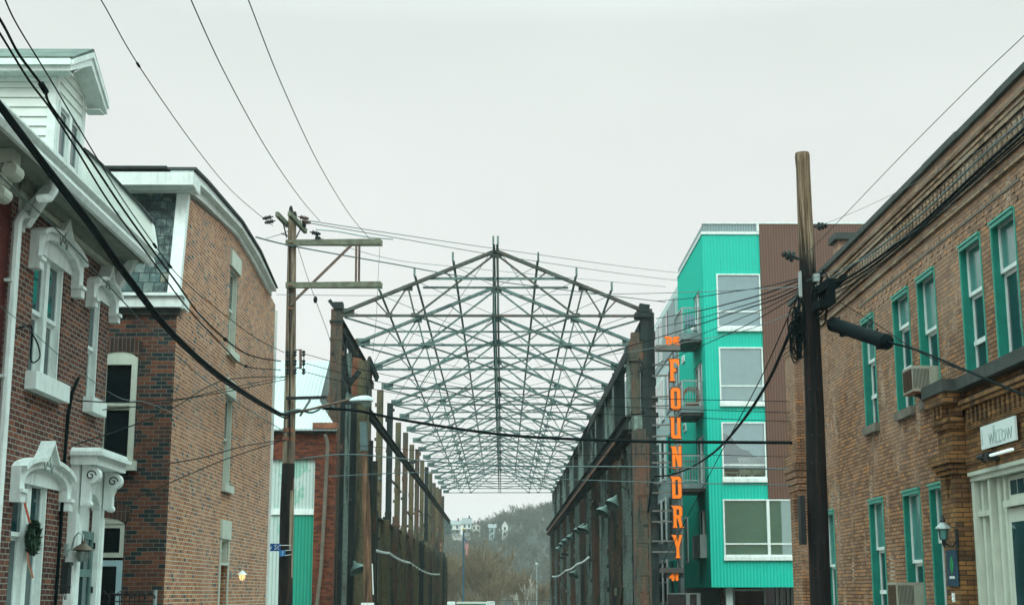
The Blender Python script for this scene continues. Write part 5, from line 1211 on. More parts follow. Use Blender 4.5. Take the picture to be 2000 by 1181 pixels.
m = MB(TA); m.box(XT-.04, xsplit, -.25, .05, ztl+.001, ztl+.12); m.box(XT-.04, XT+.2, -9, -.251, ztl+.001, ztl+.12); m.box(XT+.02, xsplit, -.22, .0, ztp+.001, ztp+.05); m.box(xsplit-.05, 27, -.2, .09, ztp-.019, ztp+.05); m.box(xsplit-.1, xsplit+.0, -.1, .07, ztl+.13, ztp); m.build('metal_trim', M['white'], ap)
for k, (w_, bars) in enumerate(((wA, .30), (wB, .30), (wC, .24), (wD, .22))):
    a, b, c, e = w_; cols = [(a, b)] if k < 3 else [(a, W2(1413, 1500, 974, 1086)[1]), (W2(1413, 1500, 974, 1086)[1], b)]
    if k == 3: cols = [(a, onY(1501, 1030, YT)[0]), (onY(1501, 1030, YT)[0], b)]
    m = MB(TA)
    for (p, r_) in cols:
        m.box(p, p+.06, -.16, .05, c, e); m.box(r_-.06, r_-.001, -.16, .05, c, e); m.box(p+.06, r_-.06, -.16, .048, e-.06, e); m.box(p+.06, r_-.06, -.16, .048, c, c+.08)
        zb2 = c + (e-c)*bars; m.box(p+.06, r_-.06, -.10, .02, zb2-.03, zb2+.03)
    m.box(a-.02, b, .0, .11, c-.16, c-.001)
    o = m.build('window', M['white'], ap)
    for (p, r_) in cols: MB(TA).box(p+.05, r_-.05, -.06, -.04, c+.07, e-.05).build('pane', M['clear'], o)
# rooms behind the glass
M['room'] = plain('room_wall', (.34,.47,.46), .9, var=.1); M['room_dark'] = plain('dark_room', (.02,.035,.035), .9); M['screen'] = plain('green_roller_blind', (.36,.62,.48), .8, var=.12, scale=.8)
for k, w_ in enumerate((wA, wB, wC, wD)):
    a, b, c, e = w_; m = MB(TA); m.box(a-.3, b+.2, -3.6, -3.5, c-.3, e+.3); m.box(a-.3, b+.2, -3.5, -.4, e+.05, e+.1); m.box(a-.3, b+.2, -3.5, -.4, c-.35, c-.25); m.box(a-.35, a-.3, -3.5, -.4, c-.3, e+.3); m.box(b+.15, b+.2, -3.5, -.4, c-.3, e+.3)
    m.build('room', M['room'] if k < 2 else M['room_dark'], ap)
a, b, c, e = wA; m = MB(TA); m.box(a+.07, b-.07, -.11, -.10, c+.09, e-.07); m.build('sky_reflection_sheet', plain('pale_blue_sky_reflection', (.52,.72,.75), .8, var=.1), ap)  # added pale sheet; its colour stands in for sky reflected in the pane
a, b, c, e = wB; m = MB(TA); m.box(a+.07, b-.07, -.11, -.10, c+.09, e-.07); m.build('sky_reflection_sheet', plain('pale_green_sky_reflection', (.55,.76,.73), .8, var=.1), ap)  # added sheet as above, pale green in place of the reflected sky
a, b, c, e = wC; m = MB(TA)
pts = [onY(*p, YT+.12) for p in ((1408, 843), (1420, 848), (1430, 855), (1438, 868), (1447, 876), (1462, 880), (1470, 888), (1478, 892), (1500, 893), (1500, 820), (1408, 820))]
m.shape([pts], -.13, -.11); m.build('upper_pale_sheet', plain('pale_blue_sheet', (.55,.76,.78), .9, var=.1), ap)  # pale sheet filling the upper window down to a stepped edge
a, b, c, e = wD; m = MB(TA); m.box(a+.07, b-.07, -.11, -.10, c+.09, e-.07); m.build('roller_blind', M['screen'], ap)
# side facing the steel frame
yTe = onX(1337, 1145, XT)[0]
def sw_(l, r, tpl, tpr, bt_, X=XT):
    u1 = onX(l, bt_, X)[0]; u0 = onX(r, bt_, X)[0]; return [u0, u1, onX(r, bt_, X)[1], (onX(l, tpl, X)[1]+onX(r, tpr, X)[1])/2]
sws = [sw_(1356, 1368, 582, 560, 655), sw_(1358, 1373, 717, 700, 800), sw_(1361.5, 1376, 855, 845, 945), sw_(1366, 1380, 997, 991, 1085)]
sls = [sw_(1333, 1338, 700, 690, 705), sw_(1336, 1341, 830, 822, 840), sw_(1341, 1346, 1010, 1006, 1098)]
m = MB(TB_); m.wall(YT, yTe, zb_, ztl, sws, .25); m.quad((yTe, 0, zb_), (yTe, -3, zb_), (yTe, -3, ztl), (yTe, 0, ztl)); m.build('side_cladding', M['teal_flat'], ap)
for s in sws: 
    o = window(ap, TB_, *s, rec=.16, mg=M['glass_black'], fw=.08, mid=.0, mull=.08); 
for s in sls:
    m = MB(TB_); m.box(s[0], s[1], .0, .05, s[2], s[3]); o = m.build('slit_window', M['white'], ap); MB(TB_).box(s[0]+.08, s[1]-.08, .051, .06, s[2]+.08, s[3]-.08).build('pane', M['glass_pale'], o)
# grille below the lowest side window
g0 = sws[3]; m = MB(TB_)
zg1 = onX(1372, 1046, XT)[1]
for i in range(16): m.box(g0[0]-.1, g0[1]+.1, .20, .24, g0[2]+.05+i*(zg1-g0[2])/16, g0[2]+.09+i*(zg1-g0[2])/16)
m.box(g0[0]-.15, g0[0]-.1, .0, .28, g0[2], zg1); m.box(g0[1]+.1, g0[1]+.15, .0, .28, g0[2], zg1); m.box(g0[0]-.15, g0[1]+.15, .0, .3, g0[2]-.08, g0[2]-.001); m.build('window_grille', M['steel_grey'], ap)
# balconies
def balcony(pyf, pyb, pyr):
    ya, yb = 61.9, 64.7; xo = onY(1331, pyf, ya)[0]
    z1 = onY(1345, pyf, ya)[1]; z0 = onY(1345, pyb, ya)[1]; zr = onY(1345, pyr, ya)[1]
    m = MB(); m.box(xo, XT-.002, ya, yb, z0, z1); o = m.build('balcony', plain('grey_fascia', (.16,.22,.22), .6) if 'fas' not in M else M['fas'], ap); M['fas'] = o.data.materials[0]
    m = MB(); m.box(xo+.05, XT-.002, ya+.05, yb-.05, z0-.12, z0-.001)
    m.build('balcony_underside', M['sign_dark'], o)
    m = MB(); 
    for (p, q_) in (((xo+.05, ya+.05), (XT, ya+.05)), ((xo+.05, ya+.05), (xo+.05, yb-.05)), ((xo+.05, yb-.05), (XT, yb-.05))):
        m.bar((*p, zr), (*q_, zr), .06, .06); m.bar((*p, z1+.12), (*q_, z1+.12), .04, .05)
        n = int((Vector((*q_, 0)) - Vector((*p, 0))).length / .11)
        for i in range(1, n): t = i/n; x_ = p[0]+(q_[0]-p[0])*t; y_ = p[1]+(q_[1]-p[1])*t; m.box(x_-.008, x_+.008, y_-.008, y_+.008, z1+.12, zr-.03)
    for p in ((xo+.05, ya+.05), (XT-.06, ya+.05), (xo+.05, yb-.05)): m.box(p[0]-.04, p[0]+.04, p[1]-.04, p[1]+.04, z0+.1, zr)
    m.build('railing', M['steel_grey'], o); return xo, z1, ya, yb
b1 = balcony(649, 662, 601); b2 = balcony(792, 805, 743); b3 = balcony(943, 953, 889)
def garden_chair(x, y, z, label, mat, rz=0):
    e = empty('garden_chair', (x, y, z), label, 'chair')
    m = MB(); m.box(x-.25, x+.25, y-.25, y+.25, z+.42, z+.46); m.build('seat', mat, e)
    m = MB(); m.add([(x-.25, y+.22, z+.46), (x+.25, y+.22, z+.46), (x+.22, y+.38, z+1.0), (x-.22, y+.38, z+1.0), (x-.25, y+.26, z+.46), (x+.25, y+.26, z+.46), (x+.22, y+.42, z+1.0), (x-.22, y+.42, z+1.0)], [(0,1,2,3), (4,5,6,7), (0,1,5,4), (1,2,6,5), (2,3,7,6), (3,0,4,7)]); m.build('backrest', mat, e)
    for sx in (-1, 1):
        for sy in (-1, 1): MB().box(x+sx*.22-.02, x+sx*.22+.02, y+sy*.22-.02, y+sy*.22+.02, z, z+.42).build('leg', mat, e)
    return e
garden_chair(b1[0]+.5, b1[2]+.7, b1[1], 'blue-grey chair standing on the topmost balcony', plain('blue_grey_plastic', (.10,.20,.24), .6))
garden_chair(b1[0]+.95, b1[2]+1.9, b1[1], 'white chair on the topmost balcony beside its glazed door', M['white'])
m = MB(); cx, cz = b2[0]+.55, b2[1]+.52
for k in range(6): m.tube([(cx+.42*math.cos(t*.5)*(1-.06*k), b2[2]+.6+.12*k, cz+.42*math.sin(t*.5)*(1-.06*k)) for t in range(14)], .014, 5)
for t in range(6): m.tube([(cx+.42*math.cos(t), b2[2]+.6, cz+.42*math.sin(t)), (cx+.3*math.cos(t), b2[2]+1.2, cz+.3*math.sin(t))], .012, 4)
m.box(cx-.25, cx+.3, b2[2]+.6, b2[2]+1.0, b2[1], b2[1]+.25)
solo(m, 'wire_basket_chair', M['rust_orange'], (cx, b2[2]+.6, b2[1]), 'brown round wire basket chair on the middle balcony', 'chair')
m = MB(); cx = b3[0]+.5
m.lathe((cx, b3[2]+.8, b3[1]), [(.22, 0), (.03, .03), (.03, .66), (.35, .68), (.35, .71)], 16); solo(m, 'bistro_table', M['steel_grey'], (cx, b3[2]+.8, b3[1]), 'small round grey table on the lowest balcony', 'table')
# chairs and table seen through the third big window
M['chair_cream'] = plain('cream_chair_paint', (.85,.85,.68), .5, var=.05)
def dining_chair(px, label, Y=YT+.45, lo=0):
    x, zt_ = onY(px, 893, Y); zf = wC[2]-.25
    e = empty('dining_chair', (x, Y, zf), label, 'chair', None); hb = zt_ - zf; h = .52*hb
    m = MB(); m.box(x-.24, x+.24, Y-.05+.06, Y+.42, zf+h, zf+h+.05); m.box(x-.22, x+.22, Y+.02, Y+.05, zf+h-.16, zf+h-.001); m.build('seat', M['chair_cream'], e)
    m = MB(); m.box(x-.25, x-.20, Y-.03, Y+.005, zf, zf+hb-.16); m.box(x+.20, x+.25, Y-.03, Y+.005, zf, zf+hb-.16)
    m.shape([[(x-.33, zf+hb-.05), (x-.26, zf+hb), (x+.26, zf+hb), (x+.33, zf+hb-.05), (x+.28, zf+hb-.17), (x-.28, zf+hb-.17)]], Y-.035, Y+.01)
    m.box(x-.2, x+.2, Y-.025, Y, zf+h+.14, zf+h+.18)
    for i in range(3):
        a = x-.2+i*.135; z0 = zf+h+.18; z1 = zf+hb-.17
        m.bar((a, Y-.02, z0), (a+.13, Y-.02, z1), .03, .03); m.bar((a+.13, Y-.012, z0), (a, Y-.012, z1), .03, .03)
    m.build('backrest', M['chair_cream'], e)
    for sx in (-1, 1): MB().box(x+sx*.21-.02, x+sx*.21+.02, Y+.36, Y+.40, zf, zf+h).build('leg', M['chair_cream'], e)
dining_chair(1455, 'cream cross-back dining chair in the middle of the third big window'); dining_chair(1480, 'cream cross-back dining chair at the right side of the third big window')
x, zt_ = onY(1452, 906, YT+1.8); m = MB(); m.lathe((x, YT+1.8, wC[2]-.25), [(.3, 0), (.06, .06), (.06, zt_-wC[2]+.17), (1.05, zt_-wC[2]+.19), (1.05, zt_-wC[2]+.25)], 28); solo(m, 'dining_table', M['chair_cream'], (x, YT+1.8, wC[2]-.25), 'round cream dining table behind the cross-back chairs in the third big window', 'table')
x, zt_ = onY(1428, 921, YT+.8); m = MB(); m.box(x-.30, x+.30, YT+.7, YT+1.2, zt_-.06, zt_); [m.box(x+sx*.26-.025, x+sx*.26+.025, YT+.72, YT+.77, wC[2]-.25, zt_-.061) for sx in (-1, 1)]; m.box(x-.24, x+.24, YT+.73, YT+.76, zt_-.3, zt_-.25)
solo(m, 'stool', M['chair_cream'], (x, YT+.95, wC[2]-.25), 'low cream stool at the left side of the third big window', 'stool')
# pale grey volume farther along
yG0 = yTe+.05; yG1 = 118.0; XG = XT - .15; TGr = frR(XG)
zG = onX(1322, 572, XG)[1]; zGb = onX(1300, 1160, XG)[1]
gb = empty('pale_apartment_wing', (XG+6, 90, 0), 'pale grey wing of the apartments stretching away behind the vertical sign, with teal squares', 'building')
m = MB(TGr); m.box(yG0, yG1, -12, -.0, -3, zG); m.build('wall', M['pale_panel'], gb)
zsp = onX(1300, 605, XG)[1]
m = MB(TGr); m.box(yG0+.9, yG1, .001, .05, zG-2.6, zG-.1); m.build('upper_cladding', M['grey_panel'], gb)
m = MB(TGr); m.box(yG0+.1, yG0+.85, .001, .05, -2, zG-.03); m.build('corner_panel', M['grey_panel'], gb)
for f in range(5):
    zc = 3.2*f + .9
    for (l, wdt, big_) in ((1300, 1.3, 0), (1291, 1.6, 1)):
        u = onX(l, 900, XG)[0]
        if zc+2 > zG-.2: continue
        m = MB(TGr); m.box(u, u+wdt, .002, .07, zc, zc+2.3); o = m.build('window', M['white'], gb); MB(TGr).box(u+.15, u+wdt-.15, .071, .08, zc+.15, zc+1.1).build('pane', M['glass'], o); MB(TGr).box(u+.15, u+wdt-.15, .071, .08, zc+1.2, zc+2.15).build('pane', M['glass'], o)
    u = onX(1311, 900, XG)[0]
    m = MB(TGr); m.box(u-2.2, u+1.6, .001, .04, zc+.1, zc+2.2); m.build('coloured_panel', M['teal_flat'] if f % 2 == 0 else M['grey_panel'], gb); 
    m = MB(TGr); m.box(u-.2, u+.5, .041, .08, zc+.2, zc+2.1); m.build('narrow_window', M['glass'], gb)
# ground floor of the teal block: set back dark glazing, pale columns, railing
m = MB(TA); m.box(XT+.8, 27, -3.2, -3.1, -1, zb_+.01); m.build('shop_glazing', M['glass_black'], ap)
for l, r in ((1418, 1431),):
    a = onY(l, 1170, YT+.5)[0]; b = onY(r, 1170, YT+.5)[0]; MB(TA).box(a, b, -.9, -.45, -1, zb_-.01).build('column', M['pale_panel'], ap)
for px in (1432, 1492, 1515, 1524, 1537, 1545):
    a = onY(px, 1170, YT+3)[0]; MB(TA).box(a, a+.07, -3.05, -2.95, -1, zb_-.01).build('mullion', M['steel_grey'], ap)
m = MB(TA); m.box(onY(1434, 1150, YT+3)[0], onY(1492, 1150, YT+3)[0], -3.0, -2.9, onY(1, 1149, YT+3)[1]-.1, onY(1, 1149, YT+3)[1]); m.build('door_head', M['steel_grey'], ap)
zl = onY(1320, 1157, YT+2)[1]; a = onY(1304, 1160, YT+2)[0]; b = onY(1366, 1160, YT+2)[0]
sc_ = empty('screen_fence', (a, YT+2, 0), 'dark slatted screen fence below the end of the vertical sign', 'fence')
m = MB(); m.box(a, b, YT+1.95, YT+2.05, zl-.06, zl); m.build('rail', M['steel_grey'], sc_)
m = MB(); 
for i in range(14): m.box(a+i*(b-a)/14, a+i*(b-a)/14+.05, YT+1.97, YT+2.03, -1, zl-.061)
m.box(a, b, YT+2.04, YT+2.06, -1, zl-.07); m.build('slats', M['sign_dark'], sc_)
for px in (1343, 1364): x = onY(px, 1170, YT+1.9)[0]; MB().box(x-.08, x+.08, YT+1.8, YT+1.92, -1, zl).build('post', M['steel_grey'], sc_)

# ================================================================ TAN BRICK BUILDING on the right
XR = 7.5; TR = frR(XR)
yF = onX(1566, 1157, XR)[0]; yNr = 13.0
rb = empty('tan_brick_building', (XR+5, (yF+yNr)/2, 0), 'two-storey tan brick building with teal window frames, corbelled cornice and dark coping', 'building')
zK = (onX(1693, 441, XR)[1] + onX(1990, 136, XR)[1])/2 - .12; zD = (onX(1801, 429, XR)[1]+onX(1667, 544.6, XR)[1])/2
print('right', yF, zK, zD)
def ow(ltop, lbot, rbot, rtop):
    u0 = (onX(*rbot, XR)[0]+onX(*rtop, XR)[0])/2; u1 = (onX(*lbot, XR)[0]+onX(*ltop, XR)[0])/2
    return [u0, u1, (onX(*lbot, XR)[1]+onX(*rbot, XR)[1])/2, (onX(*ltop, XR)[1]+onX(*rtop, XR)[1])/2]
U = [ow((1684, 636), (1692, 839), (1718, 828), (1706, 612)), ow((1743, 586), (1755, 806), (1788, 789), (1773, 560)), ow((1790, 540), (1804, 786), (1840, 766), (1824, 513)), ow((1874, 484), (1890, 741), (1932, 722), (1914, 452)), ow((1932, 432), (1955, 708), (2002, 688), (1980, 396))]
zt_u = sum(u[3] for u in U)/5
for u in U: u[3] = zt_u; 
for u in U[:3]: u[2] = sum(x[2] for x in U[:3])/3
for u in U[3:]: u[2] = (U[3][2]+U[4][2])/2
Lw = [ow((1608, 1000), (1618, 1240), (1632, 1240), (1622, 995)), ow((1698, 978), (1710, 1240), (1738, 1240), (1725, 968)), ow((1763, 960), (1780, 1240), (1812, 1240), (1797, 947)), ow((1815, 945), (1832, 1240), (1870, 1240), (1852, 933))]
zt_l = (Lw[1][3]+Lw[2][3])/2
for u in Lw: u[3] = zt_l; u[2] = .75; u[0] = u[1] - (Lw[1][1]-Lw[1][0])
print('U', U, 'L', Lw)
Lw[2][2] = .75
m = MB(TR); m.wall(yNr, yF, 0, zK, U + Lw, .30); m.quad((yF, 0, 0), (yF, -9, 0), (yF, -9, zK), (yF, 0, zK)); m.quad((yNr, 0, 0), (yNr, -9, 0), (yNr, -9, zK), (yNr, 0, zK))
u = yNr+.3; i = 0
while u < yF-.6:
    for k in range(3): m.box(u+.11*(k % 2), u+.11*(k % 2)+.10, .001, .014, zD-.95+.15*k, zD-.88+.15*k)
    u += .34; i += 1
m.build('wall', M['brick_tan'], rb)
m = MB(TR); m.box(yNr, yF-.02, -9, -.31, 0, zK-.9); m.box(yNr, yF-.02, -.35, -.301, zK-.9, zK-.0); m.build('roof_body', M['tar'], rb)
m = MB(TR); u = yNr
while u < yF: 
    e_ = min(u+1.9, yF+.05); m.box(u, e_-.012, -.36, .07+rnd.uniform(-.008,.008), zK+.001, zK+.115+rnd.uniform(-.006,.006)); u += 1.9
m.build('coping', M['stone_dark'], rb)
# cornice courses
m = MB(TR); yc_ = yF-.01
m.box(yNr, yc_, .001, .06, zD+.16, zD+.23); m.box(yNr, yc_, .001, .10, zD+.231, zD+.31); m.box(yNr, yc_, .001, .045, zD-.22, zD-.15); m.box(yNr, yc_, .001, .05, zD+.50, zD+.54); m.box(yNr, yc_, .001, .035, zD+.40, zD+.44)
m.box(yNr, yc_, .001, .05, zD-.42, zD-.35)
m.build('string_course', M['brick_cornice'], rb)
m = MB(TR); u = yNr+.05
while u < yF-.5: m.box(u, u+.125, .001, .10, zD-.15+.001, zD+.16-.001); u += .215
m.build('dentils', M['brick_cornice'], rb)
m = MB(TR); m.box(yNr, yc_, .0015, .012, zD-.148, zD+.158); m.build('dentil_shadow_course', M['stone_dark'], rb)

m = MB(TR); zs1 = zt_u + .005
m.box(U[4][0]-.3, U[0][1]+.12, .001, .014, zt_u+.30, zt_u+.345); m.build('window_head_course', M['stone'], rb)
def hashv(u): return u
def teal_win(G, i, upper=True, mid=.52, extra=None):
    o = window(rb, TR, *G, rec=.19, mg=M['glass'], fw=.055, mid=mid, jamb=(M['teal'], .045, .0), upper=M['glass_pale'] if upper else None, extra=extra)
    m = MB(TR)
    a, b, c, e = G
    m.box(a, a+.02, .001, .02, c, e); m.box(b-.02, b, .001, .02, c, e)
    m.box(a+.035, b-.035, -.02, .03, e-.10, e-.001); m.box(a, b, .031, .05, e-.035, e+.0)
    m.build('casing', M['teal_pale'], o)
    MB(TR).box(a-.02, b+.02, -.28, .09, c-.16, c-.001).build('sill', M['stone'], o)
    return o
teal_win(U[0], 0, mid=.6, extra=.28); teal_win(U[1], 1, mid=.72, extra=.36); teal_win(U[2], 2, mid=.55); teal_win(U[3], 3, mid=.62, extra=.26); teal_win(U[4], 4, mid=.64)
teal_win(Lw[0], 5); teal_win(Lw[1], 6, mid=.62, extra=.3); teal_win(Lw[2], 7, mid=.5); teal_win(Lw[3], 8, mid=.62)
# far corner pier
m = MB(TR); ya = yF-1.0
m.box(ya, yF+.16, .001, .17, 0, zD-.60); 
for k in range(4): m.box(ya-.05-.03*k, yF+.20+.04*k, .002, .20+.03*k, 4.0+.16*k, 4.14+.16*k)
m.box(ya-.1, yF+.3, .002, .26, 4.64, 4.9); m.add([(ya+.3, .171, 3.9), (ya+.75, .171, 3.9), (ya+.52, .171, 2.9), (ya+.3, .26, 3.9), (ya+.75, .26, 3.9), (ya+.52, .18, 2.9)], [(0,1,2), (3,4,5), (0,1,4,3), (1,2,5,4), (2,0,3,5)])
for k in range(3): m.box(ya-.02-.02*k, yF+.18+.03*k, .002, .19+.02*k, zD-.6+.10*k, zD-.51+.10*k)
m.box(yF, yF+.16, -6, .0, 0, zD-.6)
m.build('corner_pier', M['brick_tan'], rb)
# entrance pavilion
XP1 = XR - .45
yp1 = onX(1843, 1050, XP1)[0]; yp0 = onX(1871, 1050, XP1)[0]
zLg = onX(1850, 762, XR-.55)[1]; zcb = onX(1850, 800, XR-.5)[1]
pv = MB(TR)
dfl = onX(1907, 1050, XR-.22)[0]; dtop = onX(1930, 915, XR-.22)[1]
pv.wall(yNr, yp0-.002, 0, zLg, [[yNr+.3, dfl, 0.0, dtop]], .2, d=.24)
pv.quad((yp0-.002, .24, 0), (yp0-.002, 0.01, 0), (yp0-.002, .01, zLg), (yp0-.002, .24, zLg))
pv.build('entrance_wall', M['brick_warm'], rb)
pr = MB(TR); pr.box(yp0, yp1, .001, .45, 0, zLg-.001)
zc2 = onX(1862, 905, XP1)[1]
for k, (z_, h_, x_) in enumerate(((zc2-.16, .08, .05), (zc2-.075, .08, .09), (zc2+.01, .16, .14), (zcb-.28, .08, .05), (zcb-.195, .08, .08), (zcb+.10, .2, .14))):
    pr.box(yp0-x_, yp1+x_, .001, .45+x_, z_, z_+h_-.004)
for k in range(4): pr.box(yp0-.10, yp0+.0, .30+.001, .33, zcb-.1, zcb+.09) if k == 0 else pr.box(yp0-.08+.2*k, yp0+.02+.2*k, .451, .55, zcb-.10, zcb+.09)
for k in range(2): pr.box(yp0-.09, yp0-.001, .06+.22*k, .17+.22*k, zcb-.10, zcb+.09)
pr.add([(yp1-.50, .451, zc2-.2), (yp1-.28, .451, zc2-.2), (yp1-.39, .451, zc2-.52), (yp1-.50, .53, zc2-.2), (yp1-.28, .53, zc2-.2), (yp1-.39, .46, zc2-.52)], [(0,1,2), (3,4,5), (0,1,4,3), (1,2,5,4), (2,0,3,5)])
pr.build('entrance_pier', M['brick_warm'], rb)
pr = MB(TR); pr.box(yp0-.2, yp1+.2, .001, .62, zLg+.0, zLg+.19); pr.box(yNr, yp0-.2-.002, .001, .42, zLg+.001, zLg+.19); pr.build('stone_ledge', M['stone_dark'], rb)
zdn = onX(1940, 795, XR-.3)[1]
m = MB(TR); u = yNr
while u < yp0-.3: m.box(u, u+.10, .241, .31, zdn-.13, zdn+.13); u += .20
m.build('entrance_dentils', M['brick_warm'], rb)
m = MB(TR); m.box(yNr, yp0-.2, .241, .35, zdn+.131, zdn+.20); m.box(yNr, yp0-.2, .241, .38, zdn+.201, zdn+.27); m.box(yNr, yp0-.2, .241, .29, zdn-.20, zdn-.131); m.box(yNr, yp0-.12, .241, .30, dtop+.12, dtop+.25); m.box(yNr, yp0-.12, .241, .28, dtop+.001, dtop+.118)
m.build('entrance_course', M['brick_warm'], rb)
m = MB(TR); m.box(yNr, yp0-.2, .2415, .25, zdn-.129, zdn+.129); m.build('entrance_dentil_shadow', M['stone_dark'], rb)  # dark strip stands in for the shade between the entrance dentils
# cream door frame with sidelights
d0_ = dfl; DFT = dtop
dfm = MB(TR); 
def post(a, b, d_=.20, z0=.0, z1=DFT-.15): dfm.box(a, b, .02, d_, z0, z1)
dfm.box(yNr+.3, d0_-.001, .02, .26, DFT-.14, DFT-.001); dfm.box(yNr+.3, d0_-.001, .261, .30, DFT-.06, DFT-.003)
w1 = onX(1938, 1050, XR-.2)[0]; w2 = onX(1962, 1050, XR-.2)[0]; w3 = onX(1972, 1050, XR-.15)[0]
for a_, b_, dd in ((d0_-.13, d0_-.001, .25), (d0_-.30, d0_-.20, .17), (w1-.10, w1, .22), (w1-.34, w1-.2, .15), (w2-.10, w2-.0, .17), (yNr+.3, yNr+.9, .2)): post(a_, b_, dd)
dfm.box(yNr+.9, d0_-.131, .02, .10, .0, DFT-.16)
zmid = onX(1940, 1000, XR-.2)[1]
dfm.box(w1+.0, d0_-.131, .101, .21, zmid-.03, zmid+.05)
ztr = onX(1975, 985, XR-.15)[1]
dfm.box(yNr+.9, w2-.11, .101, .23, ztr-.03, ztr+.06)
dfm.build('door_surround', M['cream'], rb)
tz0, tz1 = ztr+.07, DFT-.16
m = MB(TR); a = w2-.16; m.box(a-1.35, a, .102, .145, tz0, tz1); o = m.build('transom_window', M['cream'], rb)
m = MB(TR)
for k in range(4): m.box(a-.08-.29*(k+1)+.03, a-.08-.29*k, .1455, .15, tz0+.07, tz1-.07)
m.build('pane', M['glass'], o)
m = MB(TR); a = w3; m.box(a-1.1, a, .102, .16, .1, ztr-.05); o = m.build('door', M['cream'], rb); MB(TR).box(a-.95, a-.16, .161, .165, .9, ztr-.25).build('pane', M['glass'], o)
MB(TR).box(w1+.06, w1+.18, .101, .17, onX(1945, 1160, XR)[1]-.03, onX(1945, 1160, XR)[1]+.05).build('letter_slot', M['cream'], rb)
# chimney on the roof
ch = MB(); c0 = onX(1629, 520, XR+.9); cy1 = c0[0]; cy0 = onX(1639, 520, XR+.9)[0]; zch = onX(1639, 466, XR+.9)[1]
ch.box(XR+.9, XR+2.6, cy0, cy1, zK-1.5, zch); o = ch.build('chimney', M['brick_tan'], rb); MB().box(XR+.8, XR+2.7, cy0-.1, cy1+.1, zch+.001, zch+.17).build('chimney_cap', M['stone_dark'], o)
# sign board
S = [onX(1918, 833, XR-.30), onX(1985, 812, XR-.30), onX(1919, 883, XR-.30), onX(1985, 855, XR-.30)]
su1 = S[0][0]; su0 = S[1][0]; sz0 = (S[2][1]+S[3][1])/2; sz1 = (S[0][1]+S[1][1])/2
sg = empty('street_number_sign', (XR-.3, (su0+su1)/2, sz0), 'white board reading WILLOW with small digits, mounted over the cream entrance', 'sign')
MB(TR).box(su0, su1, .30, .33, sz0, sz1).build('board', plain('white_board', (.66,.74,.72), .4, var=.04), sg)
TRm = lambda p: Vector((XR - p[1], -p[0], p[2]))       # text along -y reads correctly from the street
M['sign_grey'] = plain('grey_sign_lettering', (.36,.45,.43), .6); sw_w = su1-su0; cu_ = -(su0+su1)/2
text_mb('WILLOW', TRm, cu_+sw_w*.08, sz0+(sz1-sz0)*.33, sw_w*.165, .3305, .337, 1.0).build('lettering', M['sign_grey'], sg)
mm_ = MB(TRm)
for k in range(5): mm_.box(cu_-.02+.045*k, cu_+.01+.045*k, .3305, .335, sz0+(sz1-sz0)*.60, sz0+(sz1-sz0)*.66)
for k in range(4): mm_.box(cu_-.16-.02*(k % 2), cu_-.10+.02*(k % 2), .3305, .335, sz0+(sz1-sz0)*(.60+.075*k), sz0+(sz1-sz0)*(.66+.075*k))
mm_.build('emblem', plain('pale_emblem', (.42,.56,.52), .6), sg)
for k, d_ in enumerate('115'): text_mb(d_, TRm, -su1+.07, sz1-.10-k*(sz1-sz0-.2)/2, .11, .3305, .337).build('lettering', M['sign_grey'], sg)
mb_ = MB(TR); zb3 = sz0-.14; mb_.tube([(su1+.05, .28, zb3-.02), (su1-.1, .42, zb3+.02), (su1-.45, .45, zb3+.02)], .03, 6); mb_.box(su1-.62, su1-.45, .26, .46, zb3-.06, zb3+.06)
sgl = empty('sign_light', (XR-.4, su1-.4, zb3), 'dark bracketed strip light below the white WILLOW board', 'lamp'); mb_.build('arm', M['black'], sgl)
q = NT('strip_tube'); q.b.inputs['Emission Color'].default_value = (.8,1,.95,1); q.b.inputs['Emission Strength'].default_value = .5; M['tube'] = q.out((.7,.8,.78), .3)
MB(TR).tube([(su1-.64, .42, zb3), (su0-.1, .42, zb3)], .022, 6).build('tube', M['tube'], sgl)
# lantern, banner, doorbell on the pier
u_, z_ = onX(1851, 1032, XP1-.15)
ln = empty('carriage_lantern', (XP1, u_, z_), 'black carriage lantern with a pale cap on the brick pier of the tan building', 'lamp')
c = Vector((XP1-.22, u_, z_))
MB().lathe(c, [(.02, .20), (.03, .16), (.045, .12), (.03, .10)], 8).build('finial', M['black'], ln)
MB().lathe(c, [(.03, .10), (.12, .02), (.125, .0), (.09, -.01)], 8).build('cap', M['steel_grey'], ln)
MB().lathe(c, [(.085, -.012), (.06, -.16), (.03, -.17)], 8).build('glass', M['glass_pale'], ln)
m = MB(); m.lathe(c, [(.035, -.17), (.03, -.24), (.01, -.28)], 8)
for k in range(4): a = k*math.pi/2+.4; m.tube([c+Vector((.10*math.cos(a), .10*math.sin(a), 0)), c+Vector((.065*math.cos(a), .065*math.sin(a), -.17))], .007, 4, raw=True)
m.tube([c+Vector((0,0,-.22)), c+Vector((.12,0,-.28)), c+Vector((.21,0,-.16))], .015, 5, raw=True); m.box(XP1-.03, XP1-.001, u_-.05, u_+.05, z_-.30, z_+.0); m.build('bracket', M['black'], ln)
bz1 = onX(1858, 1073, XP1)[1]; bz0 = onX(1862, 1144, XP1)[1]; bu1 = onX(1850, 1100, XP1-.02)[0]; bu0 = onX(1871, 1100, XP1-.02)[0]
bn = empty('leaf_banner', (XP1, (bu0+bu1)/2, bz0), 'narrow dark blue banner with a green leaf on the brick pier below the lantern', 'banner')
MB(TR).box(bu0, bu1, .47, .485, bz0, bz1).build('panel', plain('blue_banner', (.008,.05,.085), .4, var=.5, scale=4), bn)
cu2 = -(bu0+bu1)/2; zc = bz0+(bz1-bz0)*.58; hh = (bz1-bz0)*.25
lf = [(cu2+.09*math.sin(math.pi*t)**1.0*(1-.25*t), zc-hh+2*hh*t) for t in [i/10 for i in range(11)]]
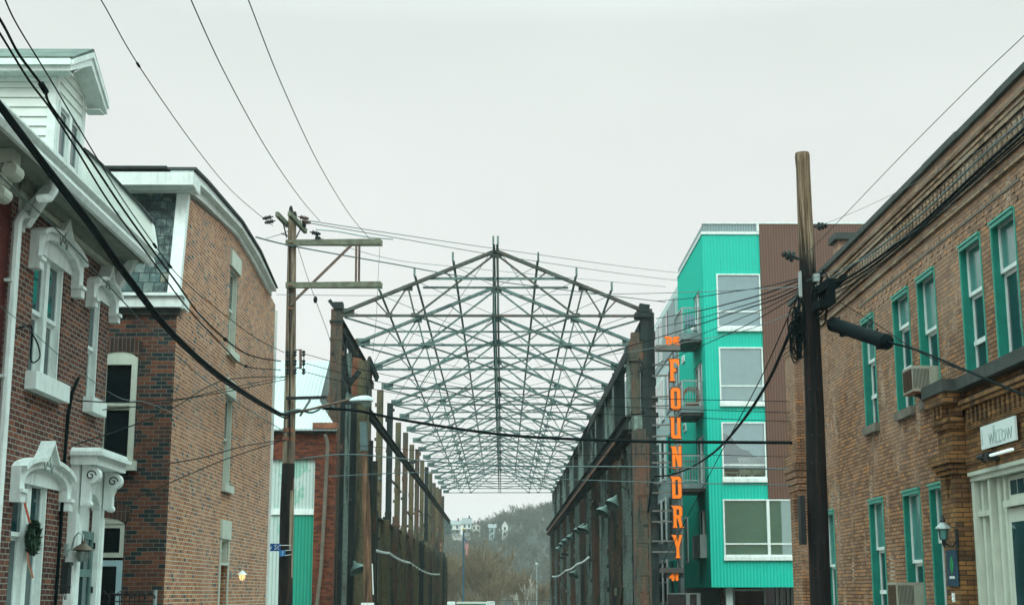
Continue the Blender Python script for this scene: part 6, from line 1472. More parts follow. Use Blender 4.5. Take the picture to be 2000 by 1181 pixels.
MB(TRm).shape([lf + [(2*cu2-x, z) for x, z in lf[::-1][1:-1]]], .4855, .490).build('leaf', plain('leaf_green', (.02,.32,.11), .4, var=.2), bn)
MB(TRm).shape([[(cu2+(x-cu2)*.45, zc+(z-zc)*.75) for x, z in lf] + [(cu2-(x-cu2)*.45, zc+(z-zc)*.75) for x, z in lf[::-1][1:-1]]], .4905, .494).build('leaf_heart', plain('leaf_dark_green', (.01,.20,.06), .4), bn)
m = MB(TRm)
for k in range(9): m.box(cu2-.13+k*.029, cu2-.112+k*.029, .4855, .489, bz0+.115+.006*(k % 2), bz0+.16-.005*(k % 3))
m.build('lettering', M['white'], bn)
u_, z_ = onX(1864, 1166, XP1)
m = MB(TR); m.box(u_-.045, u_+.045, .451, .475, z_-.07, z_+.07); 
for s in (-.032, .032): m.lathe(m.T((u_, .475, z_+s)), [(.026, 0), (.02, .012)], 10, ax=(-1,0,0))
solo(m, 'doorbell', M['white'], (XP1, u_, z_), 'small pale doorbell plate on the pier below the leaf banner', 'doorbell')
# window air conditioners
def aircon(G, lab, zoff, hgt=.42, wid=.62, prj=.50, bz=None, grille=True):
    a, b, c, e = G; uc = (a+b)/2; z0 = c+zoff
    r = empty('air_conditioner', (XR, uc, z0), lab, 'air conditioner')
    m = MB(TR); m.box(uc-wid/2, uc+wid/2, -.2, prj, z0, z0+hgt); 
    m.build('case', M['ac_side'], r)
    m = MB(TR)
    for i in range(13): m.box(uc-wid/2+.05, uc+wid/2-.05, prj+.001, prj+.012, z0+.05+i*(hgt-.1)/13, z0+.05+i*(hgt-.1)/13+.012)
    m.box(uc-wid/2+.04, uc+wid/2-.04, prj+.0005, prj+.001+.003, z0+.04, z0+hgt-.04); m.build('rear_grille', M['rust_grille'], r)
    m = MB(TR)
    for i in range(12): m.box(uc-wid/2-.010, uc-wid/2-.001, prj*.33+i*.024, prj*.33+.008+i*.024, z0+.05, z0+hgt-.05)
    m.build('side_louvres', M['black'], r)
    m = MB(TR); m.box(uc-.05, uc+.05, .02, prj*.7, z0-.06, z0-.002); m.add([(uc-.04, .0, z0-.3), (uc+.04, .0, z0-.3), (uc+.04, .0, z0-.06), (uc-.04, .0, z0-.06), (uc+.04, prj*.6, z0-.06), (uc-.04, prj*.6, z0-.06)], [(0,1,2,3), (0,1,4,5), (1,2,4), (0,3,5)]); m.build('support', M['black'], r)
    m = MB(TR); m.box(uc-wid/2-.005, uc+wid/2+.005, .0, prj+.005, z0-.012, z0-.001); m.build('drip_tray', M['rust_orange'], r)
M['ac_side'] = plain('beige_enamel', (.34,.36,.29), .5, var=.1, dirt=(.20,.11,.05), dirtamt=.5); M['rust_grille'] = plain('rusty_grille', (.10,.06,.035), .8, var=.6, scale=20)
aircon(U[2], 'rusty beige air conditioner propped in the third upper window of the tan building', .08, .44, .62, .42)
zac = onX(1770, 1136, XR-.4)[1]
aircon(Lw[2], 'pale grey air conditioner in the lower middle window of the tan building', zac-.44-Lw[2][2], .44, .62, .45)

# ================================================================ POLES
def spine(pts, r, name, mat, parent, n=12):
    m = MB(); P_ = []; R_ = []
    for i in range(len(pts)-1):
        for k in range(4):
            t = k/4; P_.append(Vector(pts[i]).lerp(Vector(pts[i+1]), t)); R_.append(r[i]+(r[i+1]-r[i])*t)
    P_.append(Vector(pts[-1])); R_.append(r[-1]); m.tube(P_, R_, n, raw=True); return m.build(name, mat, parent, smooth=True)
YP = 41.0
b_ = at(556, 1240, YP); t_ = at(571, 414, YP); rr_ = 1/F*YP
lp1 = empty('utility_pole', (b_.x, YP, 0), 'tall weathered utility pole with double crossarms left of the steel frame', 'utility pole')
foot = b_ + (b_-t_).normalized()*(b_.z/((t_-b_).normalized().z)) if b_.z > 0 else b_
foot.z = 0
mid_p = at(566, 800, YP)
spine([foot, tuple(mid_p), tuple(t_)], [13.5*rr_, 11.5*rr_, 8*rr_], 'post', M['pole_grey'], lp1)
spine([foot, tuple(at(560, 1000, YP-.0)), tuple(at(563.5, 905, YP-.0))], [14.2*rr_, 13.2*rr_, 12.4*rr_], 'tarred_base', M['pole_tar'], lp1)
def arm(a, b, w, h, mat='arm_wood', name='crossarm'): return MB().bar(a, b, w, h).build(name, M[mat], lp1)
for dy in (-.20, .20):
    arm(at(558+(dy>0)*3, 474, YP+dy), at(744+(dy>0)*3, 472+(dy>0)*3, YP+dy), .10, .165); arm(at(558+(dy>0)*3, 557, YP+dy), at(744+(dy>0)*3, 555+(dy>0)*3, YP+dy), .10, .16)
    arm(at(562, 600, YP+dy), at(695, 470, YP+dy), .06, .07, 'arm_rust', 'brace')
    arm(at(696+(dy>0)*6, 478, YP+dy), at(695+(dy>0)*6, 552, YP+dy), .06, .07, 'arm_rust', 'hanger')
# skewed top arms running along the street
arm(at(541, 418, YP-1.0), at(562, 440, YP+.2), .10, .14); arm(at(565, 417, YP-.7), at(597, 452, YP+.6), .10, .14)
for a, b in (((553, 435, YP-.3), (560, 464, YP)), ((576, 440, YP), (572, 464, YP)), ((587, 447, YP+.3), (578, 465, YP)), ((549, 456, YP), (562, 460, YP))): arm(at(*a), at(*b), .03, .03, 'black', 'arm_strut')
def insulator(p, d=(0,0,1), s=1.0, mat='steel_grey', par=lp1, name='insulator'):
    m = MB(); k = [(.015, 0), (.015, .05), (.05, .055), (.05, .08), (.025, .085), (.045, .10), (.045, .12), (.02, .125), (.035, .15), (.01, .17)]
    m.lathe(p, [(a*s, b*s) for a, b in k], 8, ax=d); return m.build(name, M[mat], par)
M['brown_glaze'] = plain('brown_insulator_glaze', (.07,.035,.025), .3)
for px, py in ((568, 412), (576, 424), (594, 443), (619, 468), (623, 472)): insulator(tuple(at(px, py+4, YP-.1)), (0,0,1), 1.3, 'steel_dark')
for px, py, dx, mt in ((534, 423, -1, 'steel_dark'), (538, 431, -1, 'steel_dark'), (582, 423, 1, 'brown_glaze'), (586, 431, 1, 'brown_glaze'), (605, 453, 1, 'steel_dark')):
    for k in range(2): insulator(tuple(at(px+dx*k*7, py+k*1.5, YP-.3)), (dx, 0, -.2), 1.3, mt)
m = MB()
for py in (474, 557, 602): m.tube([at(563, py, YP-.28), at(573, py, YP-.28)], .02, 5, raw=True)
m.build('bolts', M['rust_orange'], lp1)
# secondary rack and its stand-off
for py, ww in ((690, 1), (708, 1), (725, 1)):
    for px in (561, 576, 593): MB().lathe(at(px, py, YP-.22), [(.02, -.09), (.06, -.05), (.03, 0), (.06, .05), (.02, .09)], 8).build('spool_insulator', M['steel_dark'], lp1)
m = MB(); m.bar(at(577, 683, YP-.1), at(587, 683, YP-.1), .03, .03); m.bar(at(577, 718, YP-.1), at(587, 718, YP-.1), .03, .03); m.bar(at(587, 682, YP-.1), at(587, 720, YP-.1), .07, .07); m.bar(at(594, 684, YP-.1), at(593, 722, YP-.1), .02, .02); m.build('standoff_rack', M['arm_rust'], lp1)
arm(at(559, 777.5, YP-.25), at(638, 775.5, YP-.25), .07, .085, 'black', 'telephone_arm'); arm(at(606, 780, YP-.25), at(586, 812, YP-.1), .05, .05, 'steel_grey', 'brace')
m = MB(); m.tube([at(566, y_, YP-.22) for y_ in (860, 700, 620, 480)], .018, 5, raw=True); m.build('ground_wire', M['rubber'], lp1)
m = MB()
for py, c_ in ((840, 1), (857, 0)): m.lathe(at(564, py, YP), [(12.5*rr_, -.06), (12.5*rr_, .06)], 14)
m.build('banding', M['rust_orange'], lp1)
# street lamp on its long arm
sl = empty('street_lamp', tuple(at(574, 804, YP)), 'pale cobra-head street lamp on a long arm reaching right from the weathered pole', 'street lamp')
m = MB(); m.tube([at(573, 806, YP-.1), at(610, 798, YP-.3), at(650, 788, YP-.4), at(690, 778, YP-.5)], .035, 8, raw=True); m.build('arm', M['arm_rust'], sl, smooth=True)
c = at(705, 783, YP-.5); sc = MB(); 
PR = [(-.32, .05), (-.27, .09), (-.16, .14), (0, .18), (.15, .19), (.26, .16), (.33, .10), (.35, .0)]
vs = []; n = 12
for x_, r_ in PR:
    for j in range(n): a = math.pi*j/(n-1); vs.append((c.x+x_, c.y+math.cos(a)*max(r_, .01)*1.2, c.z+math.sin(a)*max(r_, .01)*.85))
sc.add(vs, [(i*n+j, i*n+j+1, (i+1)*n+j+1, (i+1)*n+j) for i in range(len(PR)-1) for j in range(n-1)] + [(i*n, (i+1)*n, (i+1)*n+n-1, i*n+n-1) for i in range(len(PR)-1)] + [tuple(range(n))])
sc.build('housing', plain('lamp_housing', (.45,.55,.56), .4), sl, smooth=True)
sc = MB(); sc.lathe(c + Vector((.14, 0, -.001)), [(.15, -.0), (.15, -.04), (.11, -.15), (.04, -.19)], 14); sc.build('lens', M['globe'], sl, smooth=True)
# second, shorter pole standing by the steel wall
Y_ = 50.0; r2 = Y_/F
sp = empty('short_pole', (onY(719, 1157, Y_)[0], Y_, 0), 'short brown pole with a pale top sleeve standing before the left steel wall', 'utility pole')
p0 = at(722, 1181, Y_); p0.z = -.2
spine([tuple(p0), tuple(at(716, 1000, Y_)), tuple(at(709, 826, Y_))], [8.5*r2, 7.5*r2, 6.5*r2], 'post', wood('brown_pole_wood', [(.40, (.03,.02,.014)), (.5, (.11,.06,.035)), (.6, (.22,.13,.075))]), sp)
spine([tuple(at(711, 880, Y_-.02)), tuple(at(709.6, 824, Y_-.02))], [7.6*r2, 7.4*r2], 'pale_sleeve', M['cable_grey'], sp)
m = MB(); m.tube([at(727, 1100, Y_-.1), at(729, 1160, Y_-.1)], .02, 5, raw=True); m.build('conduit', M['white'], sp)
# no parking sign at its foot
c = at(718, 1182, Y_-.35); ps = empty('parking_sign', tuple(c), 'white no-stopping sign with a red ring at the foot of the short brown pole', 'sign')
MB().box(c.x-.22, c.x+.22, c.y-.02, c.y, c.z-.5, c.z+.10).build('plate', M['white'], ps)
ring = [(c.x+.15*math.cos(a*.3), c.z-.12+.15*math.sin(a*.3)) for a in range(21)]; MB().shape([ring, [(c.x+(x-c.x)*.75, c.z-.12+(z-c.z+.12)*.75) for x, z in ring]], c.y-.028, c.y-.0205).build('red_ring', M['ribbon_red'], ps)
MB().shape([[(c.x-.03, c.z-.21), (c.x-.03, c.z-.03), (c.x+.04, c.z-.03), (c.x+.06, c.z-.08), (c.x+.04, c.z-.12), (c.x-.0, c.z-.12), (c.x-.0, c.z-.21)]], c.y-.026, c.y-.0205).build('letter', M['black'], ps)
MB().box(c.x-.02, c.x+.02, c.y+.001, c.y+.04, -.2, c.z+.05).build('post', M['steel_grey'], ps)
# street name signs on the tall pole
nb_ = empty('street_name_sign', tuple(at(560, 1068, YP-.3)), 'blue street name sign ending in w St bracketed to the tall weathered pole', 'sign')
a = at(478, 1068, YP-.35); b = at(548, 1068, YP-.35); hz = 7.0*rr_
M['sign_blue'] = plain('blue_sign_face', (.012,.085,.30), .35, var=.1)
MB().box(a.x, b.x, a.y, a.y+.02, a.z-hz, a.z+hz).build('plate', M['sign_blue'], nb_)
TSs = lambda p: Vector((p[0], a.y - p[1], p[2]))
text_mb('Willow St', TSs, b.x-.035, a.z, 13.5*rr_, .001, .004, .95, 'RIGHT').build('lettering', M['white'], nb_)
m = MB(); 
for py, px0, px1 in ((1064, 545, 569),): m.bar(at(px0, py, YP-.36), at(px1, py, YP-.3), .02, .02)
m.build('bracket', M['white'], nb_)
n2 = empty('cross_street_sign', tuple(at(551, 1080, YP-.45)), 'small blue angled street sign hanging just below the longer blue street name sign', 'sign')
A_ = at(546, 1080, YP-.6); B_ = at(557, 1079, YP-.2)
m = MB(); m.bar(A_, B_, .015, 11*rr_, up=(0,0,1)); o = m.build('plate', plain('light_blue_sign', (.02,.17,.42), .35), n2)
dn = (B_-A_).normalized(); nrm = Vector((dn.y, -dn.x, 0)).normalized(); Tn = lambda p: (A_+B_)/2 + dn*p[0] + nrm*p[1] + Vector((0,0,p[2]))
text_mb('41', Tn, -.01, .03, .10, .0095, .013, .8).build('lettering', M['white'], n2); text_mb('St', Tn, .0, -.04, .08, .0095, .013, .8).build('lettering', M['white'], n2)
m = MB(); m.bar(at(556, 1074.5, YP-.22), at(569, 1073, YP-.22), .02, .02); m.bar(at(556, 1084, YP-.22), at(569, 1082, YP-.22), .02, .02); m.build('bracket', M['white'], n2)
# right pole
YQ = 25.0; r3 = YQ/F
rp_ = empty('tarred_pole', (onY(1600, 1157, YQ)[0], YQ, 0), 'leaning dark tarred wooden pole wrapped in cables before the tan brick building', 'utility pole')
p0 = at(1602, 1181, YQ); p0.z = 0
spine([tuple(p0), tuple(at(1597, 1000, YQ)), tuple(at(1591, 800, YQ)), tuple(at(1583, 600, YQ)), tuple(at(1577, 520, YQ))], [21*r3, 20*r3, 18.5*r3, 17*r3, 16.5*r3], 'post', M['pole_mixed'], rp_, 16)
spine([tuple(at(1577.1, 521, YQ)), tuple(at(1572, 420, YQ)), tuple(at(1568.5, 330, YQ)), tuple(at(1567, 306, YQ)), tuple(at(1566.5, 299, YQ))], [16.6*r3, 15.2*r3, 14.4*r3, 15.4*r3, 14.0*r3], 'weathered_top', M['pole_mixed'], rp_, 16)
m = MB()
for py in (700, 760, 800, 850, 905, 960, 1010, 1060, 1110):
    px = 1585 + (py-600)*.032; 
    for s in (-1, 1): p = at(px+s*8, py, YQ-.17); m.box(p.x-.006, p.x+.02, p.y-.02, p.y+.04, p.z, p.z+.012)
m.build('pole_steps', M['steel_dark'], rp_)
m = MB(); 
for (l, r_, tp, bt, dy) in ((1561, 1566, 530, 580, -.2), (1593, 1612, 555, 590, -.25), (1588, 1600, 535, 550, -.22)):
    a = at(l, tp, YQ+dy); b = at(r_, bt, YQ+dy); m.box(a.x, b.x, a.y-.05, a.y+.12, b.z, a.z)
m.build('junction_box', M['steel_grey'], rp_)
m = MB(); rr2 = random.Random(4)
for i in range(38):      # coiled slack cables on both sides
    cx_, cy_ = (1556, 650) if i < 26 else (1606, 590); rx = rr2.uniform(6, 14); ry = rr2.uniform(18, 48) if i < 26 else rr2.uniform(15, 40)
    c_ = (cx_+rr2.uniform(-5, 5), cy_+rr2.uniform(-35, 30)); a0 = rr2.uniform(0, 6.28); sp_ = rr2.uniform(2.5, 6.2)
    m.tube([at(c_[0]+rx*math.cos(a0+sp_*k/10), c_[1]+ry*math.sin(a0+sp_*k/10), YQ-.15-.3*rr2.random()) for k in range(11)], rr2.uniform(.006, .014), 4, raw=True)
m.build('slack_cables', M['rubber'], rp_)
m = MB(); m.tube([at(1560, y_, YQ-.2) for y_ in range(610, 700, 8)], .045, 7, raw=True)
for k in range(12): m.lathe(at(1561, 610+k*7, YQ-.2), [(.055, -.012), (.055, .012)], 8)
m.tube([at(1556, 600, YQ-.2), at(1557, 640, YQ-.22), at(1562, 700, YQ-.2)], .05, 7, raw=True); m.build('cable_coil', M['rubber'], rp_)
m = MB(); 
for (a, b, w_, h_) in (((1600, 570), (1625, 552), .16, .16), ((1612, 585), (1625, 575), .12, .3), ((1626, 560), (1650, 540), .09, .09), ((1596, 600), (1612, 592), .2, .12)):
    m.bar(at(*a, YQ-.2), at(*b, YQ-.9), w_, h_)
m.build('splice_boxes', M['rubber'], rp_)
a = at(1573, 960, YQ-.1); m = MB(); m.box(a.x-.055-.06, a.x-.0-.03, a.y-.1, a.y+.15, at(1573, 1063, YQ)[2], at(1573, 968, YQ)[2]); m.build('cable_guard', M['black'], rp_)
insulator(tuple(at(1562, 506, YQ-.1)), (-.6, 0, .2), 2.0, 'steel_dark', rp_); insulator(tuple(at(1589, 443, YQ+.1)), (1, 0, .1), 1.5, 'steel_dark', rp_)
# the big black splice sleeve hung on the cable
A_ = at(1627, 633, 24.4); B_ = at(1733, 668, 22.6); dn = (B_-A_).normalized(); ln_ = (B_-A_).length
cs = empty('cable_splice_case', tuple((A_+B_)/2), 'thick black cable splice sleeve hanging from the cable right of the tarred pole', 'splice case')
MB().lathe(A_, [(.03, -.10), (.10, -.05), (.12, .0), (.13, .02), (.13, .08), (.12, .085), (.12, ln_-.12), (.13, ln_-.115), (.13, ln_-.02), (.11, ln_), (.05, ln_+.05)], 18, ax=dn).build('sleeve', M['rubber'], cs, smooth=True)
for t in (.18, .85): MB().lathe(A_ + dn*ln_*t + Vector((0,0,-.13)), [(.05, -.03), (.05, .03)], 8).build('drain_boss', M['rubber'], cs)
for t in (.12, .82): p = A_ + dn*ln_*t; MB().tube([p + Vector((0,0,.11)), p + Vector((.02,0,.17))], .02, 5, raw=True).build('clamp', M['steel_dark'], cs)

# ================================================================ OVERHEAD WIRES: (photo x, photo y, distance) of the points they pass through
def spl(P_, k=8):
    out = []
    for i in range(len(P_)-1):
        p0 = P_[max(i-1, 0)]; p1 = P_[i]; p2 = P_[i+1]; p3 = P_[min(i+2, len(P_)-1)]
        for j in range(k):
            t = j/k; out.append(.5*((2*p1) + (p2-p0)*t + (2*p0-5*p1+4*p2-p3)*t*t + (3*p1-p0-3*p2+p3)*t**3))
    out.append(P_[-1]); return out
def wire(pts, r, label, mat='rubber', name='overhead_wire', group=None, lumps=(), plan=None):
    if plan:                       # the wire hangs in one upright plane through (xa, ya) and (xb, yb)
        (xa, ya), (xb, yb) = plan; b = (xb-xa)/(yb-ya); a = xa - b*ya; q_ = []
        for p in pts:
            d = ray(p[0], p[1]); k = d.x/d.y; q_.append((p[0], p[1], a/(k-b)))
        pts = q_
    P_ = spl([at(*p) for p in pts]); o_ = P_[len(P_)//2]
    m = MB(); m.tube(P_, r, 6 if r > .012 else 4, raw=True)
    for f in lumps:
        i = int(f*(len(P_)-1)); d = (P_[min(i+1, len(P_)-1)]-P_[i-1]).normalized(); m.tube([P_[i]-d*.12, P_[i]-d*.1, P_[i]+d*.1, P_[i]+d*.12], [r, r*2.4, r*2.4, r], 6, raw=True)
    o = m.build(name, M[mat], None, loc=tuple(o_), smooth=r > .012); return tag(o, label, 'cable' if r > .02 else 'wire', group)
wire([(-60, 120, 15.2), (0, 205, 16), (95, 330, 18), (180, 440, 20.5), (255, 545, 24), (340, 652, 28), (440, 740, 33.5), (545, 806, 40.7), (566, 808, 40.8)], .038, 'thickest black cable sweeping from the upper left corner across both houses to the weathered pole', name='trunk_cable', plan=((-5.45, 15.5), (onY(570, 800, 41)[0], 41)))
wire([(-60, 128, 15.25), (0, 214, 16.05), (95, 340, 18.05), (180, 451, 20.55), (255, 556, 24.05), (340, 660, 28.05), (440, 747, 33.55), (545, 811, 40.75), (566, 814, 40.8)], .022, 'thinner black cable lashed under the thickest cable on the left', name='lashed_cable', plan=((-5.45, 15.5), (onY(570, 800, 41)[0], 41)))
wire([(630, 797, 41.2), (700, 802, 41), (800, 822, 40.5), (1000, 850, 39.5), (1240, 861, 38), (1400, 863, 37), (1556, 864, 36.2)], .044, 'heavy dark cable crossing the street from the lamp arm to the tan building', name='crossing_cable')
wire([(545, 810, 40.8), (580, 800, 40.8), (610, 805, 40.9), (640, 790, 41.1), (655, 800, 41.2)], .035, 'pale weathered splice of cables where the arm meets the weathered pole', 'cable_grey', 'cable_splice')
wire([(1562, 578, 24.9), (1558, 610, 25), (1540, 655, 26), (1500, 745, 29.5), (1450, 822, 34), (1400, 878, 40), (1350, 912, 47), (1308, 927, 53), (1278, 930, 56.5)], .032, 'thick black drop cable swooping from the tarred pole down to the right steel column', name='drop_cable')
wire([(1276, 935, 56.6), (1272, 950, 56.5), (1266, 1000, 56.4)], .05, 'tangle of black cable ends on the right steel column', name='cable_tail')
wire([(1546, 600, 25), (1530, 640, 25.6), (1480, 750, 29), (1410, 880, 36), (1355, 985, 44), (1310, 1070, 52), (1287, 1112, 56)], .012, 'thin wire running from the tarred pole down past the orange sign letters')
top = [([(150, -60, 18.5), (197, 0, 20), (270, 127, 23), (380, 285, 29), (455, 375, 34.5), (533, 441, 40.3)], 'leftmost of the three wires dropping from the sky to the top of the weathered pole', .010, (.42,)),
       ([(345, -70, 19), (373, 0, 20), (440, 145, 24), (520, 290, 30), (585, 385, 36), (625, 432, 41)], 'middle one of the three wires dropping from the sky to the weathered pole', .010, ()),
       ([(462, -60, 19), (485, 0, 20), (550, 165, 25), (620, 315, 31), (680, 415, 37), (722, 466, 41)], 'rightmost and faintest of three wires dropping from the sky to the upper crossarm end', .009, ())]
for p, l, r, lu in top: wire(p, r, l, lumps=lu)
left = [([(-30, 25, 14.6), (0, 66, 15.5), (55, 155, 17.3), (100, 215, 18.8), (150, 293, 21), (215, 398, 24.5), (300, 512, 29), (365, 600, 33), (440, 680, 37.5), (480, 715, 39.5), (548, 722, 40.8)], 'lowest of the three black wires passing in front of the white dormer', .014, (.9,)),
        ([(-20, 6, 14.3), (8, 52, 15.3), (38, 108, 16.3), (85, 172, 18), (100, 208, 18.9), (170, 303, 22), (250, 422, 26.5), (340, 545, 31.5), (400, 625, 35.5), (480, 690, 39), (548, 705, 40.8)], 'middle one of three kinked black wires passing in front of the white dormer', .017, (.3, .85)),
        ([(10, 0, 14.5), (34, 50, 15.5), (98, 155, 18), (190, 310, 23), (240, 390, 26), (310, 490, 30.5), (355, 545, 33), (420, 600, 36), (500, 660, 39.5), (555, 688, 40.8)], 'topmost of the three black wires passing in front of the white dormer', .010, (.55, .62))]
for p, l, r, lu in left: wire(p, r, l, lumps=lu, plan=((-5.45, 15.5), (onY(562, 700, 41)[0], 41)))
more = [
 ([(-20, 318, 17), (0, 343, 17.5), (80, 418, 19.5), (150, 490, 22), (240, 588, 25.5), (340, 690, 30), (440, 770, 35), (560, 845, 43)], 'pale grey wire running just below the thickest cable down to the workshop', .012, 'cable_grey'),
 ([(-10, 590, 18.5), (60, 645, 19.8), (130, 705, 21.5), (230, 775, 25), (300, 790, 29), (420, 845, 35), (520, 872, 41)], 'thin wire crossing the lower left house below its big window', .006, 'cable_grey'),
 ([(0, 650, 19), (45, 638, 19.6), (62, 640, 20), (60, 700, 20.1), (70, 706, 20.1), (78, 690, 20.1), (62, 650, 20.1), (0, 575, 19)], 'black looped cable end hanging on the wall beside the big upper window', .012, 'rubber'),
 ([(0, 428, 19.5), (60, 428, 20.0), (120, 430, 21), (165, 422, 22), (190, 405, 23)], 'thin grey-green line strung under the white eaves', .010, 'cable_grey'),
 ([(150, 782, 22.5), (260, 785, 27), (400, 772, 34), (560, 740, 41)], 'nearly level dark wire crossing the gable wall toward the weathered pole, upper of the group', .010, 'rubber'),
 ([(200, 800, 24), (330, 785, 30), (450, 757, 36), (560, 735, 41)], 'thin rising wire crossing the gable wall just under the middle window head', .008, 'rubber'),
 ([(140, 870, 23), (260, 830, 27), (340, 795, 31), (440, 742, 36), (560, 735, 41)], 'dark wire rising from the upper front window toward the weathered pole', .011, 'rubber'),
 ([(330, 905, 31), (400, 892, 35), (480, 870, 39), (560, 858, 41)], 'dark wire rising across the gable wall level with the middle window sill', .011, 'rubber'),
 ([(270, 970, 28), (360, 930, 33), (450, 893, 38), (556, 858, 41)], 'lowest dark wire rising across the gable wall to the weathered pole', .011, 'rubber'),
 ([(540, 575, 40), (700, 577, 41), (1000, 576, 37), (1300, 572, 31), (1560, 560, 25)], 'faint level wire crossing the sky behind the lower crossarm', .008, 'cable_grey'),
 ([(596, 430, 41), (760, 455, 48), (1000, 490, 60), (1300, 530, 75), (1560, 552, 90)], 'faint upper wire sloping right from the top of the weathered pole over the roof trusses', .014, 'cable_grey'),
 ([(600, 435, 41), (760, 462, 47), (1000, 503, 58), (1300, 545, 72), (1560, 568, 86)], 'faint second wire sloping right from the weathered pole over the roof trusses', .014, 'cable_grey'),
 ([(500, 463, 38), (580, 482, 41), (760, 514, 48), (960, 548, 58), (1300, 590, 75)], 'pale thick wire sloping across the sky behind the upper crossarm', .022, 'cable_grey'),
 ([(610, 455, 41), (640, 470, 42), (760, 505, 46), (900, 522, 50), (1300, 560, 60)], 'hair-thin wire below the upper crossarm heading right', .009, 'cable_grey'),
 ([(520, 466, 40), (555, 455, 41), (570, 447, 41)], 'short taut wire tied to the left side of the weathered pole near its top', .010, 'cable_grey'),
 ([(582, 483, 41), (600, 540, 41.5), (616, 585, 42), (640, 650, 46), (655, 700, 54), (690, 790, 56)], 'guy wire with a small strain insulator falling from the upper crossarm to the steel column', .010, 'cable_grey'),
 ([(742, 483, 41), (738, 550, 41), (735, 620, 41), (728, 690, 41)], 'hair-thin cord hanging from the right end of the crossarms', .006, 'cable_grey'),
 ([(617, 448, 41), (660, 452, 41.5), (720, 463, 42), (768, 467, 42)], 'short pale rod above the right half of the upper crossarm', .02, 'steel_grey')]
for i_, (p, r_l, r, mt) in enumerate(more):
    wire(p, r, r_l, mt, plan=((-6.1, 22), (-5.75, 41)) if 4 <= i_ <= 8 else (((-5.45, 17.5), (-5.9, 45)) if i_ == 0 else (((-6.0, 18), (-5.9, 41)) if i_ == 1 else None)))
m = MB(); m.lathe(at(616, 585, 42), [(.03, -.1), (.06, -.04), (.06, .04), (.03, .1)], 8); solo(m, 'strain_insulator', M['steel_dark'], tuple(at(616, 585, 42)), 'small dark strain insulator on the guy wire below the crossarms', 'insulator')
for i, (y0_, y1_, yy) in enumerate(((690, 760, 784), (708, 775, 806), (725, 790, 823))):
    wire([(592, y0_, 41), (760, (y0_+y1_)/2+8, 41), (1000, y1_+8, 40), (1280, (y1_+yy)/2+6, 38.5), (1556, yy, 36.2)], .009, ['topmost', 'middle', 'lowest'][i] + " of three thin wires crossing the street from the pole's small rack")
cr_ = [([(590, 895, 41), (690, 887, 41), (860, 902, 40.5), (1050, 910, 39.5), (1270, 911, 38.2), (1556, 916, 36.2)], 'pale-edged cable crossing the street below the heaviest cable', .020, 'cable_grey'),
       ([(640, 930, 42), (860, 921, 41), (1050, 933, 40), (1270, 941, 38.5), (1556, 947, 36.2)], 'lowest dark wire crossing the street to the tan building corner', .014, 'cable_grey'),
       ([(700, 870, 42), (1000, 890, 40), (1270, 886, 38.3), (1556, 892, 36.2)], 'thin wire crossing between the two lower street cables', .007, 'rubber')]
for p, l, r, mt in cr_: wire(p, r, l, mt)
# fan of wires from the tarred pole toward the steel frame and sign
fan = [((1562, 543), (1420, 568), (1282, 588), .012, 'topmost'), ((1560, 548), (1430, 588), (1282, 622), .016, 'second'), ((1561, 556), (1430, 600), (1282, 640), .012, 'third'),
       ((1560, 563), (1450, 602), (1180, 690), .016, 'fourth'), ((1560, 568), (1430, 625), (1282, 682), .010, 'fifth'), ((1560, 574), (1420, 650), (1200, 742), .012, 'sixth'), ((1545, 612), (1420, 650), (1100, 706), .009, 'pale lowest')]
for a, b, c, r, nm in fan:
    wire([(a[0], a[1], 25), ((a[0]+b[0])/2, (a[1]+b[1])/2+5, 31), (b[0], b[1]+3, 37), ((b[0]+c[0])/2, (b[1]+c[1])/2+4, 47), (c[0], c[1], 56.2)], r, nm + ' wire of the fan running left from the tarred pole across the teal building', 'cable_grey' if 'pale' in nm else 'rubber', group='fan of wires left of the tarred pole')
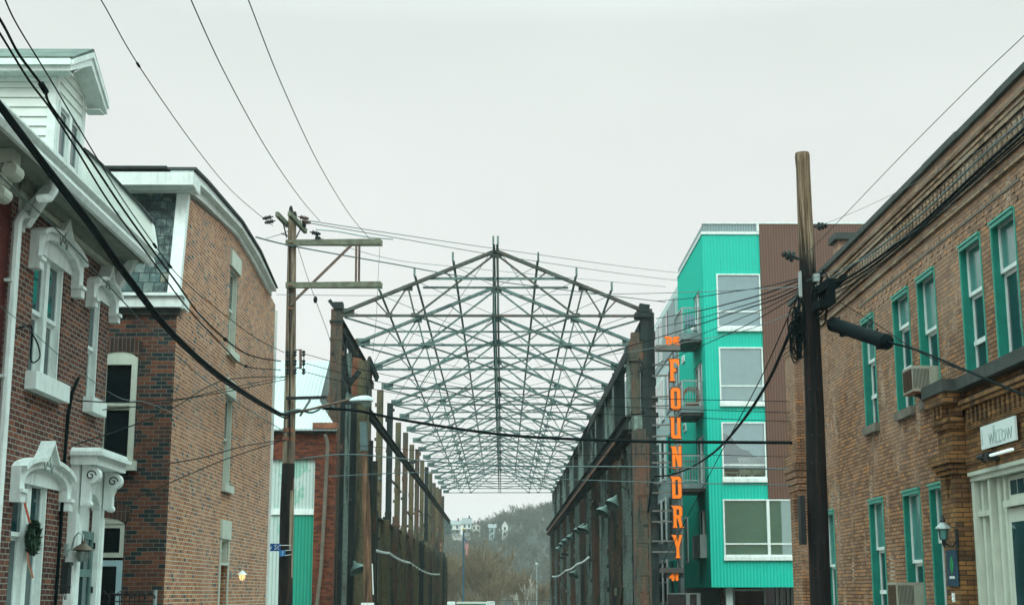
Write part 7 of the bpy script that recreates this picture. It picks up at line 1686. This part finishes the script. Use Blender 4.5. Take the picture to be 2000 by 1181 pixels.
rt = [([(1566, 506, 24.9), (1640, 430, 23), (1760, 305, 20), (1900, 165, 17.3), (2000, 70, 15.8), (2060, 10, 15)], 'single thin wire rising to the upper right corner from the tarred pole', .007, 'cable_grey'),
      ([(1590, 445, 25), (1700, 400, 23), (1900, 300, 20), (2050, 215, 18)], 'hair-thin wire behind the tarred pole rising to the right', .004, 'cable_grey'),
      ([(1595, 560, 24.8), (1700, 495, 23), (1800, 418, 21), (1900, 322, 19), (2000, 232, 17.3), (2060, 180, 16.5)], 'uppermost cable of the bundle rising right across the dentil course', .014, 'cable_grey'),
      ([(1600, 570, 24.7), (1660, 540, 23.8), (1720, 500, 22.6), (1800, 436, 21), (1900, 343, 19), (2000, 252, 17.3), (2060, 198, 16.5)], 'thick cable of the bundle rising right across the dentil course', .020, 'rubber'),
      ([(1600, 580, 24.6), (1660, 548, 23.7), (1720, 507, 22.5), (1800, 443, 20.9), (1900, 352, 18.9), (2000, 262, 17.2), (2060, 208, 16.4)], 'second thick cable of the bundle just under the first one', .015, 'rubber'),
      ([(1598, 590, 24.7), (1680, 545, 23.4), (1760, 482, 21.6), (1850, 400, 19.8), (2000, 270, 17.1), (2060, 218, 16.3)], 'lowest cable of the bundle rising to the right edge', .012, 'rubber'),
      ([(1575, 548, 24.7), (1640, 525, 23.8), (1740, 480, 22), (1860, 400, 20)], 'slack thin wire looping above the bundle right of the tarred pole', .006, 'cable_grey'),
      ([(1610, 622, 24.6), (1627, 633, 24.4)], 'short cable entering the left end of the splice sleeve', .016, 'rubber'),
      ([(1733, 668, 22.6), (1790, 683, 21.8), (1870, 716, 20.4), (1950, 750, 19.2), (2010, 776, 18.3)], 'cable leaving the splice sleeve and descending to the right edge', .018, 'rubber'),
      ([(1640, 590, 24.3), (1700, 625, 23), (1800, 690, 21.3), (1900, 730, 19.9), (2000, 771, 18.5)], 'thinner companion wire above the splice sleeve meeting its cable at the right', .008, 'rubber')]
for p, l, r, mt in rt: wire(p, r, l, mt)
wire([(1556, 862, 36.2), (1560, 920, 36.1), (1564, 985, 36.0), (1570, 1060, 35.9), (1580, 1190, 35.8)], .045, 'black riser cable hanging down the far corner of the tan building', name='riser_cable')

# ================================================================ HAZE over the distance
hz_ = MB().box(-420, 420, -70, 1200, -5, 66).build('haze', M['white'])
q = NT('thin_mist'); q.t.nodes.remove(q.b); pv_ = q.t.nodes.new('ShaderNodeVolumePrincipled'); pv_.inputs['Color'].default_value = (.80,.92,.92,1); pv_.inputs['Density'].default_value = .00028; pv_.inputs['Anisotropy'].default_value = .2
q.t.links.new(pv_.outputs[0], q.t.nodes['Material Output'].inputs['Volume']); hz_.data.materials[0] = q.m; tag(hz_, kind='stuff')
for mt in bpy.data.materials:
    if mt.use_nodes and mt != q.m: pass
